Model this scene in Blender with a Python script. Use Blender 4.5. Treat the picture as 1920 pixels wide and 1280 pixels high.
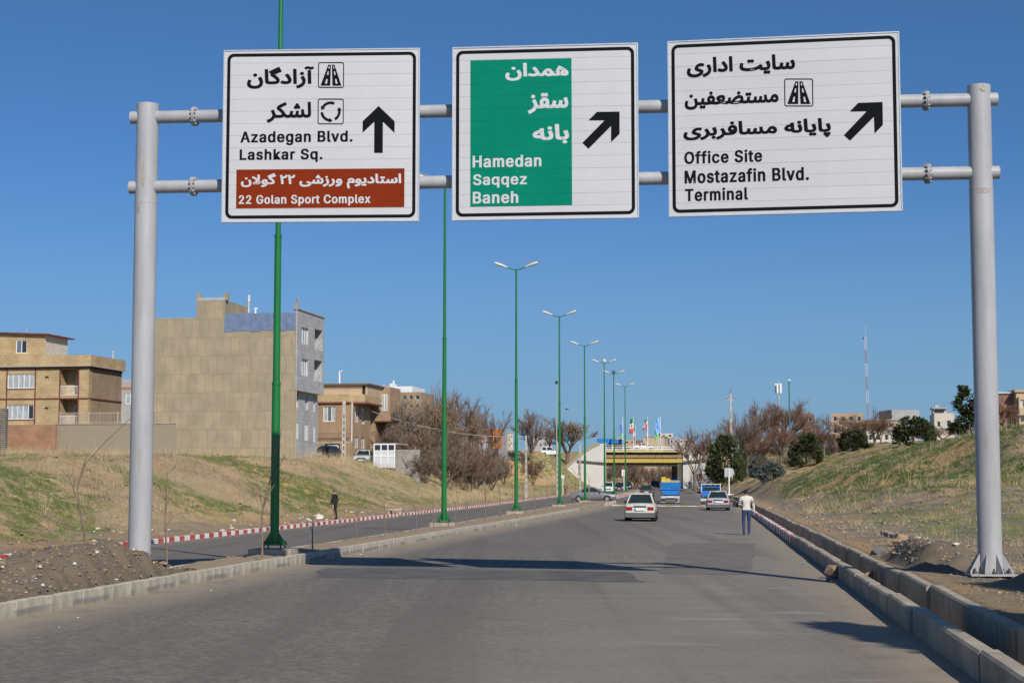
import bpy, bmesh, math, random, os
import numpy as np
from mathutils import Vector, Matrix, noise
from math import sin, cos, pi, radians
# ------------------------------------------------------------------ camera, sky, sun, exposure
sc = bpy.context.scene
for o in list(bpy.data.objects): bpy.data.objects.remove(o)
COL = sc.collection
FPX = 3100.0; HOR = 902.0; CAMZ = 2.0
TH = math.atan((HOR-640)/FPX)
cd = bpy.data.cameras.new('camera'); cam = bpy.data.objects.new('camera', cd); COL.objects.link(cam)
cd.sensor_width = 36; cd.lens = FPX/1920*36; cd.clip_start = .3; cd.clip_end = 12000
cam.location = (0, 0, CAMZ); cam.rotation_euler = (pi/2+TH, 0, 0); sc.camera = cam
KX, KY = -.53, 1.25                       # shadow of a metre-high stick on level ground
ELEV = math.atan(1/math.hypot(KX, KY)); AZ = math.atan2(-KX, -KY)
w = bpy.data.worlds.new('World'); sc.world = w; w.use_nodes = True
nt = w.node_tree; bg = nt.nodes['Background']; sky = nt.nodes.new('ShaderNodeTexSky')
sky.sky_type = 'NISHITA'; sky.sun_disc = False; sky.sun_elevation = ELEV; sky.sun_rotation = AZ
sky.air_density = .95; sky.dust_density = .5; sky.ozone_density = 3.3; sky.altitude = 1200
tcw = nt.nodes.new('ShaderNodeTexCoord'); adw = nt.nodes.new('ShaderNodeVectorMath'); adw.inputs[1].default_value = (0, 0, .19)   # clear mountain air: no bright band at the horizon
now = nt.nodes.new('ShaderNodeVectorMath'); now.operation = 'NORMALIZE'; nt.links.new(tcw.outputs['Generated'], adw.inputs[0]); nt.links.new(adw.outputs[0], now.inputs[0]); nt.links.new(now.outputs[0], sky.inputs[0])
hsw = nt.nodes.new('ShaderNodeHueSaturation'); hsw.inputs['Saturation'].default_value = 1.04; hsw.inputs['Hue'].default_value = .49; nt.links.new(sky.outputs[0], hsw.inputs['Color'])
gmw = nt.nodes.new('ShaderNodeGamma'); gmw.inputs[1].default_value = 1.4; nt.links.new(hsw.outputs[0], gmw.inputs[0])
spw = nt.nodes.new('ShaderNodeSeparateXYZ'); nt.links.new(tcw.outputs['Generated'], spw.inputs[0])      # thin pale haze low over the land, all round
mrw = nt.nodes.new('ShaderNodeMapRange'); mrw.interpolation_type = 'SMOOTHSTEP'
for i_, v_ in ((1, .2), (2, -.02), (3, 0), (4, .95)): mrw.inputs[i_].default_value = v_
nt.links.new(spw.outputs[2], mrw.inputs[0]); mxw = nt.nodes.new('ShaderNodeMix'); mxw.data_type = 'RGBA'; nt.links.new(mrw.outputs[0], mxw.inputs[0]); nt.links.new(gmw.outputs[0], mxw.inputs[6]); mxw.inputs[7].default_value = (2.95, 4.95, 6.3, 1)
nt.links.new(mxw.outputs[2], bg.inputs[0]); bg.inputs[1].default_value = .074
sd = bpy.data.lights.new('sun', 'SUN'); sun = bpy.data.objects.new('sun', sd); COL.objects.link(sun)
sd.energy = 4.7; sd.angle = radians(.53); sd.color = (1, .94, .83)
sun.rotation_euler = Vector((KX, KY, -1)).to_track_quat('-Z', 'Y').to_euler()
sc.view_settings.view_transform = 'Standard'; sc.view_settings.look = 'None'
sc.view_settings.exposure = 0; sc.view_settings.gamma = 1; sc.view_settings.use_curve_mapping = False
sc.cycles.max_bounces = 6; sc.cycles.diffuse_bounces = 2
# ------------------------------------------------------------------ pixel rays (photo pixels, 1920 wide)
CT, ST = cos(TH), sin(TH)
def ray(px, py):
    u = (px-960)/FPX; v = (640-py)/FPX
    return Vector((u, CT-v*ST, ST+v*CT))
def at_y(px, py, Y):
    d = ray(px, py); return Vector((0, 0, CAMZ))+d*(Y/d.y)
def at_z(px, py, z):
    d = ray(px, py); return Vector((0, 0, CAMZ))+d*((z-CAMZ)/d.z)
def xy(px, Y): return (px-960)/FPX*Y*1.0035*1.0
# ------------------------------------------------------------------ materials
MATS = {}
def M(name, col, rough=.8, var=.0, vs=3.0, bump=.0, bs=30.0, metal=0.0, col2=None, world=False, spec=.5, stretch=None, trans=0, rnd=0, detail=4, thr=None):
    if name in MATS: return MATS[name]
    m = bpy.data.materials.new(name); m.use_nodes = True; n = m.node_tree.nodes; L = m.node_tree.links
    b = n['Principled BSDF']; b.inputs['Roughness'].default_value = rough; b.inputs['Metallic'].default_value = metal
    b.inputs['Specular IOR Level'].default_value = spec
    c = (*col, 1); b.inputs['Base Color'].default_value = c
    if var or col2 or bump or rnd:
        if world: src = n.new('ShaderNodeNewGeometry').outputs['Position']
        else: src = n.new('ShaderNodeTexCoord').outputs['Object']
        if stretch:
            mp = n.new('ShaderNodeMapping'); mp.inputs['Scale'].default_value = stretch; L.new(src, mp.inputs[0]); src = mp.outputs[0]
    if var or col2:
        nz = n.new('ShaderNodeTexNoise'); nz.inputs['Scale'].default_value = vs; nz.inputs['Detail'].default_value = detail; nz.inputs['Roughness'].default_value = .65
        L.new(src, nz.inputs['Vector'])
        r = n.new('ShaderNodeMapRange'); lo, hi = thr or (.33, .67)
        r.inputs[1].default_value = lo; r.inputs[2].default_value = hi; L.new(nz.outputs[0], r.inputs[0])
        mx = n.new('ShaderNodeMix'); mx.data_type = 'RGBA'
        a = tuple(x*(1-var) for x in col); e = col2 or tuple(min(1, x*(1+var)) for x in col)
        mx.inputs[6].default_value = (*a, 1); mx.inputs[7].default_value = (*e, 1)
        L.new(r.outputs[0], mx.inputs[0]); out = mx.outputs[2]
        if rnd:
            oi = n.new('ShaderNodeObjectInfo'); hv = n.new('ShaderNodeHueSaturation'); mr = n.new('ShaderNodeMapRange')
            mr.inputs[3].default_value = 1-rnd; mr.inputs[4].default_value = 1+rnd; L.new(oi.outputs['Random'], mr.inputs[0])
            L.new(mr.outputs[0], hv.inputs['Value']); L.new(out, hv.inputs['Color']); out = hv.outputs[0]
        L.new(out, b.inputs['Base Color'])
    if bump:
        nb = n.new('ShaderNodeTexNoise'); nb.inputs['Scale'].default_value = bs; nb.inputs['Detail'].default_value = 5
        L.new(src, nb.inputs['Vector']); bp = n.new('ShaderNodeBump'); bp.inputs['Strength'].default_value = bump; bp.inputs['Distance'].default_value = .02
        L.new(nb.outputs[0], bp.inputs['Height']); L.new(bp.outputs[0], b.inputs['Normal'])
    MATS[name] = m; return m
def brick_mat(name, c1, c2, mortar, bw, bh, ms=.012, var=.25, rough=.9, vs=.6):
    if name in MATS: return MATS[name]
    m = bpy.data.materials.new(name); m.use_nodes = True; n = m.node_tree.nodes; L = m.node_tree.links; b = n['Principled BSDF']
    tc = n.new('ShaderNodeTexCoord'); sp = n.new('ShaderNodeSeparateXYZ'); L.new(tc.outputs['Object'], sp.inputs[0])
    ad = n.new('ShaderNodeMath'); L.new(sp.outputs[0], ad.inputs[0]); L.new(sp.outputs[1], ad.inputs[1])
    cb = n.new('ShaderNodeCombineXYZ'); L.new(ad.outputs[0], cb.inputs[0]); L.new(sp.outputs[2], cb.inputs[1])
    bt = n.new('ShaderNodeTexBrick'); L.new(cb.outputs[0], bt.inputs['Vector'])
    bt.inputs['Color1'].default_value = (*c1, 1); bt.inputs['Color2'].default_value = (*c2, 1); bt.inputs['Mortar'].default_value = (*mortar, 1)
    bt.inputs['Scale'].default_value = 1; bt.inputs['Brick Width'].default_value = bw; bt.inputs['Row Height'].default_value = bh; bt.inputs['Mortar Size'].default_value = ms
    nz = n.new('ShaderNodeTexNoise'); nz.inputs['Scale'].default_value = vs; nz.inputs['Detail'].default_value = 6; L.new(tc.outputs['Object'], nz.inputs['Vector'])
    mr = n.new('ShaderNodeMapRange'); mr.inputs[1].default_value = .3; mr.inputs[2].default_value = .7; mr.inputs[3].default_value = 1-var; mr.inputs[4].default_value = 1+var*.6; L.new(nz.outputs[0], mr.inputs[0])
    mu = n.new('ShaderNodeVectorMath'); mu.operation = 'SCALE'; L.new(bt.outputs[0], mu.inputs[0]); L.new(mr.outputs[0], mu.inputs['Scale'])
    L.new(mu.outputs[0], b.inputs['Base Color']); b.inputs['Roughness'].default_value = rough
    bp = n.new('ShaderNodeBump'); bp.inputs['Strength'].default_value = .5; bp.inputs['Distance'].default_value = .02; bp.invert = True
    L.new(bt.outputs['Fac'], bp.inputs['Height']); L.new(bp.outputs[0], b.inputs['Normal'])
    MATS[name] = m; return m
# ------------------------------------------------------------------ mesh builder and object helpers
def fast_mesh(name, V, F):
    me = bpy.data.meshes.new(name); ln = np.array([len(f) for f in F], np.int32); lv = np.fromiter((i for f in F for i in f), np.int32, int(ln.sum())) if not isinstance(F, np.ndarray) else F.reshape(-1).astype(np.int32)
    me.vertices.add(len(V)); me.vertices.foreach_set('co', np.asarray(V, np.float32).reshape(-1)); me.loops.add(len(lv)); me.loops.foreach_set('vertex_index', lv)
    me.polygons.add(len(ln)); me.polygons.foreach_set('loop_start', np.concatenate([[0], np.cumsum(ln)[:-1]]).astype(np.int32)); me.update(calc_edges=True); return me
class MB:
    def __init__(s): s.v = []; s.f = []; s.m = []
    def add(s, vs, fs, mi=0, mat=None):
        k = len(s.v)
        if mat is not None: vs = [mat @ Vector(p) for p in vs]
        s.v += [tuple(p) for p in vs]; s.f += [tuple(i+k for i in f) for f in fs]; s.m += [mi]*len(fs); return s
    def box(s, x0, x1, y0, y1, z0, z1, mi=0, mat=None):
        vs = [(x, y, z) for x in (x0, x1) for y in (y0, y1) for z in (z0, z1)]
        return s.add(vs, [(0,1,3,2),(4,6,7,5),(0,4,5,1),(2,3,7,6),(0,2,6,4),(1,5,7,3)], mi, mat)
    def prism(s, poly, a0, a1, axis='y', mi=0, mat=None):
        n = len(poly)
        def P(p, a): return {'y': (p[0], a, p[1]), 'x': (a, p[0], p[1]), 'z': (p[0], p[1], a)}[axis]
        vs = [P(p, a0) for p in poly]+[P(p, a1) for p in poly]
        fs = [tuple(range(n)), tuple(range(2*n-1, n-1, -1))]+[(i, i+n, (i+1) % n+n, (i+1) % n) for i in range(n)]
        return s.add(vs, fs, mi, mat)
    def tube(s, pts, rad, n=8, caps=True, mi=0):
        pts = [Vector(p) for p in pts]
        if not hasattr(rad, '__len__'): rad = [rad]*len(pts)
        vs = []; up = Vector((0, 0, 1)); 
        for i, p in enumerate(pts):
            d = (pts[min(i+1, len(pts)-1)]-pts[max(i-1, 0)])
            d = d.normalized() if d.length > 1e-9 else up
            a = d.cross(Vector((0, 1, 0)) if abs(d.y) < .9 else Vector((1, 0, 0))).normalized(); b = d.cross(a)
            vs += [p+(a*cos(2*pi*k/n)+b*sin(2*pi*k/n))*rad[i] for k in range(n)]
        fs = [(i*n+k, i*n+(k+1) % n, (i+1)*n+(k+1) % n, (i+1)*n+k) for i in range(len(pts)-1) for k in range(n)]
        if caps: fs += [tuple(range(n-1, -1, -1)), tuple((len(pts)-1)*n+k for k in range(n))]
        return s.add(vs, fs, mi)
    def grid(s, rows, mi=0):
        k = len(s.v); n = len(rows[0])
        for r in rows: s.v += [tuple(p) for p in r]
        for i in range(len(rows)-1):
            for j in range(n-1):
                s.f.append((k+i*n+j, k+i*n+j+1, k+(i+1)*n+j+1, k+(i+1)*n+j)); s.m.append(mi)
        return s
    def mesh(s, name, mats, smooth=None, raw=False):
        if raw:
            me = fast_mesh(name, np.array([tuple(v) for v in s.v], np.float32), s.f); me.materials.append(mats); return me
        me = bpy.data.meshes.new(name); me.from_pydata(s.v, [], s.f)
        for m in (mats if isinstance(mats, (list, tuple)) else [mats]): me.materials.append(m)
        me.polygons.foreach_set('material_index', s.m)
        if smooth is not None:
            bm = bmesh.new(); bm.from_mesh(me); bmesh.ops.recalc_face_normals(bm, faces=bm.faces); bm.to_mesh(me); bm.free()
            me.polygons.foreach_set('use_smooth', [True]*len(me.polygons)); me.set_sharp_from_angle(angle=radians(smooth))
        else:
            bm = bmesh.new(); bm.from_mesh(me); bmesh.ops.recalc_face_normals(bm, faces=bm.faces); bm.to_mesh(me); bm.free()
        me.update(); return me
    def build(s, name, mats, parent=None, smooth=None, loc=None, rot=None):
        return link(name, s.mesh(name, mats, smooth), parent, loc, rot)
def link(name, me, parent=None, loc=None, rot=None):
    o = bpy.data.objects.new(name, me); COL.objects.link(o)
    if parent: o.parent = parent
    if loc is not None: o.location = loc
    if rot is not None: o.rotation_euler = rot
    return o
def tag(o, label=None, cat=None, group=None, kind=None):
    if label: o['label'] = label
    if cat: o['category'] = cat
    if group: o['group'] = group
    if kind: o['kind'] = kind
    return o
def thing(name, label, cat, loc=(0,0,0), rz=0, group=None, scale=None):
    o = link(name, None); o.location = loc; o.rotation_euler = (0, 0, rz)
    if scale: o.scale = scale if hasattr(scale, '__len__') else (scale,)*3
    return tag(o, label, cat, group)
def copy_tree(o, parent=None):
    c = o.copy(); COL.objects.link(c)
    if parent: c.parent = parent
    for ch in [k for k in bpy.data.objects if k.parent == o]: copy_tree(ch, c)
    return c
def rough_mesh(me, amt, sc_=2.0, seed=0):
    for v in me.vertices:
        p = Vector(v.co)*sc_+Vector((seed, seed*2, 0)); v.co += Vector((noise.noise(p), noise.noise(p+Vector((9, 0, 0))), noise.noise(p+Vector((0, 9, 0)))))*amt
def stone_mesh(seed, n=1):
    bm = bmesh.new(); bmesh.ops.create_icosphere(bm, subdivisions=n, radius=1)
    r = random.Random(seed); s = (r.uniform(.7, 1.2), r.uniform(.6, 1), r.uniform(.4, .8))
    for v in bm.verts:
        k = 1+r.uniform(-.28, .22); v.co = Vector((v.co.x*s[0]*k, v.co.y*s[1]*k, v.co.z*s[2]*k))
    me = bpy.data.meshes.new('stone'); bm.to_mesh(me); bm.free(); return me
# ------------------------------------------------------------------ lie of the land
def sstep(a, b, x):
    t = np.clip((np.asarray(x, float)-np.asarray(a, float))/(np.asarray(b, float)-np.asarray(a, float)), 0, 1); return t*t*(3-2*t)
def lampx(y): return -10.7+.1177*np.asarray(y, float)
def rise(y): return np.interp(y, [0, 150, 265, 340, 500, 700, 1500], [0, 0, .33, .65, 1.2, 3, 9])
def Redge(y): return np.interp(y, [0, 165, 200, 230, 330, 700], [14.5, 14.4, 12.6, 11., 8.3, 8.3])     # outer side of right verge wall
LEDGE = -9.45
def hash2(ix, iy):
    h = np.sin(ix*127.1+iy*311.7)*43758.5453; return h-np.floor(h)
def vnoise(x, y):
    ix = np.floor(x); iy = np.floor(y); fx = x-ix; fy = y-iy; fx = fx*fx*(3-2*fx); fy = fy*fy*(3-2*fy)
    a = hash2(ix, iy); b = hash2(ix+1, iy); c = hash2(ix, iy+1); d = hash2(ix+1, iy+1)
    return (a*(1-fx)+b*fx)*(1-fy)+(c*(1-fx)+d*fx)*fy
def fbm(x, y, o=4):
    s = 0; a = .5
    for i in range(o): s = s+a*vnoise(x*2**i+i*17.3, y*2**i+i*5.1); a *= .5
    return s
def hz(x, y, rough=1.0):
    x = np.asarray(x, float); y = np.asarray(y, float); t = x-lampx(y)
    r = rise(y)
    # left bank
    a = LEDGE-t
    P = 2.0+.0143*np.minimum(y, 178)+.012*np.clip(-x-44, 0, 60)
    P = P+(1.4-P)*sstep(172, 222, y)*(1-sstep(25, 45, a))
    P = P+(8.3-P)*sstep(313, 333, y)
    prof = .06*np.clip(a, 0, 1.5)+sstep(1.2, 13.5, a)*1.0
    zl = -.11+r+(P-r)*sstep(0, 1, (a-1)/np.interp(y, [100, 165, 300], [12, 17, 14]))
    # right side
    b = t-Redge(y)
    base = .24+r+1.22*sstep(45, np.interp(b, [2, 10], [128, 86]), y)*sstep(.2, 7, b)
    C = np.interp(t, [13, 15, 17, 19, 21, 24, 29, 40, 60, 120], [.7, 1.1, 1.8, 2.5, 2.9, 3.25, 5.0, 6.8, 8, 9])
    yc = np.interp(t, [15, 17, 19, 21, 24, 29, 40], [178, 166, 150, 136, 121, 106, 98])
    C2 = np.interp(t, [10, 14, 18, 24, 32, 60, 120], [.7, 1.3, 2.5, 4.6, 6.4, 8, 9]); C = C+(C2-C)*sstep(165, 200, y)
    yf = np.interp(t, [15, 19, 23], [138, 106, 86]); hill = sstep(0, 1, (y-yf)/(yc-yf))*sstep(0, 1, (b-.2)/np.interp(y, [150, 190, 260], [2.3, 4, 4]))
    zr = base+np.maximum(C-base, 0)*hill
    zr = zr+(np.maximum(8.3, zr)-zr)*sstep(0, 1, (y-(311+25*(1-sstep(8, 14, b))))/20)
    n = (fbm(x*.35+3, y*.35)-.47)*1.2+(fbm(x*1.3, y*1.3+40)-.47)*.85+(vnoise(x*4.1, y*4.1)-.5)*.14
    side_l = np.clip(sstep(.6, 4, a), 0, 1)*np.where(y > 240, .4, 1.0)
    side_r = np.clip(sstep(.8, 3, b), 0, 1)*(.22+.9*sstep(60, 95, y))
    zl = zl+n*side_l*.8*rough; zr = zr+n*side_r*.75*rough
    far = np.clip(y-345, 0, 9e9)*.017
    zl = zl+far; zr = zr+far
    mid = -.6+np.where(y > 420, sstep(430, 600, y)*(8+far), 0)
    return np.where(t < LEDGE+.05, zl, np.where(t > Redge(y)-.02, zr, mid))
def gz(x, y): return float(hz(x, y))
def road_z(x, y):
    t = x-float(lampx(y)); return float(rise(y))+(-.15*max(t, 0)/13.6 if t > 0 else -.25*max(-t, 0)/9.3)
# share of green and straw cover on the ground, used by the ground material and by the grass alike
def cover(x, y):
    t = x-lampx(y); g = fbm(x*.22+50, y*.13+9, 5); s = fbm(x*.15+80, y*.1+31, 5)
    a = LEDGE-t; b = t-Redge(y)
    green = sstep(np.where(t < 0, .38, .43), np.where(t < 0, .49, .54), g); straw = sstep(.52, .62, s)
    vl = sstep(1.5, 4, a); vr = sstep(1.2, 3.5, b)
    yf_ = np.interp(t, [15, 19, 23], [138, 106, 86]); hillz = sstep(0, 4, y-yf_+3)*sstep(1, 4, b)
    green = np.where(t < 0, green*vl*.9, np.maximum(green*vr*.4, hillz*sstep(.41, .48, fbm(x*.6+7, y*.35, 5))))
    dryzone = sstep(118, 150, y)*sstep(2, 6, a)*(1-sstep(235, 280, y))
    straw = np.where(t < 0, np.maximum(straw*vl*.6, dryzone*.7), straw*vr*(.15+.35*hillz))
    top = sstep(12, 16, a)*(1-sstep(150, 175, y))
    straw = np.maximum(straw, top*.6)
    green = green*(1-.45*dryzone*(t < 0))
    flat = np.where(t > 0, sstep(.2, 1.5, b)*(1-hillz), sstep(0, .5, a)*(1-sstep(2, 4, a))*.5)
    return green, straw, flat
# ------------------------------------------------------------------ ground sheet
def build_ground():
    tl = [-3500, -1800, -900, -500, -320, -240, -190, -150, -125]+list(np.arange(-105, -24, 1.6))+list(np.arange(-24, -9.6, .32))+[LEDGE-.03, LEDGE+.06]
    tr = [14.46, 14.52]+list(np.arange(14.8, 46, .42))+list(np.arange(46, 130, 2.4))+[150, 190, 260, 400, 700, 1500, 3500]
    tg = np.array(tl+[0.]+tr)
    yl = np.array([-120, -60, -30, -15, -5, 3]+list(np.arange(9, 62, .5))+list(np.arange(62, 135, .75))+list(np.arange(135, 245, 1.6))+list(np.arange(245, 430, 3.2))+list(np.geomspace(430, 9000, 34)))
    T, Y = np.meshgrid(tg, yl)
    Tw = np.where(T > 14, T-(14.5-Redge(Y)), T); X = Tw+lampx(Y)
    Z = hz(X, Y); g, s, fl = cover(X, Y)
    n = len(tg); R = len(yl)
    idx = np.arange(n*R).reshape(R, n)
    F = np.stack([idx[:-1, :-1], idx[:-1, 1:], idx[1:, 1:], idx[1:, :-1]], -1).reshape(-1, 4)
    me = bpy.data.meshes.new('ground'); me.from_pydata(np.stack([X, Y, Z], -1).reshape(-1, 3).tolist(), [], F.tolist())
    for nm, arr in (('green', g), ('straw', s), ('flat', fl)):
        at = me.attributes.new(nm, 'FLOAT', 'POINT'); at.data.foreach_set('value', arr.reshape(-1).astype(np.float32))
    me.polygons.foreach_set('use_smooth', [True]*len(me.polygons))
    o = link('ground', me); tag(o, kind='structure')
    m = bpy.data.materials.new('ground_soil'); m.use_nodes = True; N = m.node_tree.nodes; L = m.node_tree.links; b = N['Principled BSDF']; b.inputs['Roughness'].default_value = .95; b.inputs['Specular IOR Level'].default_value = .15
    pos = N.new('ShaderNodeNewGeometry').outputs['Position']
    def nz(s, d=6, r=.65):
        k = N.new('ShaderNodeTexNoise'); k.inputs['Scale'].default_value = s; k.inputs['Detail'].default_value = d; k.inputs['Roughness'].default_value = r; L.new(pos, k.inputs['Vector']); return k.outputs[0]
    def rng(x, a, b_, c=0, d=1):
        k = N.new('ShaderNodeMapRange'); k.inputs[1].default_value = a; k.inputs[2].default_value = b_; k.inputs[3].default_value = c; k.inputs[4].default_value = d; L.new(x, k.inputs[0]); return k.outputs[0]
    def mix(f, a, c):
        k = N.new('ShaderNodeMix'); k.data_type = 'RGBA'; L.new(f, k.inputs[0])
        for i, q in ((6, a), (7, c)):
            if isinstance(q, tuple): k.inputs[i].default_value = (*q, 1)
            else: L.new(q, k.inputs[i])
        return k.outputs[2]
    def mul(a, c):
        k = N.new('ShaderNodeMath'); k.operation = 'MULTIPLY'; L.new(a, k.inputs[0]); L.new(c, k.inputs[1]); return k.outputs[0]
    soil = mix(rng(nz(.35), .35, .65), (.455, .315, .18), (.35, .27, .18))
    soil = mix(rng(nz(.12), .46, .6), soil, (.54, .335, .16))
    soil = mix(rng(nz(4, 7), .5, .66), soil, (.26, .19, .12))
    soil = mix(rng(nz(22, 3), .66, .74), soil, (.55, .5, .43))
    fa_ = N.new('ShaderNodeAttribute'); fa_.attribute_name = 'flat'
    soil = mix(mul(fa_.outputs['Fac'], rng(nz(.28, 6), .38, .56)), soil, (.27, .222, .165))
    soil = mix(mul(fa_.outputs['Fac'], rng(nz(.6, 7), .52, .6)), soil, (.2, .19, .16))
    ga = N.new('ShaderNodeAttribute'); ga.attribute_name = 'green'; sa = N.new('ShaderNodeAttribute'); sa.attribute_name = 'straw'
    straw = mix(rng(nz(9), .35, .65), (.52, .41, .24), (.32, .245, .145))
    c = mix(mul(sa.outputs['Fac'], rng(nz(2.2), .36, .52)), soil, straw)
    grn = mix(rng(nz(6), .35, .65), (.07, .11, .022), (.17, .195, .05))
    c = mix(mul(ga.outputs['Fac'], rng(nz(1.3, 9, .7), .44, .53)), c, grn)
    L.new(c, b.inputs['Base Color'])
    bp = N.new('ShaderNodeBump'); bp.inputs['Strength'].default_value = 1.0; bp.inputs['Distance'].default_value = .17; L.new(nz(3.0, 9, .75), bp.inputs['Height']); L.new(bp.outputs[0], b.inputs['Normal'])
    me.materials.append(m)
build_ground()
# ------------------------------------------------------------------ carriageways
def asphalt_mat():
    m = bpy.data.materials.new('asphalt'); m.use_nodes = True; N = m.node_tree.nodes; L = m.node_tree.links; b = N['Principled BSDF']; b.inputs['Roughness'].default_value = .82; b.inputs['Specular IOR Level'].default_value = .35
    pos = N.new('ShaderNodeNewGeometry').outputs['Position']
    def nz(s, d=5, st=None, r=.6):
        src = pos
        if st: q = N.new('ShaderNodeMapping'); q.inputs['Scale'].default_value = st; q.inputs['Rotation'].default_value = (0, 0, radians(6.7)); L.new(pos, q.inputs[0]); src = q.outputs[0]
        k = N.new('ShaderNodeTexNoise'); k.inputs['Scale'].default_value = s; k.inputs['Detail'].default_value = d; k.inputs['Roughness'].default_value = r; L.new(src, k.inputs['Vector']); return k.outputs[0]
    def rng(x, a, b_, c=0, d=1):
        k = N.new('ShaderNodeMapRange'); k.inputs[1].default_value = a; k.inputs[2].default_value = b_; k.inputs[3].default_value = c; k.inputs[4].default_value = d; L.new(x, k.inputs[0]); return k.outputs[0]
    def mix(f, a, c):
        k = N.new('ShaderNodeMix'); k.data_type = 'RGBA'
        if isinstance(f, float): k.inputs[0].default_value = f
        else: L.new(f, k.inputs[0])
        for i, q in ((6, a), (7, c)):
            if isinstance(q, tuple): k.inputs[i].default_value = (*q, 1)
            else: L.new(q, k.inputs[i])
        return k.outputs[2]
    def mul(a, c):
        k = N.new('ShaderNodeMath'); k.operation = 'MULTIPLY'; L.new(a, k.inputs[0]); L.new(c, k.inputs[1]); return k.outputs[0]
    c = mix(rng(nz(.5, 4, (1, .12, 1)), .35, .65), (.15, .131, .109), (.18, .157, .131))
    c = mix(rng(nz(.16, 5), .4, .66), c, (.2, .176, .148))
    c = mix(rng(nz(28, 2), .55, .68), c, (.24, .215, .185))
    c = mix(rng(nz(60, 2), .56, .7), c, (.27, .25, .22))
    c = mix(rng(nz(45, 2), .6, .72), c, (.08, .076, .072))
    c = mix(rng(nz(9, 4), .42, .6), c, (.125, .109, .091))
    # short dark tar streaks across the lane
    c = mix(mul(rng(nz(.9, 3, (.5, 1.6, 1)), .66, .7), rng(nz(.12, 2), .5, .56)), c, (.085, .082, .08))
    wo0 = N.new('ShaderNodeAttribute'); wo0.attribute_name = 'worn'
    c = mix(mul(wo0.outputs['Fac'], rng(nz(.35, 5), .3, .62, .25, .8)), c, (.245, .216, .18))
    c = mix(rng(nz(.75, 3, (1, .02, 1)), .5, .62, 0, .45), c, (.115, .101, .086))
    du = N.new('ShaderNodeAttribute'); du.attribute_name = 'dust'
    wo = N.new('ShaderNodeAttribute'); wo.attribute_name = 'worn'
    c = mix(mul(wo.outputs['Fac'], rng(nz(.8, 6, (.35, 1.4, 1)), .6, .72)), c, (.27, .25, .225))
    c = mix(mul(du.outputs['Fac'], rng(nz(1.3, 6), .22, .5)), c, (.28, .228, .17))
    L.new(c, b.inputs['Base Color'])
    bp = N.new('ShaderNodeBump'); bp.inputs['Strength'].default_value = .35; bp.inputs['Distance'].default_value = .015; L.new(nz(70, 3), bp.inputs['Height']); L.new(bp.outputs[0], b.inputs['Normal'])
    return m
ASPH = asphalt_mat()
# median kerb foot, read off the photograph on the road plane
_kp = [at_z(*p, 0.0) for p in ((0,1161),(133,1138),(234,1119),(369,1098),(500,1073),(603,1048.5),(676,1035),(790,1013),(900,995),(1020,972.5),(1103,954.5),(1153,943.5))]
KY_ = np.array([p.y for p in _kp]); KX_ = np.array([p.x for p in _kp])
_co = np.polyfit(KY_, KX_, 3)
def medx(y): return np.polyval(_co, np.clip(y, 20, 153))+np.where(np.asarray(y) < 20, .125*(np.asarray(y, float)-20), 0)
MEDEND = 153.0
def road(name, t0, t1f, ys, cols, left):
    rows = []; dust = []; worn = []
    for y in ys:
        r = []
        for k in cols:
            t = t0+(t1f(y)-t0)*k; x = t+float(lampx(y)); r.append((x, y, road_z(x, y)))
            if left: e = min(abs(t-t0), abs(t-t1f(y)))
            else:
                mx = float(medx(y)) if y < MEDEND else x-9
                e = min(abs(t1f(y)-t)*1.1, abs(x-mx)) if x > mx else 0
            dust.append(float(np.clip(1.35-e/1.15, 0, 1))*(.55 if left else 1))
            worn.append(float(sstep(5.6, 10.5, t)*(1-.6*sstep(50, 110, y))))
        rows.append(r)
    mb = MB().grid(rows); me = mb.mesh(name, ASPH)
    for nm, arr in (('dust', dust), ('worn', worn)):
        at = me.attributes.new(nm, 'FLOAT', 'POINT'); at.data.foreach_set('value', np.array(arr, np.float32))
    me.polygons.foreach_set('use_smooth', [True]*len(me.polygons))
    tag(link(name, me), kind='structure')
ys = [-30, -10, 0, 8]+list(np.arange(12, 60, 1.0))+list(np.arange(60, 160, 2.5))+list(np.arange(160, 560, 10))
road('right_road', -.75, lambda y: float(Redge(y))-.86, ys, list(np.linspace(0, .3, 40))+list(np.linspace(.32, 1, 26)), False)
road('left_road', LEDGE+.12, lambda y: -.75, ys, list(np.linspace(0, 1, 30)), True)
# resurfaced patches
PATCH = M('patch_asphalt', (.102, .094, .085), .85, .25, 1.2, .3, 60, world=True)
PATCH2 = M('dusty_patch', (.15, .132, .112), .9, .2, 1.5, .3, 50, world=True)
def patch(name, corners, mat, dz=.005, n=24):
    a, b, c, d = [at_z(*p, 0) for p in corners]; rows = []
    for j in range(7):
        r = []
        for i in range(n+1):
            u, v = i/n, j/6; p = a.lerp(b, u).lerp(d.lerp(c, u), v)
            jx = noise.noise(p*1.7)*.18; jy = noise.noise(p*1.3+Vector((7, 3, 0)))*.22
            p = Vector((p.x+jx*(i in (0, n)), p.y+jy*(j in (0, 6)), 0)); p.z = road_z(p.x, p.y)+dz; r.append(p)
        rows.append(r)
    return tag(MB().grid(rows).build(name, mat), kind='structure')
patch('asphalt_patch', ((602,1063),(1175,1064),(1205,1081),(592,1079)), PATCH)
patch('asphalt_patch', ((1262,1012),(1420,1010),(1400,1066),(1235,1066)), PATCH2)
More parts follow.
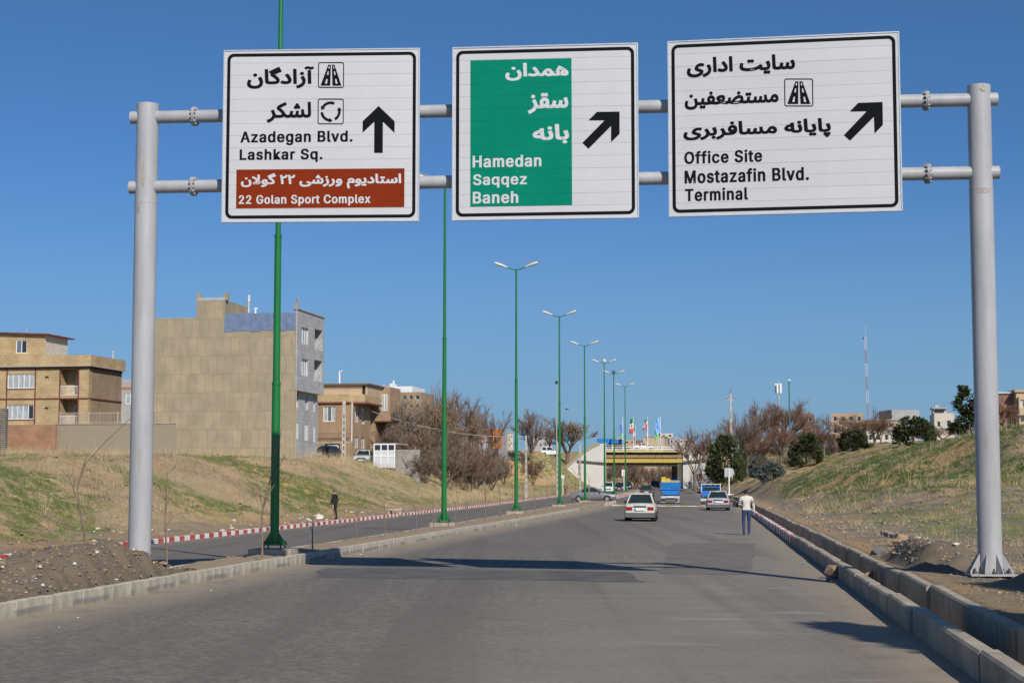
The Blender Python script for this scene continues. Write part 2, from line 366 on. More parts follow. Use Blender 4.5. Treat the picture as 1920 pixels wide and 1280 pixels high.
# speed hump with worn paint, across the road
hb = MB(); pw = M('worn_white_paint', (.62, .6, .55), .8, .2, 4); py_ = M('worn_yellow_paint', (.6, .42, .12), .8, .2, 4)
hy = 139.5; xs = np.linspace(float(medx(hy))+.3, float(lampx(hy))+11.6, 15)
for i in range(14):
    prof = [(-.3, .005), (-.18, .05), (0, .065), (.18, .05), (.3, .005)]
    rows = [[(x, hy+p[0]-(x-xs[0])*.02, road_z(x, hy)+p[1]) for p in prof] for x in (xs[i], xs[i+1])]
    hb.grid(rows, i % 2)
tag(hb.build('speed_hump', [pw, py_]), 'low speed hump striped in worn white and yellow paint across the road', 'speed hump')
# ------------------------------------------------------------------ kerbs
def stone_run(parent, name, pts, size, mats, pick, gap=.012, jit=.006, limit=300, seed=1):
    """pts: list of (x,y,z,heading) stones; size (w across to left of heading, length, h)"""
    r = random.Random(seed); shared = {}
    wd, ln, h = size; rest = {}
    for i, (x, y, z, hd) in enumerate(pts):
        k = pick(i)
        if k not in shared:
            mb = MB(); c = .03
            mb.prism([(0, 0), (0, h-c), (c, h), (wd-.01, h), (wd, h-.01), (wd, 0)], 0, ln-gap, 'y')
            shared[k] = mb.mesh(name, mats[k])
        if i < limit:
            o = link(name, shared[k], parent); o.location = (x+r.uniform(-jit, jit), y, z+r.uniform(-jit, jit)); o.rotation_euler = (r.uniform(-.008, .008), r.uniform(-.02, .02), -hd+r.uniform(-.008, .008))
        else:
            rest.setdefault(k, MB()); me = shared[k]; mt = Matrix.Translation((x, y, z)) @ Matrix.Rotation(-hd, 4, 'Z')
            rest[k].add([v.co for v in me.vertices], [tuple(p.vertices) for p in me.polygons], 0, mt)
    for k, mb in rest.items(): tag(mb.build(name, mats[k], parent), kind='stuff')
def run_pts(fx, y0, y1, ln, zf):
    out = []; y = y0
    while y < y1:
        x = float(fx(y)); x2 = float(fx(y+ln)); hd = math.atan2(x2-x, ln); out.append((x, y, zf(x, y), hd)); y += ln*cos(hd)
    return out
CK = M('kerb_concrete', (.40, .355, .285), .9, .22, 2.2, .35, 22, rnd=.1)
def scuff(m):
    n = m.node_tree.nodes; L = m.node_tree.links; b = n['Principled BSDF']; src = b.inputs['Base Color'].links[0].from_socket
    tc = n.new('ShaderNodeTexCoord'); ge = n.new('ShaderNodeNewGeometry'); sp = n.new('ShaderNodeSeparateXYZ'); L.new(tc.outputs['Object'], sp.inputs[0])
    nz = n.new('ShaderNodeTexNoise'); nz.inputs['Scale'].default_value = 1.1; nz.inputs['Detail'].default_value = 5; L.new(ge.outputs['Position'], nz.inputs['Vector'])
    def R(x, a, c, d, e):
        k = n.new('ShaderNodeMapRange'); k.interpolation_type = 'SMOOTHSTEP'
        for i, v in enumerate((a, c, d, e)): k.inputs[i+1].default_value = v
        L.new(x, k.inputs[0]); return k.outputs[0]
    def mul(a, c): k = n.new('ShaderNodeMath'); k.operation = 'MULTIPLY'; L.new(a, k.inputs[0]); L.new(c, k.inputs[1]); return k.outputs[0]
    band = mul(mul(R(sp.outputs[2], .1, .15, 0, 1), R(sp.outputs[2], .24, .2, 0, 1)), R(nz.outputs[0], .42, .58, .1, .75))       # tyre scuffs along the face
    mud = R(sp.outputs[2], .17, .09, 0, .7)
    for f, c in ((band, (.16, .155, .15, 1)), (mud, (.32, .25, .17, 1))):
        mx = n.new('ShaderNodeMix'); mx.data_type = 'RGBA'; L.new(f, mx.inputs[0]); L.new(src, mx.inputs[6]); mx.inputs[7].default_value = c; src = mx.outputs[2]
    L.new(src, b.inputs['Base Color'])
scuff(CK)
CKR = M('kerb_red_paint', (.5, .05, .045), .7, .2, 5, .2, 30, rnd=.12, col2=(.55, .12, .1)); CKW = M('kerb_white_paint', (.74, .72, .68), .75, .1, 4, .2, 30, rnd=.08)
CKP = M('kerb_faded_red_paint', (.42, .13, .12), .8, .25, 6, .2, 30, rnd=.1)
k1 = link('median_kerb', None); tag(k1, kind='structure')
p_ = run_pts(lambda y: medx(y)-.17, 15, 135, .42, lambda x, y: road_z(x, y)-.1)
stone_run(k1, 'kerb_stone', p_, (.17, .42, .35), [CK], lambda i: 0, limit=230)
p_ = run_pts(lambda y: medx(y)-.17, 135, MEDEND, .6, lambda x, y: road_z(x, y)-.1)
stone_run(k1, 'painted_kerb_stone', p_, (.17, .6, .35), [CKR, CKW], lambda i: i % 2)
def medl(y): return lampx(y)+np.interp(y, [0, 45, 62, 400], [-1.05, -1.05, -.62, -.62])
k1b = link('median_inner_kerb', None); tag(k1b, kind='structure')
p_ = run_pts(medl, 15, MEDEND, .8, lambda x, y: road_z(x, y)-.1)
stone_run(k1b, 'kerb_stone', p_, (.15, .8, .28), [CK], lambda i: 0)
k2 = link('left_kerb', None); tag(k2, kind='structure')
p_ = run_pts(lambda y: lampx(y)+LEDGE-.06, 36, 225, .62, lambda x, y: road_z(x, y)-.1)
stone_run(k2, 'painted_kerb_stone', p_, (.2, .62, .28), [CKR, CKW], lambda i: i % 2)
# right kerb: long cast lengths, then red and white stones; drain behind it with its own wall
k3 = link('right_kerb', None); tag(k3, kind='structure')
rx = lambda y: lampx(y)+Redge(y)-.9
CW = M('cast_concrete', (.335, .285, .22), .92, .25, 1.6, .4, 18, rnd=.06)
p_ = run_pts(rx, 12, 54, 3.0, lambda x, y: road_z(x, y)-.2); stone_run(k3, 'kerb_length', p_, (.2, 3.0, .54), [CW], lambda i: 0, gap=.02)
p_ = run_pts(rx, 54, 128, .8, lambda x, y: road_z(x, y)-.2); stone_run(k3, 'painted_kerb_stone', p_, (.2, .8, .5), [CKP, CKW], lambda i: i % 2)
p_ = run_pts(rx, 128, 335, 1.5, lambda x, y: road_z(x, y)-.2); stone_run(k3, 'kerb_stone', p_, (.2, 1.5, .38), [CW], lambda i: 0)
dw = link('drain_wall', None); tag(dw, kind='structure')
p_ = run_pts(lambda y: lampx(y)+Redge(y)-.13, 12, 175, 4.0, lambda x, y: road_z(x, y)-.75); stone_run(dw, 'wall_length', p_, (.18, 4.0, 1.17), [CW], lambda i: 0, gap=.02)
rows = [[(float(rx(y))+k, y, road_z(float(rx(y)), y)-.42) for k in (.1, .5, .9)] for y in list(range(8, 176, 4))]
tag(MB().grid(rows).build('drain_channel', M('drain_silt', (.2, .165, .12), .95, .3, 3, .4, 12, world=True)), kind='structure')
# ------------------------------------------------------------------ median soil
SOIL = M('median_soil', (.38, .27, .165), .95, .25, 1.1, .8, 9, world=True, col2=(.29, .215, .14))
def soil_strip(name, ya, yb, fl, fr, top):
    rows = []
    for y in np.arange(ya, yb+.01, .5):
        xl, xr = float(fl(y)), float(fr(y)); r = []
        for k in range(11):
            x = xl+(xr-xl)*k/10; e = min(k, 10-k)/5
            r.append((x, y, road_z(x, y)+top+min(e, .4)*.12+(fbm(x*2.1, y*2.1, 4)-.47)*.16*min(1, e*3)))
        rows.append(r)
    e0 = [(p[0], p[1], -.3) for p in rows[0]]; e1 = [(p[0], p[1], -.3) for p in rows[-1]]
    me = MB().grid([e0]+rows+[e1]).mesh(name, SOIL, smooth=60); return tag(link(name, me), kind='structure')
soil_strip('median_strip', 14, MEDEND-.3, lambda y: medl(y)+.1, lambda y: medx(y)-.12, .16)
# second median towards the underpass
m2l = lambda y: lampx(y)-.9; m2r = lambda y: lampx(y)+.75
soil_strip('median_strip', 177, 318, lambda y: m2l(y)+.1, lambda y: m2r(y)-.12, .2)
k4 = link('far_median_kerb', None); tag(k4, kind='structure')
p_ = run_pts(lambda y: m2r(y)-.17, 176, 300, 1.0, lambda x, y: road_z(x, y)-.1); stone_run(k4, 'painted_kerb_stone', p_, (.17, 1.0, .4), [CKR, CKW], lambda i: i % 2)
p_ = run_pts(m2l, 176, 300, 1.0, lambda x, y: road_z(x, y)-.1); stone_run(k4, 'kerb_stone', p_, (.17, 1.0, .4), [CK], lambda i: 0)
MB().box(0, 1.8, -.2, 0, -.1, .3).build('end_stone', CKW, k4, loc=(float(m2l(176)), 176, road_z(10, 176)))
# ------------------------------------------------------------------ sign gantry
GREYP = M('grey_gantry_paint', (.365, .365, .375), .42, .13, 2.2, .05, 30, spec=.4, stretch=(1, 1, .22))
STEEL = M('dark_bolts', (.09, .075, .06), .6, .3, 20, metal=.4)
RUST = M('rust_patch', (.35, .2, .1), .9, .3, 9)
PR = Vector((at_y(1846, 620, 31.0).x, 31.0, 0)); PL = Vector((at_y(269.5, 620, 32.55).x, 32.55, 0))
ZU = .5*(at_y(1836, 187, 31.0).z+at_y(278, 220.5, 32.55).z); ZL = .5*(at_y(1841, 323, 31.0).z+at_y(274, 352, 32.55).z)
ZT = .5*(at_y(1834, 160, 31.0).z+at_y(278, 197, 32.55).z)
gy = math.atan2(PR.y-PL.y, PR.x-PL.x); GLEN = (PR-PL).length
gan = thing('sign_gantry', 'grey tubular steel gantry spanning the road with two posts and two beams', 'gantry', (PL.x, PL.y, 0), gy)
for name_x, zb in ((0, .02), (GLEN, at_y(1857, 1074, 31.0).z)):
    p = link('post', None, gan); p.location = (name_x, 0, 0); p['label'] = 'right post on a bolted base plate' if name_x else 'left post rising from the soil heap'
    b = MB(); b.tube([(0, 0, zb), (0, 0, ZL-.32)], .222, 40); b.tube([(0, 0, ZL-.318), (0, 0, ZT)], .218, 40, caps=False)
    b.tube([(0, 0, ZL-.335), (0, 0, ZL-.30)], .2255, 40)
    # hollow top rim
    b.tube([(0, 0, ZT-.6), (0, 0, ZT)], .205, 40, caps=False)
    b.add([(cos(k*pi/20)*r_, sin(k*pi/20)*r_, ZT) for r_ in (.205, .218) for k in range(40)], [(k, (k+1) % 40, 40+(k+1) % 40, 40+k) for k in range(40)], 0)
    b.build('shaft', GREYP, p, smooth=40)
    bb = MB(); bb.box(-.42, .42, -.42, .42, zb-.035, zb); bb.build('base_plate', GREYP, p)
    for k in range(8):
        a = k*pi/4+pi/8; g = MB(); mt = Matrix.Rotation(a, 4, 'Z')
        g.prism([(.2, zb), (.43, zb), (.43, zb+.04), (.23, zb+.36), (.2, zb+.36)], -.009, .009, 'y', 0, mt); g.build('gusset', GREYP, p)
    for k in range(12):
        a = k*pi/6; x, y = .36*cos(a), .36*sin(a); g = MB()
        g.tube([(x, y, zb-.28), (x, y, zb+.1)], .018, 8); g.tube([(x, y, zb), (x, y, zb+.045)], .036, 6); g.tube([(x, y, zb-.08), (x, y, zb-.036)], .036, 6); g.build('anchor_bolt', STEEL, p)
    f = MB(); f.box(-.7, .7, -.6, .6, -.35, zb-.2); me = f.build('footing', CW, p)
for z in (ZU, ZL):
    b = MB(); b.tube([(-.34, 0, z), (GLEN+.34, 0, z)], .127, 28); bm_ = b.build('beam', GREYP, gan, smooth=40)
    for q in (at_y(363, 290, 32.4).x, at_y(1737.5, 255, 31.1).x):
        x = (q-PL.x)/cos(gy); g = MB()
        for dx in (-.022, .004): g.tube([(x+dx, 0, z), (x+dx+.02, 0, z)], .195, 28)
        for k in range(12):
            a = k*pi/6+.2; yy, zz = .165*cos(a), .165*sin(a); g.tube([(x-.06, yy, z+zz), (x+.06, yy, z+zz)], .013, 6); g.tube([(x+.024, yy, z+zz), (x+.045, yy, z+zz)], .024, 6); g.tube([(x-.045, yy, z+zz), (x-.024, yy, z+zz)], .024, 6)
        g.build('flange', GREYP, bm_, smooth=35)
def stain(parent, x, R_, z0, z1, a0, wd, seed):
    rows = []; r = random.Random(seed)
    for i in range(9):
        u = i/8; w_ = wd*(sin(pi*min(1, u*1.1+.05))*.8+.25)*r.uniform(.7, 1.2); rows.append([(x+R_*cos(a0+w_*(k/4-.5)), R_*sin(a0+w_*(k/4-.5)), z0+(z1-z0)*u) for k in range(5)])
    MB().grid(rows).build('rust_stain', RUSTY, parent, smooth=60)
RUSTY = M('pale_rust', (.40, .31, .2), .7, .25, 14, col2=(.37, .36, .35))
for x_, z0_, z1_, a_, w_, sd_ in ((0, ZL-.02, ZL+.5, -1.55, .28, 1), (0, ZL-.55, ZL-.36, -2.0, .3, 2), (GLEN, ZT-.16, ZT-.02, -1.35, .6, 3), (GLEN, ZL-.42, ZL-.34, -1.5, 1.6, 4), (GLEN, 2.6, 2.9, -1.8, .12, 5), (0, 2.2, 2.6, -1.4, .16, 6)): stain(gan, x_, .2262, z0_, z1_, a_, w_, sd_)
# ------------------------------------------------------------------ direction signs
SH = M('white_sign_sheet', (.5, .5, .51), .45, .04, .9, spec=.4, rnd=.02); BLK = M('black_sign_film', (.006, .007, .009), .7, spec=.06); GRN = M('green_sign_film', (.003, .19, .12), .6, .06, 1.5, spec=.02)
BRN = M('brown_sign_film', (.2, .027, .008), .6, .06, 1.5, spec=.02); WFILM = M('white_sign_film', (.53, .53, .545), .45); ALU = M('aluminium_trim', (.55, .56, .58), .4, .1, 3, metal=.5)
AF = {'ا':(0xFE8D,0xFE8E),'آ':(0xFE81,0xFE82),'ب':(0xFE8F,0xFE90,0xFE91,0xFE92),'پ':(0xFB56,0xFB57,0xFB58,0xFB59),'ت':(0xFE95,0xFE96,0xFE97,0xFE98),'د':(0xFEA9,0xFEAA),'ر':(0xFEAD,0xFEAE),'ز':(0xFEAF,0xFEB0),'س':(0xFEB1,0xFEB2,0xFEB3,0xFEB4),'ش':(0xFEB5,0xFEB6,0xFEB7,0xFEB8),'ض':(0xFEBD,0xFEBE,0xFEBF,0xFEC0),'ع':(0xFEC9,0xFECA,0xFECB,0xFECC),'ف':(0xFED1,0xFED2,0xFED3,0xFED4),'ق':(0xFED5,0xFED6,0xFED7,0xFED8),'ک':(0xFB8E,0xFB8F,0xFB90,0xFB91),'گ':(0xFB92,0xFB93,0xFB94,0xFB95),'ل':(0xFEDD,0xFEDE,0xFEDF,0xFEE0),'م':(0xFEE1,0xFEE2,0xFEE3,0xFEE4),'ن':(0xFEE5,0xFEE6,0xFEE7,0xFEE8),'ه':(0xFEE9,0xFEEA,0xFEEB,0xFEEC),'و':(0xFEED,0xFEEE),'ی':(0xFBFC,0xFBFD,0xFBFE,0xFBFF), '\uE000':(0xFEFB,0xFEFC)}
def shape_fa(s):
    s = s.replace('لا', '\uE000'); o = []
    for i, c in enumerate(s):
        if c not in AF:
            o.append(c); continue
        p = i > 0 and s[i-1] in AF and len(AF[s[i-1]]) == 4; n = i < len(s)-1 and s[i+1] in AF and len(AF[c]) == 4
        f = AF[c]; o.append(chr(f[(1 if p else 0) if not n else (3 if p else 2)]))
    out = ''.join(reversed(o)); return out.replace('۲۲', '۲۲')
try: FONT = bpy.data.fonts.load(os.path.join(bpy.utils.resource_path('LOCAL'), 'datafiles', 'fonts', 'Inter.woff2'))
except Exception: FONT = None
def text_mesh(s, bold):
    c = bpy.data.curves.new('lettering', 'FONT'); fa = any(ord(k) > 0x500 for k in s)
    c.body = shape_fa(s) if fa else s; c.size = 1; c.bevel_depth = bold; c.bevel_resolution = 0; c.space_character = 1.0 if fa else 1.11
    if FONT and not fa: c.font = FONT
    o = bpy.data.objects.new('lettering', c); COL.objects.link(o); bpy.context.view_layer.update()
    me = bpy.data.meshes.new_from_object(o.evaluated_get(bpy.context.evaluated_depsgraph_get())); bpy.data.objects.remove(o)
    bm = bmesh.new(); bm.from_mesh(me); bmesh.ops.remove_doubles(bm, verts=bm.verts, dist=1e-5); seen = set(); k = 0
    for v in bm.verts:                                          # each glyph a hair in front of its neighbour
        if v in seen: continue
        st = [v]; seen.add(v)
        while st:
            q = st.pop(); q.co.z = q.co.z*.1+(k % 4)*.003
            for e in q.link_edges:
                w_ = e.other_vert(q)
                if w_ not in seen: seen.add(w_); st.append(w_)
        k += 1
    bm.to_mesh(me)
    for i, (dx, dy) in enumerate(((-.009, 0), (.009, 0), (-.017, 0), (.017, 0)) if not fa else ((-.012, -.012), (.012, .012), (-.012, .012), (.012, -.012))):      # heavier stems than the regular cut
        m2 = me.copy(); m2.transform(Matrix.Translation((dx, dy, .013*(i+1)))); bm.from_mesh(m2); bpy.data.meshes.remove(m2)
    for f_ in bm.faces: f_.smooth = False
    bm.to_mesh(me); bm.free(); me.materials.clear(); return me
def rrect(x0, x1, z0, z1, r, n=6):
    p = []
    for cx, cz, a0 in ((x1-r, z1-r, 0), (x0+r, z1-r, pi/2), (x0+r, z0+r, pi), (x1-r, z0+r, 3*pi/2)):
        p += [(cx+r*cos(a0+k*pi/2/n), cz+r*sin(a0+k*pi/2/n)) for k in range(n+1)]
    return p
class Sign:
    def __init__(s, label, quad, yaw_deg, nstrip, dist, zoom, zq):
        """quad: photo pixels TL TR BR BL; zq the same corners in the enlarged crop used for reading off the lettering"""
        cx = sum(p[0] for p in quad)/4; cy = sum(p[1] for p in quad)/4
        c = at_y(cx, cy, dist); yaw = radians(yaw_deg); s.c = c; s.yaw = yaw
        n = Vector((sin(yaw), -cos(yaw), 0)) ; n = Vector((-sin(-yaw), -cos(yaw), 0)); u = Vector((cos(yaw), sin(yaw), 0)); n = Vector((u.y, -u.x, 0))
        def hit(p):
            d = ray(*p); C0 = Vector((0, 0, CAMZ)); k = (c-C0).dot(n)/d.dot(n); q = C0+d*k-c; return q.dot(u), q.z
        h = [hit(p) for p in quad]
        s.x0 = (h[0][0]+h[3][0])/2; s.x1 = (h[1][0]+h[2][0])/2; s.z1 = (h[0][1]+h[1][1])/2; s.z0 = (h[2][1]+h[3][1])/2; s.zq = zq
        s.root = thing('direction_sign', label, 'road sign', c, yaw, 'white direction signs hung on the gantry')
        s.n = nstrip; s.st = (s.z1-s.z0)/nstrip; W = s.x1-s.x0
        g = .004; mb = MB(); mb.box(s.x0, s.x1, 0, .037, 0, s.st-g); me = mb.mesh('panel_strip', SH)
        rr = random.Random(len(label))
        for i in range(nstrip):
            o = link('panel_strip', me, s.root); o.location = (0, rr.uniform(0, .0016), s.z0+i*s.st+g/2)
        bk = MB(); bk.box(s.x0+.01, s.x1-.01, .0045, .034, s.z0+.01, s.z1-.01); bk.build('backing_sheet', M('sign_back_grey', (.42, .42, .43), .6), s.root)
        e = .022; fr = MB()
        for b in ((s.x0-e, s.x0, s.z0-e, s.z1+e), (s.x1, s.x1+e, s.z0-e, s.z1+e)): fr.box(b[0], b[1], -.012, .07, b[2], b[3])
        for b in ((s.x0, s.x1, s.z0-e, s.z0), (s.x0, s.x1, s.z1, s.z1+e)): fr.box(b[0], b[1], -.011, .07, b[2], b[3])
        fr.build('edge_trim', ALU, s.root)
        for x in (s.x0+.5, 0, s.x1-.5):
            k = MB(); k.box(x-.04, x+.04, .07, .13, s.z0+.1, s.z1-.1); k.build('rear_stiffener', GREYP, s.root)
        for zz in (ZU, ZL):
            for x in (s.x0+.5, s.x1-.5):
                k = MB(); k.box(x-.05, x+.05, .13, .5, zz-c.z-.03, zz-c.z+.03); k.build('clamp', GREYP, s.root)
        i0, th = .052*W**0, .062
        out = rrect(s.x0+i0, s.x1-i0, s.z0+i0, s.z1-i0, .13, 8); inn = rrect(s.x0+i0+th, s.x1-i0-th, s.z0+i0+th, s.z1-i0-th, .075, 8)
        m = len(out); mb = MB(); mb.add([(p[0], -.004, p[1]) for p in out]+[(p[0], -.004, p[1]) for p in inn], [(k, (k+1) % m, m+(k+1) % m, m+k) for k in range(m)])
        s.put('border', mb.mesh('border', BLK))
    def loc(s, zx, zy):
        (ax, ay), (bx, by), (cx, cy), (dx, dy) = s.zq
        v = .5
        for _ in range(6):
            l = ax+(dx-ax)*v; r = bx+(cx-bx)*v; u = (zx-l)/(r-l); top = ay+(by-ay)*u; bot = dy+(cy-dy)*u; v = (zy-top)/(bot-top)
        return s.x0+(s.x1-s.x0)*u, s.z1-(s.z1-s.z0)*v
    def put(s, name, me):
        bm = bmesh.new(); bm.from_mesh(me)
        for i in range(1, s.n):                                  # film is cut along every panel joint
            z = s.z0+i*s.st; lo, hi = z-.0015, z+.0015
            zs = [v.co.z for v in bm.verts]
            if not zs or max(zs) < lo or min(zs) > hi: continue
            for q in (lo, hi): bmesh.ops.bisect_plane(bm, geom=bm.verts[:]+bm.edges[:]+bm.faces[:], plane_co=(0, 0, q), plane_no=(0, 0, 1))
            bmesh.ops.delete(bm, geom=[f for f in bm.faces if lo < f.calc_center_median().z < hi], context='FACES')
        bm.to_mesh(me); bm.free(); return link(name, me, s.root)
    def text(s, txt, box, mat, y=-.005, bold=.02, name='lettering'):
        me = text_mesh(txt, bold); me.materials.append(mat)
        xs = [v.co.x for v in me.vertices]; ys_ = [v.co.y for v in me.vertices]
        cx, cz = s.loc((box[0]+box[2])/2, (box[1]+box[3])/2); px = s.loc((box[0]+box[2])/2-200, (box[1]+box[3])/2)[0]
        sx = (box[2]-box[0])*(cx-px)/200/(max(xs)-min(xs)); p2 = s.loc((box[0]+box[2])/2, (box[1]+box[3])/2+200)[1]
        slope = abs((s.zq[1][1]-s.zq[0][1])/(s.zq[1][0]-s.zq[0][0]))
        hh = (box[3]-box[1])-slope*(box[2]-box[0])*(.75 if box[2]-box[0] > 500 else .4)*(1 if any(ord(k) > 0x500 for k in txt) else .25)
        sz = hh*(cz-p2)/200/(max(ys_)-min(ys_)); mx = (max(xs)+min(xs))/2; mz = (max(ys_)+min(ys_))/2
        for v in me.vertices: x, yv, zv = v.co; v.co = (cx+(x-mx)*sx, y-zv*.035, cz+(yv-mz)*sz)
        H_ = (box[3]-box[1])*(cz-p2)/200
        bm = bmesh.new(); bm.from_mesh(me); bm.verts.ensure_lookup_table(); seen = set(); isl = []
        for v in bm.verts:
            if v.index in seen: continue
            st = [v]; seen.add(v.index); g = []
            while st:
                q = st.pop(); g.append(q.index)
                for e in q.link_edges:
                    o = e.other_vert(q)
                    if o.index not in seen: seen.add(o.index); st.append(o)
            xs = [bm.verts[i].co.x for i in g]; isl.append((min(xs), max(xs), g))
        bm.free(); isl.sort(); words = []
        for a, b, g in isl:                                      # one part for each word
            if words and a-words[-1][0] < H_*.13: words[-1][0] = max(words[-1][0], b); words[-1][1].update(g)
            else: words.append([b, set(g)])
        for b, g in words:
            m2 = me.copy(); bm = bmesh.new(); bm.from_mesh(m2); bmesh.ops.delete(bm, geom=[v for v in bm.verts if v.index not in g], context='VERTS'); bm.to_mesh(m2); bm.free(); s.put(name, m2)
        bpy.data.meshes.remove(me)
    def poly(s, name, pts, mat, y=-.005, parent=None):
        P = [s.loc(*p) for p in pts]; me = bpy.data.meshes.new(name); me.from_pydata([(p[0], y, p[1]) for p in P], [], [tuple(range(len(P)))]); me.materials.append(mat)
        return s.put(name, me)
    def ring(s, name, box, th, mat, r=14, y=-.005):
        o_ = rrect(box[0], box[2], box[1], box[3], r); i_ = rrect(box[0]+th, box[2]-th, box[1]+th, box[3]-th, max(2, r-th)); m = len(o_)
        P = [s.loc(*p) for p in o_+i_]; me = bpy.data.meshes.new(name); me.from_pydata([(p[0], y, p[1]) for p in P], [], [(k, (k+1) % m, m+(k+1) % m, m+k) for k in range(m)]); me.materials.append(mat)
        return s.put(name, me)
    def road_icon(s, b):
        s.ring('pictogram_frame', b, 6, BLK)
        w_, h = b[2]-b[0], b[3]-b[1]; X = lambda k: b[0]+k*w_; Z = lambda k: b[1]+k*h
        s.poly('pictogram', [(X(.39), Z(.1)), (X(.49), Z(.1)), (X(.475), Z(.91)), (X(.1), Z(.91))], BLK)
        s.poly('pictogram', [(X(.53), Z(.1)), (X(.63), Z(.1)), (X(.9), Z(.91)), (X(.56), Z(.91))], BLK)
        for a, c in ((.16, .25), (.36, .5), (.66, .84)):
            for sgn, e0, e1 in ((-1, .44, .3), (1, .58, .73)):
                f = lambda k: e0+(e1-e0)*(k-.1)/.81
                t0, t1 = .012+.018*a, .012+.03*c
                s.poly('lane_dash', [(X(f(a)-t0), Z(a)), (X(f(a)+t0), Z(a)), (X(f(c)+t1), Z(c)), (X(f(c)-t1), Z(c))], WFILM, -.007)
    def round_icon(s, b):
        s.ring('pictogram_frame', b, 6, BLK)
        cx, cy = (b[0]+b[2])/2-1, (b[1]+b[3])/2; R, r = 66, 49
        for a0, a1 in ((-65, -150), (175, 98), (60, -8)):
            n = 10; A = [radians(a0+(a1-a0)*k/n) for k in range(n+1)]
            o_ = [(cx+R*cos(a), cy+R*sin(a)) for a in A]; i_ = [(cx+r*cos(a), cy+r*sin(a)) for a in A]
            s.poly('pictogram', o_+i_[::-1], BLK)
            e = A[-1]; d = -1 if a1 < a0 else 1; q = (R+r)/2; tx, ty = -sin(e)*d, cos(e)*d
            tip = (cx+q*cos(e)+tx*22, cy+q*sin(e)+ty*22)
            s.poly('pictogram', [(cx+(R+8)*cos(e), cy+(R+8)*sin(e)), tip, (cx+(r-8)*cos(e), cy+(r-8)*sin(e))], BLK, -.0052)
S1 = Sign('leftmost white road sign with brown sport complex panel and straight-ahead arrow', [(420,97),(784,92),(785,412),(419,416)], -2.5, 14, 31.85, 1, [(65,123),(1335,105),(1335,1222),(62,1236)])
S1.text('آزادگان', (213,222,652,368), BLK); S1.road_icon((678,193,848,362)); S1.text('لشکر', (345,455,635,590), BLK); S1.round_icon((678,433,848,601))
S1.text('Azadegan Blvd.', (173,645,907,738), BLK, bold=.013); S1.text('Lashkar Sq.', (170,762,712,850), BLK, bold=.013)
S1.poly('arrow', [(1075,480),(1180,580),(1180,655),(1104,582),(1104,786),(1048,786),(1048,582),(972,655),(972,580)], BLK)
S1.poly('brown_panel', [(150,899),(1246,886),(1246,1138),(150,1151)], BRN, -.004)
S1.text('استادیوم ورزشی ۲۲ گولان', (180,912,1225,1027), WFILM, -.007, bold=.022); S1.text('22 Golan Sport Complex', (167,1060,1027,1134), WFILM, -.007, bold=.013)
S2 = Sign('middle white road sign with tall green panel of three city names', [(850,91),(1194,83),(1196,407),(850,411)], -5.5, 14, 31.4, 1, [(97,103),(1300,73),(1304,1202),(97,1222)])
S2.poly('green_panel', [(209,182),(874,167),(878,1127),(211,1138)], GRN, -.004)
for tx, bx in (('همدان', (440,195,855,315)), ('سقز', (588,395,853,532)), ('بانه', (620,600,857,730))): S2.text(tx, bx, WFILM, -.007, bold=.022)
for tx, bx in (('Hamedan', (225,803,677,882)), ('Saqqez', (228,925,582,1015)), ('Baneh', (227,1040,526,1118))): S2.text(tx, bx, WFILM, -.007, bold=.013)
S2.poly('arrow', [(945,722),(1090,575),(985,575),(1040,520),(1187,518),(1187,663),(1132,718),(1132,612),(985,760)], BLK)
S3 = Sign('rightmost and widest white road sign listing office site, boulevard and terminal', [(1254,80),(1686,61),(1688,394),(1256,404)], -9.5, 14, 30.85, 1, [(77,132),(1540,66),(1546,1193),(80,1234)])
for tx, bx in (('سایت اداری', (195,205,890,355)), ('مستضعفین', (180,430,783,562)), ('پایانه مسافربری', (170,613,1112,765))): S3.text(tx, bx, BLK, bold=.022)
S3.road_icon((820,362,1003,540))
for tx, bx in (('Office Site', (175,818,675,900)), ('Mostazafin Blvd.', (176,930,970,1022)), ('Terminal', (178,1056,583,1138))): S3.text(tx, bx, BLK, bold=.013)
S3.poly('arrow', [(1193,722),(1338,570),(1232,572),(1285,517),(1438,511),(1438,657),(1385,712),(1383,605),(1232,757)], BLK)
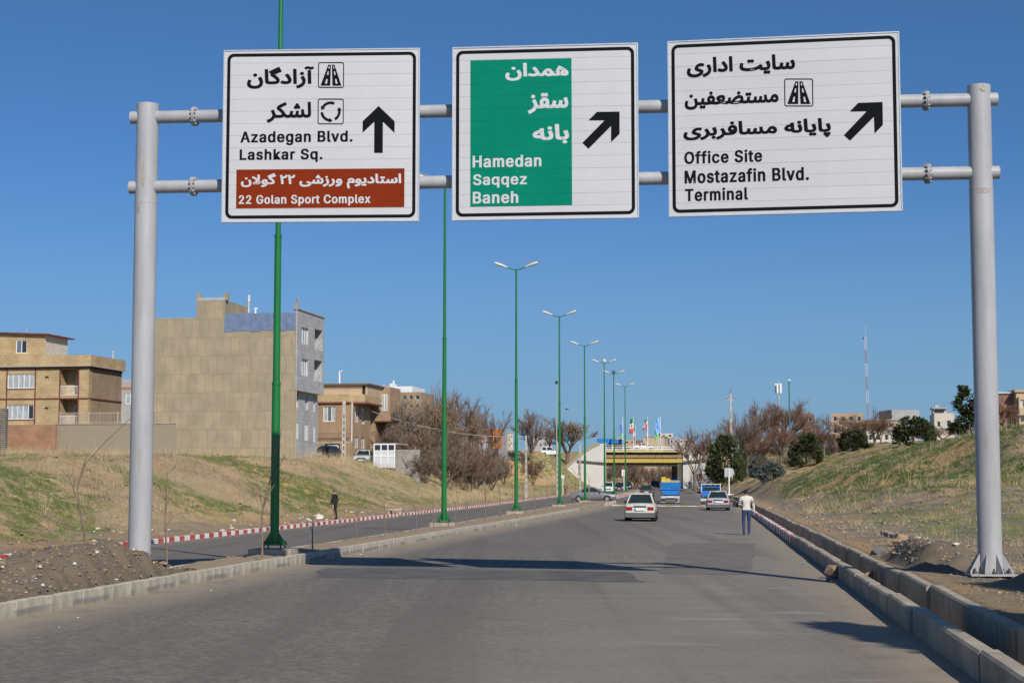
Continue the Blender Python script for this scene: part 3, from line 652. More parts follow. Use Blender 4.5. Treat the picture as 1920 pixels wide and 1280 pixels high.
# ------------------------------------------------------------------ street lamps
GP = M('green_pole_paint', (.008, .15, .03), .38, .15, .7, .05, 20, spec=.5); LH = M('lamp_housing', (.56, .55, .5), .5, .08, 3); LG = M('lamp_glass', (.35, .36, .36), .2)
def make_lamp():
    r = thing('street_lamp', 'x', 'street lamp')
    pl = MB(); pl.box(-.5, .5, -.45, .45, -.3, .14); rough = pl.build('plinth', CW, r)
    b = MB(); b.tube([(0, 0, .26), (0, 0, 4.0), (0, 0, 4.001), (0, 0, 7.5), (0, 0, 7.501), (0, 0, 13.75)], [.106, .1, .086, .08, .064, .05], 16)
    for z, q in ((3.98, .108), (7.46, .089)): b.tube([(0, 0, z-.03), (0, 0, z+.03)], q, 16)
    b.build('pole', GP, r, smooth=40)
    f = MB(); f.box(-.25, .25, -.25, .25, .225, .26); f.build('base_plate', GP, r)
    for k in range(4):
        g = MB(); g.prism([(.09, .26), (.25, .26), (.25, .29), (.1, .52)], -.008, .008, 'y', 0, Matrix.Rotation(k*pi/2, 4, 'Z')); g.build('gusset', GP, r)
        g = MB(); x, y = .2*(1 if k % 2 else -1), .2*(1 if k > 1 else -1); g.tube([(x, y, .1), (x, y, .32)], .018, 6); g.tube([(x, y, .26), (x, y, .29)], .033, 6); g.build('anchor_bolt', STEEL, r)
    for s in (-1, 1):
        g = MB(); g.tube([(0, 0, 13.66), (s*.25, 0, 13.74), (s*.62, 0, 13.86)], .03, 8); arm = g.build('arm', GP, r, smooth=40)
        h = MB(); rows = []
        for i in range(9):
            u = i/8; x = s*(.5+.72*u); z = 13.83+.245*u; wd = .02+.125*math.sin(min(1, u*1.25+.12)*pi*.62)*(1 if u < .95 else .75); ht = .03+.085*sin(min(1, u*1.1+.1)*pi*.6)*(1 if u < .97 else .7)
            rows.append([(x-s*.02*sin(a)*ht*4, wd*cos(a), z+ht*sin(a)*(1 if sin(a) > 0 else .55)) for a in [k*2*pi/12 for k in range(13)]])
        h.grid(rows); h.f.append(tuple(len(h.v)-13+k for k in range(12))); h.m.append(0); h.f.append(tuple(11-k for k in range(12))); h.m.append(0)
        hd = h.build('lamp_head', LH, r, smooth=50)
        q = MB(); q.box(s*.75-.2, s*.75+.2, -.09, .09, -.02, 0); gl = q.build('lens', LG, hd); gl.location = (0, 0, 0); gl.location = (s*.12, 0, 13.875); gl.rotation_euler = (0, -s*.32, 0)
    return r
lampY = [41, 67.2, 93.4, 119.8, 145.5, 172, 192, 217.5]; lampPX = [515.5, 832.5, 968, 1049.5, 1097, 1134, 1152, 1173]; lampTop = [None, None, 505, 593, 648, 681, 701, 724]
lampL = ['tall green street lamp rising behind the leftmost white sign', 'green street lamp whose head hides behind the gap between left and middle signs', 'nearest green street lamp whose two heads show against the sky', 'second green street lamp along with both heads visible below the signs', 'third visible green double street lamp down the median', 'green double street lamp with a white dome on top, left of the pair', 'green double street lamp carrying a dark ball on top', 'farthest green double street lamp by the underpass']
lproto = make_lamp()
for i, Y in enumerate(lampY):
    o = lproto if i == 0 else copy_tree(lproto)
    x = float(lampx(Y)); x = at_y(lampPX[i], 940, Y).x; z = road_z(x, Y)+.2
    s = 1.0
    if lampTop[i]: s = (at_y(960, lampTop[i], Y).z-z)/13.72
    if i < 2: s = (1.06, 1.02)[i]
    o.location = (x, Y, z); o.scale = (s, s, s); o.rotation_euler = (0, 0, radians(-6.7)); tag(o, lampL[i], 'street lamp', 'green street lamps along the median')
    if i in (5, 6):
        d = MB(); rows = [[(.2*cos(a)*cos(b), .2*sin(a)*cos(b), 13.95+.22*sin(b)) for a in np.linspace(0, 2*pi, 13)] for b in np.linspace(-.5 if i == 5 else -1.5, 1.5, 7)]
        d.grid(rows); d.tube([(0, 0, 13.7), (0, 0, 13.9)], .04, 8); d.build('dome', LH if i == 5 else M('dark_dome', (.08, .08, .09), .3), o, smooth=60)
# ------------------------------------------------------------------ buildings
class Frame:
    """corner = front right corner of a building on plan; local x along the front (to the right), y away, z up"""
    def __init__(s, px, Y, yaw=-10, zb=None):
        c = at_y(px, 860, Y); s.o = Vector((c.x, Y, 0)); s.a = radians(yaw); s.R = Matrix.Rotation(-s.a, 3, 'Z')
        s.C = s.R @ (Vector((0, 0, CAMZ))-s.o)
    def front(s, px, py, off=0):
        d = s.R @ ray(px, py); p = s.C+d*((off-s.C.y)/d.y); return p.x, p.z
    def right(s, px, py, off=0):
        d = s.R @ ray(px, py); p = s.C+d*((off-s.C.x)/d.x); return p.y, p.z
    def root(s, name, label, cat, group=None): return thing(name, label, cat, s.o, s.a, group)
    def frect(s, x0, y0, x1, y1, off=0):
        a, b = s.front(x0, (y0+y1)/2, off)[0], s.front(x1, (y0+y1)/2, off)[0]; t, u = s.front((x0+x1)/2, y0, off)[1], s.front((x0+x1)/2, y1, off)[1]; return a, b, u, t
    def rrect(s, x0, y0, x1, y1, off=0):
        a, b = s.right(x0, (y0+y1)/2, off)[0], s.right(x1, (y0+y1)/2, off)[0]; t, u = s.right((x0+x1)/2, y0, off)[1], s.right((x0+x1)/2, y1, off)[1]; return a, b, u, t
def facade(mb, axis, a0, a1, z0, z1, holes, off=0, depth=.22, mi=0, mr=None):
    A = sorted({a0, a1, *[min(max(h[k], a0), a1) for h in holes for k in (0, 1)]}); Z = sorted({z0, z1, *[min(max(h[k], z0), z1) for h in holes for k in (2, 3)]})
    P = (lambda a, d, z: (a, off+d, z)) if axis == 'x' else (lambda a, d, z: (off-d, a, z))
    for i in range(len(A)-1):
        for j in range(len(Z)-1):
            ca, cz = (A[i]+A[i+1])/2, (Z[j]+Z[j+1])/2
            if any(h[0] < ca < h[1] and h[2] < cz < h[3] for h in holes): continue
            mb.add([P(A[i], 0, Z[j]), P(A[i+1], 0, Z[j]), P(A[i+1], 0, Z[j+1]), P(A[i], 0, Z[j+1])], [(0, 1, 2, 3)], mi)
    for h in holes:
        d = h[4] if len(h) > 4 else depth
        c = [(h[0], h[2]), (h[1], h[2]), (h[1], h[3]), (h[0], h[3])]
        for k in range(4):
            p, q = c[k], c[(k+1) % 4]; mb.add([P(p[0], 0, p[1]), P(q[0], 0, q[1]), P(q[0], d, q[1]), P(p[0], d, p[1])], [(0, 1, 2, 3)], mi if mr is None else mr)
        mb.add([P(p[0], d, p[1]) for p in c], [(0, 1, 2, 3)], mi if mr is None else mr)
WF = M('white_window_frame', (.75, .75, .74), .5); GLD = M('dark_glass', (.03, .035, .045), .08); CUR = M('curtained_glass', (.36, .39, .39), .15, .35, 6, stretch=(3, 3, .2)); GLM = M('grey_glass', (.13, .15, .18), .1)
def window(parent, axis, r, off, panes=2, depth=.16, fm=None, gm=None, name='window', bars=0, label=None):
    fm = fm or WF; P = (lambda m, a, b, d0, d1, z0, z1: m.box(a, b, off+d0, off+d1, z0, z1)) if axis == 'x' else (lambda m, a, b, d0, d1, z0, z1: m.box(off-d1, off-d0, a, b, z0, z1))
    a0, a1, z0, z1 = r[:4]; f = MB(); t = .07
    for q in ((a0, a1, z0, z0+t), (a0, a1, z1-t, z1), (a0, a0+t, z0+t, z1-t), (a1-t, a1, z0+t, z1-t)): P(f, q[0], q[1], depth-.05, depth, q[2], q[3])
    for k in range(1, panes):
        x = a0+(a1-a0)*k/panes; P(f, x-t/2, x+t/2, depth-.051, depth, z0+t, z1-t)
    for k in range(bars): z = z0+(z1-z0)*(k+1)/(bars+1); P(f, a0+t, a1-t, depth-.049, depth, z-.025, z+.025)
    o = f.build(name, fm, parent)
    if label: o['label'] = label
    for k in range(panes):
        g = MB(); x0, x1 = a0+(a1-a0)*k/panes, a0+(a1-a0)*(k+1)/panes; P(g, x0+.02, x1-.02, depth-.02, depth-.01, z0+.02, z1-.02)
        g.build('pane', (gm[k % len(gm)] if isinstance(gm, list) else gm) or GLM, o)
    return o
CREAM = brick_mat('cream_tile_facing', (.50, .37, .205), (.43, .31, .165), (.3, .2, .105), .5, .24, .014, .22); TANB = brick_mat('tan_brick', (.36, .24, .145), (.26, .165, .095), (.33, .25, .165), .24, .085, .018, .2)
RED = M('oxide_red_steel', (.16, .04, .03), .7, .2, 3); BRK = brick_mat('brown_brick', (.40, .25, .145), (.31, .18, .1), (.36, .27, .18), .24, .085, .016, .2); CEM = M('cement_render', (.33, .275, .2), .92, .14, .55, .3, 6, col2=(.27, .225, .16)); PLA = M('plaster', (.47, .35, .23), .9, .1, .5)
# ---- cream house far left
H = Frame(163, 166); h = H.root('house', 'cream tiled two storey house with red steel bands and rooftop room, far left', 'house')
zt, zp, zm, zb = H.front(150, 665.5)[1], H.front(150, 686.5)[1], H.front(150, 746)[1], 6.0
xl = H.front(-40, 700)[0]; w1 = H.frect(14, 701, 65, 728); w2 = H.frect(12, 759, 63, 786); bal1 = H.frect(112, 691, 146, 741); bal2 = H.frect(112, 748, 146, 797)
v1 = H.frect(84, 705, 91, 712); v2 = H.frect(83, 763, 90, 770)
mb = MB(); facade(mb, 'x', xl, 0, zb, zp, [w1, w2, (*bal1, 1.6), (*bal2, 1.6), v1, v2]); mb.build('wall', CREAM, h)
bk = 8.2; pc = H.front(147, 700)[0]
mb = MB(); mb.add([(0, .6, zb), (0, bk, zb), (0, bk, zp), (0, .6, zp)], [(0, 1, 2, 3)]); mb.add([(xl, bk, zb), (0, bk, zb), (0, bk, zp), (xl, bk, zp)], [(0, 1, 2, 3)]); mb.build('side_wall', TANB, h)
mb = MB(); mb.box(-.02, .06, -.06, .62, zb, zp); mb.build('corner_pier', CREAM, h)
mb = MB(); mb.box(xl, .35, -.35, bk+.1, zp+.1, zt-.003); mb.build('parapet', CREAM, h)
mb = MB(); mb.box(xl, .42, -.42, bk+.15, zp-.02, zp+.1); mb.build('cornice', M('grey_concrete_band', (.38, .34, .29), .9, .15, 2), h)
for z in (zp-.12, zm): mb = MB(); mb.box(xl, .07, -.08, .02, z-.09, z+.03); mb.box(.02, .09, .02, bk, z-.09, z+.03); mb.build('steel_band', RED, h)
for px in (12.5, 66, 112, 147): x = H.front(px, 740)[0]; mb = MB(); mb.box(x-.06, x+.06, -.06, .02, zb, zp-.2); mb.build('steel_post', RED, h)
for r in (w1, w2): window(h, 'x', r, 0, 5, .12, WF, [CUR, CUR, CUR, CUR, CUR if r is w1 else GLD])
for r in (w1, w2): mb = MB(); mb.box(r[0]-.1, r[1]+.1, -.05, .02, r[2]-.1, r[2]); mb.build('window_sill', RED, h)
for r, nm in ((bal1, 0), (bal2, 1)):
    a, b, z0, z1 = r; d0, d1 = a+(b-a)*(.56 if not nm else .45), a+(b-a)*(.97 if not nm else .8)
    window(h, 'x', (d0, d1, z0+.05, z0+(z1-z0)*.78), 0, 1, 1.55, WF, GLM, 'balcony_door', 1)
    mb = MB(); mb.box(a, b, -.05, 0, z0+.9, z0+.95); mb.box(a, b, -.05, 0, z0+.02, z0+.07)
    for k in range(15): x = a+(b-a)*k/14; mb.box(x-.012, x+.012, -.04, -.02, z0, z0+.92)
    mb.build('balcony_railing', WF, h)
rt = H.front(60, 634, 1.2)[1]; px1 = H.front(84, 650, 1.2)[0]; px2 = px1+2.0; zr0 = zt-.3
pw_ = H.frect(30, 637.5, 50.5, 662, 1.2)
mb = MB(); facade(mb, 'x', xl, px1, zr0, rt+.5, [pw_], 1.2); mb.build('rooftop_room_wall', CREAM, h)
mb = MB(); facade(mb, 'y', 1.2, 6.5, zr0, rt+.3, [], px1); mb.build('rooftop_room_side', M('white_brick', (.52, .47, .41), .9, .15, 4, .4, 14), h)
mb = MB(); mb.prism([(xl, rt+.62), (px1+.5, rt+.3), (px1+.5, rt+.42), (xl, rt+.74)], .8, 7.2, 'y'); mb.build('rooftop_room_roof', RED, h)
window(h, 'x', pw_, 1.2, 2, .1, WF, [GLM, GLD])
mb = MB(); mb.tube([(-.6, bk-1, zt), (-.6, bk-1, zt+.75)], .1, 8); mb.tube([(-.6, bk-1, zt+.75), (-.6, bk-1, zt+.95)], .16, 8); mb.build('flue', ALU, h)
mb = MB(); X = H.front(50, 620, 3)[0]; mb.tube([(X, 3, rt), (X, 3, rt+1.3)], .025, 5); mb.tube([(X-.4, 3, rt+1.2), (X+.4, 3, rt+1.2)], .02, 5); mb.build('aerial', ALU, h)
# ---- walls in front of the house
def slab(name, label, cat, pxs, Y, py0, py1, mat, th=.3, zlow=None, yaw=-10):
    f = Frame(pxs[1], Y, yaw); a, b, z0, z1 = f.frect(pxs[0], py0, pxs[1], py1); r = f.root(name, label, cat); mb = MB(); mb.box(a, b, 0, th, z0 if zlow is None else zlow, z1); mb.build('wall_face', mat, r); return f, r, (a, b, z0, z1)
slab('brick_wall', 'low red brick boundary wall beneath the cream house', 'wall', (4, 104), 158, 796, 838, brick_mat('red_brick', (.37, .19, .105), (.30, .145, .08), (.33, .22, .14), .26, .1, .014, .25), zlow=3.6)
f, r, (a, b, z0, z1) = slab('concrete_wall', 'cement rendered retaining wall with white railing behind the left gantry post', 'wall', (104, 330), 157, 795, 852, CEM, .35, 3.4)
mb = MB(); mb.box(a-.03, b, -.06, .4, z1, z1+.08); mb.build('coping', CW, r)
mb = MB(); a1 = f.front(150, 790)[0]
for z in (z1+.2, z1+1.05): mb.box(a+.3, b, .12, .16, z, z+.04)
for k in range(int((b-a-.3)/.14)): x = a+.3+k*.14; mb.box(x, x+.022, .13, .15, z1+.1, z1+1.2)
for k in range(5): x = a+.3+k*(b-a-.4)/4; mb.box(x, x+.07, .1, .17, z1+.08, z1+1.25)
mb.build('railing', M('beige_railing', (.42, .36, .29), .6), r)
slab('stone_wall', 'crumbling grey rubble stone wall at the far left edge', 'wall', (-60, 10), 150, 766, 836, brick_mat('rubble_stone', (.25, .22, .18), (.17, .15, .125), (.1, .085, .07), .5, .17, .03, .35), .5, 3.6)
# ---- grey house glimpsed behind
H = Frame(262, 200); h = H.root('house', 'small grey house with arched white window glimpsed left of the gantry post', 'house')
zt = H.front(240, 711)[1]; aw = H.frect(235.5, 736, 262, 757); mb = MB(); facade(mb, 'x', H.front(205, 740)[0], .6, 3, zt, [aw]); mb.build('wall', M('grey_plaster', (.36, .35, .34), .9, .1, 1), h); mb = MB(); mb.box(H.front(205, 740)[0], .6, .25, 8, 3, zt-.02); mb.build('rear_body', MATS['grey_plaster'], h)
window(h, 'x', aw, 0, 3, .1, WF, CUR); mb = MB(); mb.box(H.front(205, 740)[0], .6, -.06, .01, zt-1.2, zt-.9); mb.build('brick_band', M('orange_brick_band', (.45, .16, .07), .9, .2, 5), h)
# ---- tall cement sided block
def cement_panels():
    m = bpy.data.materials.new('patchy_cement'); m.use_nodes = True; N = m.node_tree.nodes; L = m.node_tree.links; b = N['Principled BSDF']; b.inputs['Roughness'].default_value = .93
    tc = N.new('ShaderNodeTexCoord'); sp = N.new('ShaderNodeSeparateXYZ'); L.new(tc.outputs['Object'], sp.inputs[0])
    ad = N.new('ShaderNodeMath'); L.new(sp.outputs[0], ad.inputs[0]); L.new(sp.outputs[1], ad.inputs[1]); cb = N.new('ShaderNodeCombineXYZ'); L.new(ad.outputs[0], cb.inputs[0]); L.new(sp.outputs[2], cb.inputs[1])
    wn = N.new('ShaderNodeTexNoise'); wn.inputs['Scale'].default_value = .9; wn.inputs['Detail'].default_value = 3; L.new(cb.outputs[0], wn.inputs['Vector'])
    wm = N.new('ShaderNodeVectorMath'); wm.operation = 'MULTIPLY_ADD'; wm.inputs[1].default_value = (.5, .3, 0); L.new(wn.outputs['Color'], wm.inputs[0]); L.new(cb.outputs[0], wm.inputs[2])
    bt = N.new('ShaderNodeTexBrick'); L.new(wm.outputs[0], bt.inputs['Vector'])
    for k, v in (('Color1', (.35, .285, .19, 1)), ('Color2', (.305, .25, .17, 1)), ('Mortar', (.268, .217, .147, 1))): bt.inputs[k].default_value = v
    for k, v in (('Scale', 1), ('Brick Width', .85), ('Row Height', 1.75), ('Mortar Size', .07), ('Mortar Smooth', 1)): bt.inputs[k].default_value = v
    bt.offset = .35; nz = N.new('ShaderNodeTexNoise'); nz.inputs['Scale'].default_value = .7; nz.inputs['Detail'].default_value = 7; L.new(tc.outputs['Object'], nz.inputs['Vector'])
    mr = N.new('ShaderNodeMapRange'); mr.inputs[1].default_value = .3; mr.inputs[2].default_value = .7; mr.inputs[3].default_value = .87; mr.inputs[4].default_value = 1.12; L.new(nz.outputs[0], mr.inputs[0])
    mu = N.new('ShaderNodeVectorMath'); mu.operation = 'SCALE'; L.new(bt.outputs[0], mu.inputs[0]); L.new(mr.outputs[0], mu.inputs['Scale']); L.new(mu.outputs[0], b.inputs['Base Color']); return m
PC = cement_panels(); GST = brick_mat('grey_stone_tile', (.40, .40, .40), (.33, .335, .34), (.27, .27, .27), .75, .36, .01, .14)
H = Frame(555, 155); h = H.root('apartment_block', 'tall apartment block with blank cement side wall and grey stone front', 'building')
z0 = 3.4; zw = H.front(500, 612.5)[1]; zl_ = H.front(330, 596)[1]; xa = H.front(270, 700)[0]; xs = H.front(368.5, 600)[0]; xt = H.front(421, 600)[0]; ztw = H.front(395, 563)[1]; zmt = H.front(500, 586)[1]
yb = H.right(606, 700)[0]
mb = MB(); mb.box(xa, xs, 0, yb+2, z0, zl_); mb.box(xs, xt, 0, 7, z0, ztw); mb.box(xt, -.12, .0, .25, z0, zw); mb.box(xt, -1.9, .25, yb, z0, zw); mb.build('side_wall', PC, h)
mb = MB()
nP = 8
for k in range(nP):
    x0, x1 = xt+.02+(-.2-xt)*k/nP, xt+(-.2-xt)*(k+1)/nP; g = MB(); g.box(x0, x1, -.03-.008*(k % 2), .0-.004, zw-.35-.1*(k % 3 == 0), zmt-.05*(k % 2)); g.build('metal_sheet', M('blue_sheet_metal', (.16, .21, .33), .5, .15, 1.5, metal=.15), h)
mb = MB(); mb.box(xt+.1, -.15, 0, .12, zw-.01, zmt-.06); mb.build('parapet', CW, h)
# grey stone front with bay, windows and balconies
zz = lambda px, py: H.right(px, py)[1]
yA, yB_, yC = .0, H.right(590, 700)[0], H.right(606, 700)[0]
ztop = zz(580, 594); zbay = zz(572, 733)
wl = [H.rrect(540+x0/4.2625, 570+y0/4.267, 540+x1/4.2625, 570+y1/4.267) for x0, y0, x1, y1 in ((110,190,165,320),(108,440,162,572))]
bl = [H.rrect(540+x0/4.2625, 570+y0/4.267, 540+x1/4.2625, 570+y1/4.267) for x0, y0, x1, y1 in ((213,205,276,372),(209,450,274,618))]
lw = [H.rrect(540+x0/4.2625, 570+y0/4.267, 540+x1/4.2625, 570+y1/4.267) for x0, y0, x1, y1 in ((90,692,130,825),(180,722,207,845),(247,737,261,860),(88,952,128,1075),(176,967,205,1090),(246,985,259,1105))]
mb = MB(); facade(mb, 'y', 0, yC, z0, zbay, lw, -.55, .3); mb.build('lower_front', GST, h)
mb = MB(); facade(mb, 'y', -.05, yC, zbay, ztop+.35, wl+[(*q, 1.3) for q in bl], 0, .3); mb.box(-.14, -.003, -.05, .0, zbay, ztop+.35); mb.box(-1.0, -.002, 0, yC, zbay-.06, zbay+.001); mb.box(-1, 0, yC, yC+.2, zbay, ztop+.3); mb.build('upper_front', GST, h)
mb = MB(); mb.box(-.5, .1, -.12, yC+.25, ztop+.35, ztop+.45); mb.build('roof_coping', CW, h)
for r in wl: window(h, 'y', r, 0, 3, .2, WF, CUR)
for i, r in enumerate(lw):
    if i < 3: window(h, 'y', r, -.55, 2, .2, WF, GLM)
    else:
        g = MB(); g.box(-.62, -.57, r[0], r[1], r[2], r[3]); o = g.build('closed_shutter', WF, h)
        for k in range(6): g = MB(); z = r[2]+(r[3]-r[2])*(k+.5)/6; g.box(-.572, -.556, r[0]+.04, r[1]-.04, z-.03, z+.03); g.build('slat', WF, o)
for r in bl:
    g = MB(); g.box(-.06, -.02, r[0], r[1], r[2]+1.0, r[2]+1.05)
    for k in range(9): y = r[0]+(r[1]-r[0])*k/8; g.box(-.05, -.03, y-.015, y+.015, r[2], r[2]+1)
    for k in range(3): g.box(-.05, -.03, r[0], r[1], r[2]+.25*(k+1), r[2]+.25*(k+1)+.03)
    g.build('balcony_railing', WF, h); window(h, 'y', (r[0]+.3, r[1]-.3, r[2], r[2]+2.1), 0, 2, 1.25, WF, GLM, 'balcony_door')
for px in (371.5, 422):
    x = H.front(px, 560)[0]; g = MB(); y = .3; g.box(x-.22, x+.22, y-.2, y+.24, ztw, ztw+.7); g.build('corner_post', PC, h)
g = MB(); g.box(xs+.1, xt, .05, .12, ztw, ztw+.28); g.build('roof_felt_edge', ALU, h)
x = H.front(421, 570)[0]; g = MB(); g.tube([(xt+.1, 6.6, zw), (xt+.1, 6.6, ztw+.5)], .12, 8); g.tube([(xt+.1, 6.6, ztw+.5), (xt+.1, 6.6, ztw+1.2)], .2, 8); g.build('flue', ALU, h)
g = MB(); x = H.front(479, 580, 4)[0]; g.tube([(x, 4, zw), (x, 4, zw+2.2)], .09, 8); g.box(x-.1, x+.22, 3.9, 4.1, zw+2.1, zw+2.25); g.build('vent_pipe', WF, h)
g = MB(); g.box(-.25, -.0, .05, .3, ztop+.45, ztop+1.0); g.tube([(-.1, .2, ztop+.45), (-.1, .2, ztop+1.5)], .1, 6); g.build('chimney_pot', CW, h)
g = MB(); g.box(-.08, -.01, yA-.02, .02, z0, zbay); g.build('edge_strip', M('sandy_render_edge', (.48, .36, .22), .9), h)
# ---- brown brick house with cantilevered roof terrace
H = Frame(661, 176); h = H.root('house', 'brown brick house with cantilevered cream parapet and white windows, beside bare trees', 'house')
Z4 = lambda y: 700+y/7.11
X4 = lambda x: 590+x/7.11
z0 = 3.2; zpar1 = H.front(640, Z4(275))[1]; zpar0 = H.front(640, Z4(378))[1]; xl = H.front(596, 760)[0]; yb = H.right(695, 790)[0]; ztop = H.front(640, Z4(135))[1]
fw = H.frect(X4(115), Z4(440), X4(278), Z4(640)); sw = [H.rrect(X4(a), Z4(b), X4(c), Z4(d)) for a, b, c, d in ((533,440,580,650),(625,470,670,675),(532,840,580,990),(620,850,668,1000))]
mb = MB(); facade(mb, 'x', xl, 0, z0, zpar0, [fw]); mb.add([(xl, yb, z0), (0, yb, z0), (0, yb, zpar0), (xl, yb, zpar0)], [(0, 1, 2, 3)]); mb.build('wall', BRK, h)
mb = MB(); facade(mb, 'y', 0, yb, z0, zpar0, sw); mb.build('side_wall', BRK, h)
window(h, 'x', fw, 0, 3, .12, WF, [CUR, GLM, CUR])
for r in sw: window(h, 'y', r, 0, 2, .15, WF, GLM)
co = 1.1; mb = MB(); mb.prism([(xl, -.15), (-.4, -.15), (co, .9), (co, yb+.5), (xl, yb+.5)], zpar0, zpar1, 'z'); mb.build('parapet', CREAM, h)
mb = MB(); mb.prism([(xl, -.2), (-.4, -.2), (co+.08, .88), (co+.08, yb+.6), (xl, yb+.6)], zpar0-.18, zpar0-.003, 'z'); mb.build('steel_edge', RED, h)
aw = H.frect(X4(632), Z4(150), X4(676), Z4(290), 2)
mb = MB(); xr = H.front(X4(700), 720, 2)[0]; facade(mb, 'x', xl, xr, zpar1-.5, ztop, [aw], 2); mb.box(xl, xr, 2.3, yb+2, zpar1-.5, ztop-.01); mb.build('rooftop_room', PLA, h); window(h, 'x', aw, 2, 1, .12, M('dark_frame', (.08, .06, .05), .5), GLD, 'arched_window')
mb = MB(); mb.box(xl-.2, xr+.25, 1.7, yb+2.2, ztop, ztop+.14); mb.build('eave', M('dark_eave', (.16, .12, .09), .8), h)
for k in range(22): mb = MB(); x = xl+(xr-xl)*k/21; mb.box(x-.05, x+.05, 1.62, 1.7, ztop-.12, ztop+.02); mb.build('rafter_end', MATS['dark_eave'], h)
mb = MB(); mb.box(-4, 1.9, yb+1.2, yb+6, H.right(700, Z4(630))[1], ztop+.1); mb.build('brick_bay', BRK, h); mb = MB(); mb.box(.1, 2.0, yb+1.1, yb+6.1, H.right(700, Z4(630))[1]-.14, H.right(700, Z4(630))[1]-.003); mb.build('steel_edge', RED, h)
mb = MB(); mb.box(-4, .2, yb+1.25, yb+6, z0, H.right(700, Z4(630))[1]); mb.build('bay_support', BRK, h)
window(h, 'x', (.95, 1.6, H.right(700, Z4(500))[1], H.right(700, Z4(280))[1]), yb+1.05, 2, .12, WF, CUR, 'bay_window')
zf = H.front(620, Z4(795))[1]; ze = H.front(620, Z4(905))[1]; mb = MB(); mb.box(xl-.3, .0, -.62, -.58, zf-.06, zf); mb.box(xl-.3, 0, -.62, -.58, ze, ze+.06)
for k in range(24): x = xl-.3+(-xl+.3)*k/24; mb.box(x, x+.05, -.61, -.59, ze, zf)
mb.build('terrace_railing', M('brown_railing', (.2, .12, .08), .8), h)
mb = MB(); mb.box(xl-.5, .1, -.7, 0, ze-.25, ze); mb.build('terrace_slab', CW, h); mb = MB(); mb.box(xl-.6, xl+1.0, -.75, -.5, z0, ze-.2); mb.box(-1.2, .12, -.75, -.5, z0, ze-.2); mb.build('yard_wall', TANB, h)
mb = MB(); mb.box(xl+1.3, xl+1.42, -.7, -.62, z0, ze-.4); mb.box(xl+2.4, xl+2.52, -.7, -.62, z0, ze-.4); mb.box(xl+1.3, xl+2.5, -.7, -.62, ze-.5, ze-.4); mb.build('yard_gate_frame', WF, h); mb = MB(); mb.box(xl+1.42, xl+2.4, -.65, -.63, z0, ze-.5); mb.build('yard_gate', M('brown_gate', (.16, .07, .05), .6), h)
mb = MB(); mb.tube([(xl+1.5, 3, ztop), (xl+1.5, 3, ztop+1.5), (xl+1.8, 3, ztop+1.55)], .1, 8); mb.build('flue', WF, h)
mb = MB(); mb.tube([(-.1, -.05, z0), (-.1, -.05, zpar0)], .05, 6); mb.build('rain_pipe', WF, h)
# ---- white gate and its pier
H = Frame(740.5, 168); h = H.root('gate', 'white steel driveway gate with three glazed top lights beside a cement pier', 'gate')
r = H.frect(701.5, 832.5, 740, 871); a, b, z0_, z1_ = r; z0_ -= .3
mb = MB(); zk = [z0_, z0_+(z1_-z0_)*.5, z0_+(z1_-z0_)*.72, z1_]
for z in zk[1:]: mb.box(a, b, -.03, .05, z-.06, z+.06)
for k in range(4): x = a+(b-a)*k/3; mb.box(x-.06, x+.06, -.032, .052, z0_, z1_+.06)
mb.build('gate_frame', WF, h)
for k in range(3):
    x0, x1 = a+(b-a)*k/3+.06, a+(b-a)*(k+1)/3-.06
    g = MB(); g.box(x0, x1, 0, .02, z0_, zk[2]); g.build('sheet_panel', M('gate_sheet', (.56, .58, .63), .5), h); g = MB(); g.box(x0, x1, 0, .02, zk[2], z1_); g.build('pane', GLD, h)
g = MB(); g.box(b+.1, b+2.6, -.05, .25, z0_-1.6, z1_-.55); g.build('pier', M('grey_cement', (.28, .26, .24), .9, .2, 1.5), h); g = MB(); g.box(a, b+.2, .5, 5, z1_+.0, z1_+.12); g.build('carport_roof', ALU, h)
# ---- farther buildings as plain bodies with built windows
def far_building(name, label, rect, Y, depth, mat, wins=(), yaw=-10, parts=(), zlow=0, panes=1, gm=None, wmat=None, roof=None):
    f = Frame(rect[2], Y, yaw); a, b, z0, z1 = f.frect(*rect); r = f.root(name, label, 'building'); holes = [f.frect(*q) for q in wins]
    mb = MB(); facade(mb, 'x', a, b, zlow, z1, holes, 0, .3); mb.box(a, b, .35, depth, zlow, z1-.01); mb.box(a, a+.01, 0, .36, zlow, z1); mb.box(b-.01, b, 0, .36, zlow, z1); mb.box(a, b, 0, .36, z1-.02, z1); mb.build('wall', mat, r)
    for q in holes: window(r, 'x', q, 0, panes, .2, wmat or WF, gm or GLD)
    for nm, q, m_, d0, d1 in parts: x0, x1, u, v = f.frect(*q); g = MB(); g.box(x0, x1, d0, d1, u, v); g.build(nm, m_, r)
    if roof: g = MB(); g.box(a-.2, b+.2, -.2, depth+.2, z1, z1+.3); g.build('roof_edge', roof, r)
    return f, r
WHT = M('white_cladding', (.68, .68, .70), .7, .12, .4, stretch=(1, 1, .3)); 
far_building('tower_building', 'pale white high building with stepped roof far behind the bare trees', (724, 724, 773, 800), 420, 14, WHT, [(728+k*7.5, y, 732.5+k*7.5, y+7) for k in range(6) for y in (738, 752, 766, 780)], zlow=8, parts=[('roof_turret', (727, 718, 734, 726), WHT, 2, 6), ('mast', (731, 712, 733, 720), WHT, 3, 4), ('lower_wing', (706, 741, 724, 800), WHT, 1, 9), ('scaffold_tower', (720, 722, 725, 800), M('scaffold_grey', (.4, .4, .4), .8), -2, -.5)])
far_building('brick_building', 'tan brick building under the white tower behind bare trees', (738, 735, 790, 800), 330, 12, TANB, [(743+k*12, y, 750+k*12, y+8) for k in range(4) for y in (741, 757)], zlow=5)
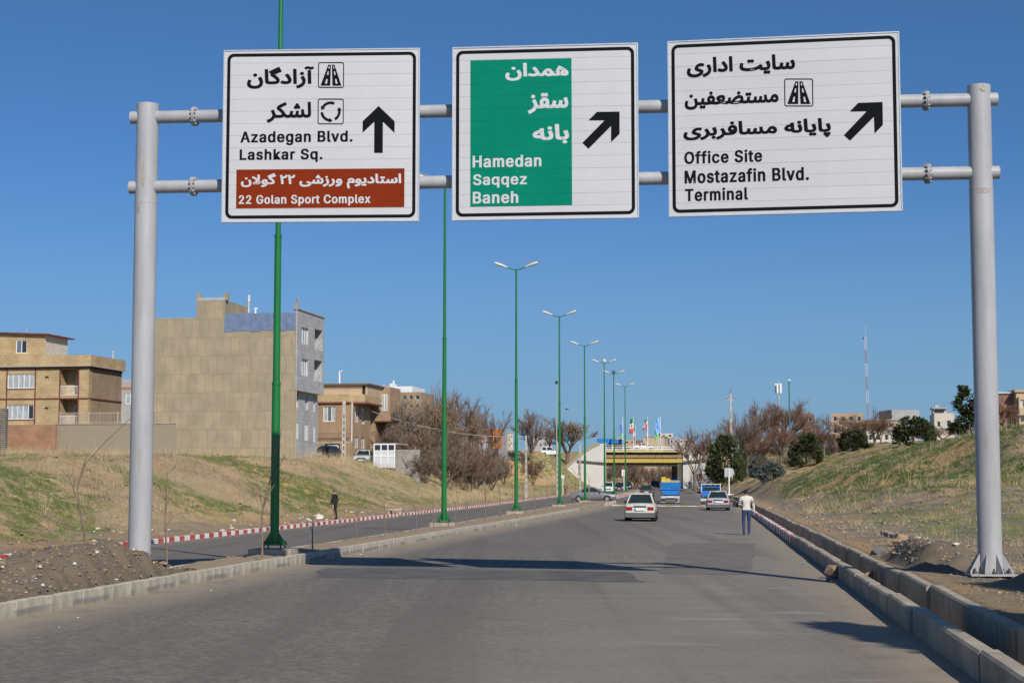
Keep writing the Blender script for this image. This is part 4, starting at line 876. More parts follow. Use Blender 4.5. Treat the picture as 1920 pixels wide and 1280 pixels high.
ORG = M('orange_cladding', (.72, .19, .02), .5, .05, 1); 
f, r = far_building('shop_building', 'grey shop building with bright orange frame left of the concrete pole', (852, 803, 926, 843), 300, 14, M('grey_cladding', (.36, .36, .38), .7, .15, .5), [(913, 815.5, 925, 824.5), (893, 812, 904, 826), (873, 812, 884, 826)], zlow=6, panes=2, gm=GLM, parts=[('orange_top_beam', (852, 803.5, 926, 806.5), ORG, -.6, .0), ('orange_pier', (926, 804, 935.5, 841), ORG, -.8, 3), ('orange_sill', (912, 825.5, 926, 828), ORG, -.3, -.01), ('orange_frame', (906, 814, 909, 822), ORG, -.3, -.01)])
BLU = M('blue_shop_letters', (.05, .04, .35), .6)
for q in ((862, 791, 863.6, 797), (866, 795.5, 871, 797), (884, 791, 885.5, 797), (886, 795.6, 890, 797), (878, 792, 879.5, 795.5)): x0, x1, u, v = f.frect(*q); g = MB(); g.box(x0, x1, -.1, .05, u, v); g.build('sign_letter', BLU, r)
g = MB(); x0, x1, u, v = f.frect(860, 797.2, 892, 797.8); g.box(x0, x1, 0, .1, u-.0, v+.0); x0, x1, u, v = f.frect(861, 797.5, 891, 804); [g.box(x, x+.1, .0, .1, u, v) for x in (x0, (x0+x1)/2, x1)]; g.build('sign_rack', ALU, r)
rnd = random.Random(5)
SAND = [M('sand_plaster', (.43, .35, .26), .9, .1, .5), M('pale_plaster', (.52, .47, .40), .9, .1, .5), M('grey_block', (.33, .32, .31), .9, .12, .6), M('tan_plaster', (.40, .29, .19), .9, .12, .5), M('dusky_brick', (.24, .13, .095), .9, .15, 1)]
def wgrid(x0, y0, x1, y1, nx, ny, fx=.5, fy=.5):
    return [(x0+(x1-x0)*(i+.5-fx/2)/nx, y0+(y1-y0)*(j+.5-fy/2)/ny, x0+(x1-x0)*(i+.5+fx/2)/nx, y0+(y1-y0)*(j+.5+fy/2)/ny) for i in range(nx) for j in range(ny)]
FB = [('pale plaster house under the sky behind the concrete pole', (946, 812, 962, 845), 420, 1, (3, 2)), ('low sandy house right of the orange shop front', (936, 820, 958, 845), 360, 0, (3, 2)),
 ('wide grey block house beyond the left bridge approach', (1000, 818, 1036, 845), 520, 2, (4, 2)), ('small pale house left of the bridge flags', (1152, 821, 1166, 845), 640, 1, (2, 2)), ('tan house between the two left flags', (1161, 824, 1190, 850), 520, 3, (3, 2)),
 ('dusky brick building left of the big beige block', (1187, 825, 1208, 850), 560, 4, (3, 2)), ('big beige block behind the right flags', (1206, 819, 1246, 850), 500, 0, (0, 0)), ('pale upper house with shaded terrace behind the blue flag', (1238, 812, 1262, 850), 620, 1, (2, 3)), ('grey brown house right of the blue flag', (1255, 822, 1270, 850), 540, 2, (2, 2)), ('pale houses half hidden by the bridge-end trees', (1264, 822, 1300, 850), 600, 1, (4, 2)),
 ('brown brick building hidden by trees right of the telecom mast', (1500, 775, 1524, 830), 380, 4, (2, 2)), ('tan building behind the reddish trees with flat roof', (1558, 774, 1618, 830), 360, 3, (4, 2)), ('long sandy low house behind the dark pine bush', (1625, 788, 1700, 836), 380, 0, (6, 2)), ('grey concrete rooftop block left of the white rooftop house', (1672, 768, 1724, 790), 400, 2, (0, 0)), ('pale low house glimpsed through the bare trees right of the concrete pole', (1400, 822, 1440, 850), 560, 1, (4, 1)), ('white house low behind the reddish trees', (1625, 806, 1700, 840), 330, 1, (5, 1))]
for i, (lb, rc, Y, c, g) in enumerate(FB):
    far_building('far_house', lb, rc, Y, 10+rnd.random()*4, SAND[c], wgrid(*rc[:3], rc[1]+(rc[3]-rc[1])*.8, *g, .45, .4) if g[0] else [], zlow=3, yaw=rnd.uniform(-16, 8), roof=SAND[2] if i % 3 == 0 else None)
far_building('far_house', 'unfinished pale house with open rooftop room right of the grey block', (1752, 774, 1790, 830), 330, 12, SAND[1], [(1757, 790, 1763, 800), (1775, 788, 1783, 800)], zlow=4, parts=[('rooftop_room', (1753, 764, 1778, 775), SAND[1], 4, 9), ('water_tank', (1757, 757, 1764, 764), ALU, 5, 7), ('opening_shade', (1755, 766, 1773, 773), GLD, 3.9, 3.99), ('roof_slab', (1750, 762, 1780, 764.5), SAND[2], 3.4, 9.5)])  # dark sheet on the solid room stands for shade inside the opening
far_building('house', 'tan brick house with arched white window right of the right gantry post', (1906, 735, 1975, 800), 190, 12, PLA, [(1913, 749, 1920, 763), (1936, 749, 1952, 763), (1913, 781, 1924, 790)], zlow=6, yaw=-6, roof=SAND[3], panes=2, gm=CUR, parts=[('dark_brick_wing', (1868, 736, 1906, 800), SAND[4], 1.4, 9), ('roof_sheet', (1868, 733.5, 1906, 736.5), ALU, 1.2, 9), ('balcony', (1905, 776, 1975, 779), CW, -.8, 0), ('pilaster', (1909, 744, 1911.5, 800), PLA, -.5, 0)])  # left wing is set back and takes darker brick than the front
# ------------------------------------------------------------------ road bridge
BY = 335.0
ABW = M('whitewashed_wall', (.60, .585, .55), .9, .1, .5, .15, 5, col2=(.50, .48, .44)); YEL = M('yellow_girder_paint', (.58, .42, .07), .75, .2, 1.2, col2=(.42, .3, .07)); DKC = M('dark_concrete', (.1, .085, .07), .9, .3, 1); BRC = M('brown_fascia', (.26, .17, .09), .9, .3, 1.5)  # DKC: one dark mottled concrete for deck, soffit, abutments and ledges
br = thing('road_bridge', 'concrete road bridge with yellow girder and white railing over the road', 'bridge', (0, BY, 0))
Q = lambda px, py, y=0: (lambda p: (p.x, p.z))(at_y(px, py, BY+y))
xL, xR = Q(1136, 860)[0], Q(1281, 860)[0]
def band(nm, py0, py1, d0, d1, mat, x0=xL, x1=xR): g = MB(); g.box(x0, x1, d0, d1, Q(1200, py1)[1], Q(1200, py0)[1]); return g.build(nm, mat, br)
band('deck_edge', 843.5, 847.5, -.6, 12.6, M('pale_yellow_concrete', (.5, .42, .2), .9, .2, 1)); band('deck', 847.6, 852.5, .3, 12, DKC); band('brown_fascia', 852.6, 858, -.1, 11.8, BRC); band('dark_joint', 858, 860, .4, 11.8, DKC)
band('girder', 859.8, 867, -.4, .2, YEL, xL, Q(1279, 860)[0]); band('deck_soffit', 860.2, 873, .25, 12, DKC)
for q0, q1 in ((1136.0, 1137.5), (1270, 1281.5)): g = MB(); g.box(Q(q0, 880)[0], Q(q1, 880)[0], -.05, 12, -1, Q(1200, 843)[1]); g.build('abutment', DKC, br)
def wing(pts, d, nm='wing_wall'):
    g = MB(); P = [Q(*p) for p in pts]; g.prism(P, d, d+.7, 'y'); return g.build(nm, ABW, br)
wing([(1136, 918), (1136, 829.5), (1124, 832), (1110, 838), (1085, 855), (1062, 876), (1044, 893), (1036, 899), (1036, 925)], -.6); wing([(1280, 916), (1280, 832), (1292, 832), (1308, 838), (1326, 850), (1345, 868), (1345, 916)], -.6)
for p in (((1124, 832), (1110, 838), (1085, 855), (1062, 876), (1040, 896)),):
    g = MB(); pts = [Q(*a) for a in p]; g.tube([(a, -.3, b) for a, b in pts], .45, 6); g.build('wing_coping', M('mossy_coping', (.3, .27, .17), .9), br)
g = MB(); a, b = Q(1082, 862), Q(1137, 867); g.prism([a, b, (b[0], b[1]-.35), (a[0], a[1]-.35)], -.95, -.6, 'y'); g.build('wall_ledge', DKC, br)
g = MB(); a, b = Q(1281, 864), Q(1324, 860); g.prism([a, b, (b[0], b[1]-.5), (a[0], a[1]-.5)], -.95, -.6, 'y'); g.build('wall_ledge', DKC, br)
g = MB(); a = Q(1084.5, 864); b = Q(1087.5, 891); g.box(a[0], b[0], -.66, -.6, b[1], a[1]); g.build('wall_slot_shade', DKC, br)  # dark plate on the wall face, painting the shade of a slot
RW = M('white_railing_paint', (.72, .72, .7), .6); RO = M('orange_rail_paint', (.55, .3, .16), .7)
for py, m_ in ((834.5, RO), (838.5, RW), (842, RW)): g = MB(); x0, z = Q(1136, py); g.tube([(x0, -.4, z), (Q(1283, py)[0], -.4, z)], .07, 6); g.build('rail', m_, br)
for px in (1148.5, 1168, 1187.5, 1214, 1240, 1262.5, 1282): g = MB(); x = Q(px, 840)[0]; g.tube([(x, -.4, Q(px, 845)[1]), (x, -.4, Q(px, 834)[1])], .1, 6); g.build('rail_post', RW, br)
for dz in (.45, .9): g = MB(); z = Q(0, 843)[1]+dz; g.tube([(xL, 11.9, z), (xR, 11.9, z)], .05, 6); g.build('far_rail', RW, br)
GR = M('graffiti_orange', (.42, .15, .07), .9, .3, 3); GO = M('graffiti_outline', (.2, .2, .21), .9)
gz0 = -.615
for x0, x1, kind in ((1299, 1305, 'S'), (1305.5, 1310, 'T'), (1310.5, 1315.5, 'N'), (1316, 1322, 'E')):
    s_ = 888.5 - (x0-1299)*.07
    for nm, st, mt, w_ in (('graffiti_letter', 0, GO, 1.9), ('graffiti_letter', 1, GR, 1.2)):
        g = MB(); P = {'S': [(1, 0), (0, 0), (0, .45), (1, .45), (1, 1), (0, 1)], 'T': [(0, 0), (1, 0), (.5, 0), (.5, 1)], 'N': [(0, 1), (0, 0), (1, 1), (1, 0)], 'E': [(1, 0), (0, 0), (0, .5), (.8, .5), (0, .5), (0, 1), (1, 1)]}[kind]
        pt = [Q(x0+.8+(x1-x0-1.6)*a, s_+1.2+10*b) for a, b in P]
        for (ax, az), (bx, bz) in zip(pt, pt[1:]):
            dx, dz = bx-ax, bz-az; l = math.hypot(dx, dz); nx, nz_ = -dz/l*w_*.06, dx/l*w_*.06; ex, ez = dx/l*w_*.06, dz/l*w_*.06
            g.prism([(ax-ex+nx, az-ez+nz_), (bx+ex+nx, bz+ez+nz_), (bx+ex-nx, bz+ez-nz_), (ax-ex-nx, az-ez-nz_)], gz0-.01-st*.01-len(g.f)*.0004, gz0, 'y')
        g.build(nm, mt, br)
# red notice board on the wing wall
f0 = at_y(1079, 895, BY-.68); g = MB(); a, b = at_y(1079, 895.5, BY-.7), at_y(1086, 904, BY-.7); nb = thing('notice_board', 'red and white notice board on the whitewashed bridge wing wall', 'notice board', (a.x, BY-.72, b.z))
W_, H_ = b.x-a.x, a.z-b.z; g.box(0, W_, 0, .06, 0, H_); g.build('board', M('red_sign_paint', (.45, .05, .06), .6), nb); g = MB(); g.box(0, W_, -.01, -.001, H_*.24, H_*.36); g.build('white_band', WF, nb)
for k in range(3): g = MB(); g.box(W_*.12, W_*(.85-.1*(k % 2)), -.012, -.002, H_*(.46+.17*k), H_*(.53+.17*k)); g.build('text_line', M('pink_lettering', (.6, .3, .3), .7), nb)
# flags on the bridge
FBL = M('blue_flag_cloth', (.1, .26, .62), .8, .12, 1); FGR = M('green_flag_cloth', (.02, .22, .04), .8); FLG = M('light_green_cloth', (.18, .6, .12), .8); FWH = M('white_flag_cloth', (.72, .7, .69), .8); FRD = M('red_flag_cloth', (.62, .06, .06), .8)
def flag(label, px, top, base, quad, stripes, emblem=None, small=False, dy=0):
    b = at_y(px, base, BY+dy); t = thing('flag', label, 'flag', b, 0, 'flags along the bridge railing'); z1 = at_y(px, top, BY+dy).z-b.z
    g = MB(); g.tube([(0, 0, 0), (0, 0, z1)], .06, 6); g.build('flagpole', RW, t)
    P = [at_y(q[0], q[1], BY+dy)-b for q in quad]; nU, nV = 6, 12
    rows = [[P[0].lerp(P[1], u/nU).lerp(P[3].lerp(P[2], u/nU), v/nV)+Vector((0, .22*sin(u*1.3+v*.5)*(u/nU+.25), .05*sin(v*.9+u))) for u in range(nU+1)] for v in range(nV+1)]
    n = len(stripes)
    for k, m_ in enumerate(stripes):
        a, c = round(nV*k/n), round(nV*(k+1)/n); g = MB(); g.grid(rows[a:c+1]); o = g.build('cloth' if n == 1 else 'stripe', m_, t, smooth=60)
    if emblem:
        c = rows[nV//2][nU//2]; g = MB(); R_ = .3
        for a0, a1, r_ in ((0, 2*pi, .25), (.3, 2.8, .42), (-2.8, -.3, .42)): g.tube([c+Vector((r_*.55*cos(a0+(a1-a0)*k/8), -.28, r_*.6*sin(a0+(a1-a0)*k/8))) for k in range(9)], .03, 4)
        g.build('emblem', emblem, t)
z_ = lambda x, y: (1120+x/10.67, 770+y/10.67)
flag('tall blue flag on the leftmost bridge flagpole', 1168, 781, 844, [z_(500,150), z_(440,320), z_(470,450), z_(505,440)], [FBL], M('flag_mark', (.3, .45, .75), .8))
flag('green white and red flag on the second tall bridge pole', 1187.5, 780.5, 844, [z_(715,125), z_(655,175), z_(645,455), z_(715,460)], [FGR, FWH, FRD], FRD)
flag('green white and red flag blowing on the third tall bridge pole', 1214, 780.5, 844, [z_(995,130), z_(950,200), z_(912,405), z_(1000,330)], [FGR, FWH, FRD], FRD)
flag('largest sky blue flag on the rightmost bridge flagpole', 1238.5, 780, 844, [z_(1240,120), z_(1172,190), z_(1150,455), z_(1258,450)], [M('sky_blue_flag', (.2, .42, .8), .8, .08, 1)], M('flag_mark', (.3, .45, .75), .8))
flag('small light green flag hanging under the leftmost blue flag', 1166.5, 800, 838, [z_(500,440), z_(468,445), z_(455,580), z_(500,575)], [FLG], dy=6)
flag('small faded tricolour flag behind the second pole', 1191, 797, 838, [z_(755,295), z_(728,340), z_(728,595), z_(768,600)], [FGR, FWH, FRD], dy=6)
flag('small faded tricolour flag behind the third pole', 1214.8, 797, 838, [z_(1010,300), z_(985,350), z_(985,590), z_(1015,590)], [FGR, FWH, FRD], dy=6)
flag('small bright green flag hanging under the big sky blue flag', 1234, 805, 838, [z_(1215,450), z_(1160,460), z_(1155,580), z_(1215,575)], [FLG], dy=6)
# ------------------------------------------------------------------ vehicles
TYRE = M('tyre_rubber', (.02, .02, .02), .85, .2, 8); RIM = M('steel_rim', (.35, .34, .33), .5, metal=.6); GLASS = M('car_glass', (.018, .03, .028), .06, spec=.6); UND = M('dark_underside', (.015, .014, .013), .9)
TAIL = M('tail_light_red', (.3, .012, .012), .25); AMB = M('amber_lens', (.6, .2, .03), .3); HEADL = M('headlight', (.6, .6, .58), .12); PLATE = M('number_plate', (.7, .7, .68), .5); PLB = M('plate_blue', (.03, .08, .35), .5); BUMP = M('grey_bumper', (.1, .1, .095), .6, .1, 3); CHR = M('dark_trim', (.03, .03, .03), .5)
def paint(nm, c, r=.3, dirt=.08): return M(nm, c, r, dirt, 1.6, spec=.55)
def wheel(parent, x, y, r, w_=.17):
    o = link('wheel', None, parent); o.location = (x, y, r); n = 18; s = 1 if x > 0 else -1
    g = MB(); prof = [(-w_/2, r*.62), (-w_/2, r*.93), (-w_/2+.03, r), (w_/2-.03, r), (w_/2, r*.93), (w_/2, r*.62)]
    g.grid([[(p[0], p[1]*cos(a), p[1]*sin(a)) for p in prof] for a in np.linspace(0, 2*pi, n+1)]); g.build('tyre', TYRE, o, smooth=40)
    g = MB(); g.tube([(s*w_*.3, 0, 0), (s*w_*.42, 0, 0)], r*.62, n); g.tube([(s*w_*.42, 0, 0), (s*w_*.5, 0, 0)], r*.2, 10); g.build('rim', RIM, o, smooth=40)
def car(name, label, px, Y, yaw, pm, L=4.2, W=1.65, H=1.42, kind='sedan', t=None, lower=None, rear=True, group='cars on the road', loc=None, cat='car', bumper=None):
    x = at_y(px, 930, Y).x; z = road_z(x, Y)
    o = thing(name, label, cat, loc or (x, Y, z), radians(yaw), group)
    w2 = W/2; r = .285 if H < 1.55 else .34; zb = .2 if H < 1.55 else .26
    bz = .9*H/1.42 if kind != 'suv' else 1.02
    if kind == 'sedan': st = [(-.5, .5, .9), (-.497, .74, .94), (-.485, .9, .96), (-.46, .97, .97), (-.3, 1.02, 1), (-.05, 1., 1), (.2, .985, 1), (.24, .95, .99), (.4, .86, .97), (.465, .78, .94), (.492, .66, .9), (.5, .5, .86)]; cab = (-.335, -.19, .04, .225)
    elif kind == 'hatch': st = [(-.5, .5, .9), (-.497, .8, .95), (-.47, .98, .97), (-.3, 1.0, 1), (0, .99, 1), (.2, .98, 1), (.24, .94, .99), (.42, .84, .97), (.48, .72, .92), (.5, .5, .86)]; cab = (-.47, -.36, .04, .235)
    elif kind == 'suv': st = [(-.5, .5, .9), (-.497, .85, .95), (-.47, 1.0, .97), (-.2, 1.0, 1), (.2, .99, 1), (.25, .97, 1), (.44, .9, .97), (.49, .74, .92), (.5, .5, .88)]; cab = (-.485, -.42, .06, .25)
    else: st = [(-.5, .5, .92), (-.497, .82, .96), (-.47, .96, .98), (-.2, .97, 1), (.16, .96, 1), (.2, .94, 1), (.44, .87, .98), (.485, .8, .96), (.5, .5, .93)]; cab = (-.475, -.42, .0, .19)
    g = MB(); rows = []
    for f, zt, wf in st:
        h = zb+.05+(bz-zb-.05)*((zt-.45)/.55); ww = w2*wf
        half = [(ww*.86, zb), (ww*.97, zb+.1), (ww, zb+(h-zb)*.45), (ww*.985, h-.1), (ww*.93, h-.02), (ww*.6, h+.012), (0, h+.02)]
        rows.append([(-a, f*L, c) for a, c in half]+[(a, f*L, c) for a, c in half[-2::-1]])
    g.grid(rows); n = len(rows[0]); g.f += [tuple(range(n-1, -1, -1)), tuple(len(g.v)-n+k for k in range(n))]; g.m += [0, 0]
    body = g.build('body', pm, o, smooth=38)
    u = MB(); u.box(-w2*.85, w2*.85, -L*.47, L*.46, zb-.06, zb+.02); u.build('underside', UND, o)
    yb0, yr0, yr1, yb1 = [c*L for c in cab]; wb, wr = w2*.93, w2*.72; zc = bz-.03; c = MB()
    sec = [(yb0, zc, wb), (yb0*.5+yr0*.5, zc+(H-.025-zc)*.5, wb+(wr-wb)*.5), (yr0, H-.025, wr), ((yr0+yr1)/2, H, wr*1.01), (yr1, H-.03, wr), (yr1*.5+yb1*.5, zc+(H-.03-zc)*.5, wb+(wr-wb)*.5), (yb1, zc, wb)]
    c.grid([[(-wb, y, zc) if True else 0, (-w_, y, z_), (-w_*.6, y, z_+.02), (0, y, z_+.027), (w_*.6, y, z_+.02), (w_, y, z_), (wb, y, zc)] for y, z_, w_ in sec]); cb = c.build('cabin', pm, o, smooth=45)
    def pane(nm, q, nrm):
        m = MB(); P = [Vector(p) for p in q]; cen = sum(P, Vector())/4; nn = Vector(nrm).normalized(); m.add([p.lerp(cen, .09)+nn*.016 for p in P]+[p.lerp(cen, .09)-nn*.03 for p in P], [(0, 1, 2, 3), (4, 7, 6, 5), (0, 4, 5, 1), (1, 5, 6, 2), (2, 6, 7, 3), (3, 7, 4, 0)]); m.build(nm, GLASS, cb)
    hz_ = zc+.04; hr = H-.05
    pane('rear_window', [(-wb*.96, yb0-.02, hz_), (wb*.96, yb0-.02, hz_), (wr*.93, yr0-.03, hr), (-wr*.93, yr0-.03, hr)], (0, -(H-zc), abs(yr0-yb0)))
    pane('windscreen', [(-wb*.96, yb1+.02, hz_), (wb*.96, yb1+.02, hz_), (wr*.93, yr1+.03, hr), (-wr*.93, yr1+.03, hr)], (0, (H-zc), abs(yr1-yb1)))
    ym = (yr0+yr1)/2
    for s in (-1, 1):
        nn = (s*(H-zc), 0, wb-wr)
        X = lambda z_: s*(wb+(wr-wb)*(z_-zc)/(H-zc))
        e = .12*(yr0-yb0)
        pane('side_window', [(X(hz_), yb0+.16+e, hz_), (X(hz_), ym-.03, hz_), (X(hr), ym-.03, hr), (X(hr), yr0+.04, hr)], nn)
        pane('side_window', [(X(hz_), ym+.03, hz_), (X(hz_), yb1-.14, hz_), (X(hr), yr1-.04, hr), (X(hr), ym+.03, hr)], nn)
        m = MB(); m.box(s*(w2-.02)-.0, s*(w2+.17), yb1-.3, yb1-.2, zc+.02, zc+.15) if s > 0 else m.box(s*(w2+.17), s*(w2-.02), yb1-.3, yb1-.2, zc+.02, zc+.15); m.build('mirror', CHR, o)
        for yy in (ym-.12, yb1-.75): m = MB(); m.box(min(s*w2, s*(w2+.02)), max(s*w2, s*(w2+.02)), yy-.1, yy+.08, bz-.19, bz-.155); m.build('door_handle', CHR, o)
        for yw in (-L*.31, L*.32):
            m = MB(); rr = r*1.18; m.tube([(s*(w2*.7), yw, r+.01), (s*(w2*.997), yw, r+.01)], rr, 18); m.build('wheel_arch', UND, o)
            wheel(o, s*(w2-.06), yw, r)
        tl = w2*.42
        m = MB(); z0 = bz*.74; m.box(min(s*w2*.5, s*w2*.9), max(s*w2*.5, s*w2*.9), -L*.5-.012, -L*.47, z0-.1, z0+.08); m.build('tail_light', TAIL, o)
        m = MB(); m.box(min(s*w2*.5, s*w2*.92), max(s*w2*.5, s*w2*.92), L*.44, L*.497+.01, bz*.62-.06, bz*.62+.07); m.build('headlight', HEADL, o)
    bm2 = bumper or BUMP
    for y0, y1, nm in ((-L*.5-.06, -L*.46, 'rear_bumper'), (L*.46, L*.5+.06, 'front_bumper')):
        m = MB(); m.prism([(y0, zb+.02), (y1, zb+.02), (y1, zb+.27), (y0, zb+.25)] if y0 < 0 else [(y0, zb+.02), (y1, zb+.04), (y1, zb+.25), (y0, zb+.27)], -w2*.97, w2*.97, 'x'); m.build(nm, bm2, o)
    for sg in (-1, 1):
        m = MB(); yy = sg*(L*.5+.02); zz = bz*.68 if sg < 0 else zb+.17; dy = .025 if sg < 0 else .055; m.box(-.26, .26, min(yy, yy+sg*dy), max(yy, yy+sg*dy), zz-.055, zz+.055); pl = m.build('number_plate', PLATE, o)
        m = MB(); m.box(-.26, -.215, min(yy, yy+sg*(dy+.004)), max(yy, yy+sg*(dy+.004)), zz-.054, zz+.054); m.build('plate_band', PLB, pl)
    m = MB(); m.box(-w2*.55, w2*.55, L*.495, L*.505, bz*.55, bz*.68); m.build('grille', CHR, o)
    if kind == 'sedan': m = MB(); m.box(-.34, .34, -L*.5-.016, -L*.48, bz*.83, bz*.88); m.build('boot_trim', CHR, o)
    return o
RY = -6.7
car('saloon_car', 'dusty white saloon car with grey bumper driving away in the middle lane', 1202.5, 88.5, RY, paint('dusty_white_paint', (.48, .48, .425), .4, .12), 3.95, 1.6, 1.45, 'sedan')
car('saloon_car', 'silver saloon car with red tail lights at the right kerb', 1346, 124, RY, paint('silver_paint', (.38, .39, .42), .3), 4.4, 1.69, 1.42, 'sedan')
car('saloon_car', 'dark green saloon just ahead of the white saloon', 1213, 203, RY, paint('dark_green_paint', (.05, .07, .065), .3), 4.2, 1.66, 1.42, 'sedan')
car('saloon_car', 'grey saloon turning across the gap in the median, seen from its side', 1112, 163, -96, paint('grey_paint', (.17, .17, .185), .35), 4.4, 1.7, 1.42, 'sedan')
car('crossover_car', 'white crossover coming towards us before the underpass', 1141, 262, 180+RY, paint('white_paint', (.68, .68, .68), .3), 4.5, 1.85, 1.68, 'suv', bumper=paint('white_paint', (.68, .68, .68), .3))
car('saloon_car', 'black saloon coming towards us right of the white crossover', 1162.5, 300, 180+RY, paint('black_paint', (.02, .022, .03), .25), 4.5, 1.75, 1.45, 'sedan')
car('saloon_car', 'dark saloon trailing behind the black one at the far median', 1176, 330, 180+RY, paint('dark_blue_paint', (.03, .04, .07), .3), 4.4, 1.72, 1.44, 'sedan')
car('saloon_car', 'black saloon in shade beneath the bridge', 1228.5, 352, RY, paint('black_paint', (.02, .022, .03), .25), 4.3, 1.72, 1.44, 'sedan')
car('saloon_car', 'white car farthest away beyond the underpass', 1226, 470, 180+RY, paint('white_paint', (.68, .68, .68), .3), 4.3, 1.72, 1.46, 'hatch')
pY = 170; p0 = at_y(682, 862, pY)
car('estate_car', 'pale old estate car parked in front of the brown brick house', 0, pY, 178, paint('pale_grey_paint', (.5, .53, .52), .4), 4.4, 1.65, 1.42, 'wagon', loc=(p0.x, pY, gz(p0.x, pY)), group='parked cars')
p1_ = at_y(612, 866, 166)
car('saloon_car', 'black car parked at the corner of the apartment block', 0, 166, 150, paint('black_paint', (.02, .022, .03), .25), 4.4, 1.7, 1.42, 'sedan', loc=(p1_.x, 166, gz(p1_.x, 166)), group='parked cars')
dz_ = at_y(1200, 844, BY).z
for lb, px, py, k, pm in (('white car crossing on the bridge deck behind the railing', 1206, 0, 'sedan', paint('white_paint', (.68, .68, .68), .3)), ('dark car following on the bridge deck near the left flag', 1160, 0, 'sedan', paint('dark_blue_paint', (.03, .04, .07), .3))):
    q = at_y(px, 843, BY+4); car('saloon_car', lb, 0, BY, -92, pm, 4.5, 1.72, 1.45, k, loc=(q.x, BY+4, dz_+.1), group='traffic on the bridge')
q = at_y(1033, 841, BY+4); car('minivan', 'white minivan on the bridge approach road at left', 0, BY, -92, paint('white_paint', (.68, .68, .68), .3), 4.3, 1.75, 1.85, 'wagon', loc=(q.x, BY+3, gz(q.x, BY+3)), group='traffic on the bridge', cat='van')
# blue lorry on the bridge
BLP = paint('blue_truck_paint', (.015, .17, .5), .4); q = at_y(1142, 843, BY+5)
t = thing('lorry', 'blue covered lorry on the bridge behind the left railing end', 'truck', (q.x, BY+6, dz_+.1), radians(-92), 'traffic on the bridge')
g = MB(); g.box(-1.1, 1.1, -2.4, 1.4, .9, 2.4); g.build('cargo_box', BLP, t); g = MB(); g.prism([(1.5, .6), (3.3, .6), (3.3, 1.4), (2.9, 2.3), (1.5, 2.3)], -1.0, 1.0, 'x'); g.build('cab', BLP, t); g = MB(); g.box(-.9, .9, -3, 3, .5, .9); g.build('chassis', UND, t)
for s in (-1, 1):
    for y in (-2, 2.4): wheel(t, s*.9, y, .42, .25)
# pickups
def pickup(label, px, Y, yaw, high):
    x = at_y(px, 930, Y).x; o = thing('pickup_truck', label, 'truck', (x, Y, road_z(x, Y)), radians(yaw), 'blue pickups on the road'); w2 = .86
    g = MB(); g.box(-.42, .42, -2.2, 2.0, .42, .6); g.build('chassis', UND, o)
    g = MB(); g.prism([(.35, .55), (2.15, .55), (2.18, .95), (1.3, 1.1), (.85, 1.72), (.4, 1.74)], -w2*.95, w2*.95, 'x'); cb = g.build('cab', BLP, o)
    g = MB(); g.box(-w2*.75, w2*.75, .33, .35, 1.2, 1.62); g.build('rear_window', GLASS, cb)
    for s in (-1, 1): g = MB(); xx = s*w2*.955; g.prism([(.5, 1.15), (1.2, 1.15), (.85, 1.62), (.5, 1.64)], min(xx, xx+s*.01), max(xx, xx+s*.01), 'x'); g.build('side_window', GLASS, cb)
    g = MB(); g.prism([(1.3, 1.13), (1.32, 1.15), (.9, 1.7), (.88, 1.68)], -w2*.85, w2*.85, 'x'); g.build('windscreen', GLASS, cb)
    g = MB(); g.box(-w2, w2, -2.25, .25, .78, .84); g.build('bed_floor', BLP, o)
    zt = 1.22
    for s in (-1, 1): g = MB(); g.box(min(s*w2, s*(w2-.04)), max(s*w2, s*(w2-.04)), -2.25, .25, .84, zt); g.build('bed_side', BLP, o)
    g = MB(); g.box(-w2+.04, w2-.04, -2.28, -2.23, .8, zt); g.build('tailgate', BLP, o); g = MB(); g.box(-w2+.04, w2-.04, .2, .25, .84, zt+.1); g.build('headboard', BLP, o)
    if high:
        n = 5; z0, z1 = zt+.04, 2.0
        for k in range(n):
            a, b = z0+(z1-z0)*k/n+.012, z0+(z1-z0)*(k+1)/n-.012
            for x0, x1, y0, y1 in ((-w2-.05, w2+.05, -2.34, -2.29), (-w2-.05, -w2, -2.29, .3), (w2, w2+.05, -2.29, .3)): g = MB(); g.box(x0, x1, y0, y1, a, b); g.build('side_board', BLP, o)
        for x0 in (-w2-.03, -.3, .3, w2-.03): g = MB(); g.box(x0, x0+.06, -2.285, -2.25, zt-.2, z1+.02); g.build('stake', BLP, o)
        g = MB(); g.box(-w2-.05, w2+.05, .1, .16, z0, 2.2); g.build('front_board', BLP, o)
    else:
        g = MB()
        for xx in (-w2+.05, w2-.05): g.tube([(xx, .2, .9), (xx, .2, 1.9)], .03, 6)
        g.tube([(-w2+.05, .2, 1.88), (w2-.05, .2, 1.88)], .03, 6); g.build('rack', RW, o)
    g = MB(); g.box(-w2, w2, -2.4, -2.3, .52, .7); g.build('rear_bumper', M('pale_bumper', (.5, .5, .48), .5, .15, 3), o); g = MB(); g.box(-.24, .24, -2.42, -2.4, .56, .67); g.build('number_plate', PLATE, o)
    for s in (-1, 1):
        g = MB(); g.box(min(s*.68, s*.83), max(s*.68, s*.83), -2.3, -2.275, .84, 1.02); g.build('tail_light', TAIL, o)
        g = MB(); g.box(min(s*.5, s*.84), max(s*.5, s*.84), -2.0, -1.98, .08, .52); g.build('mudflap', M('mudflap', (.32, .29, .25), .9, .2, 4), o)
        g = MB(); g.box(min(s*w2, s*(w2+.2)), max(s*w2, s*(w2+.2)), 1.15, 1.2, 1.1, 1.28); g.build('mirror', CHR, o)
        for y in (-1.5, 1.4): wheel(o, s*.72, y, .34, .2)
    return o
pk = pickup('blue pickup with high slatted cargo sides seen from behind, loaded with yellow crates', 1258, 157, RY, True)
YC = M('yellow_crate', (.68, .5, .03), .5, .06, 3)
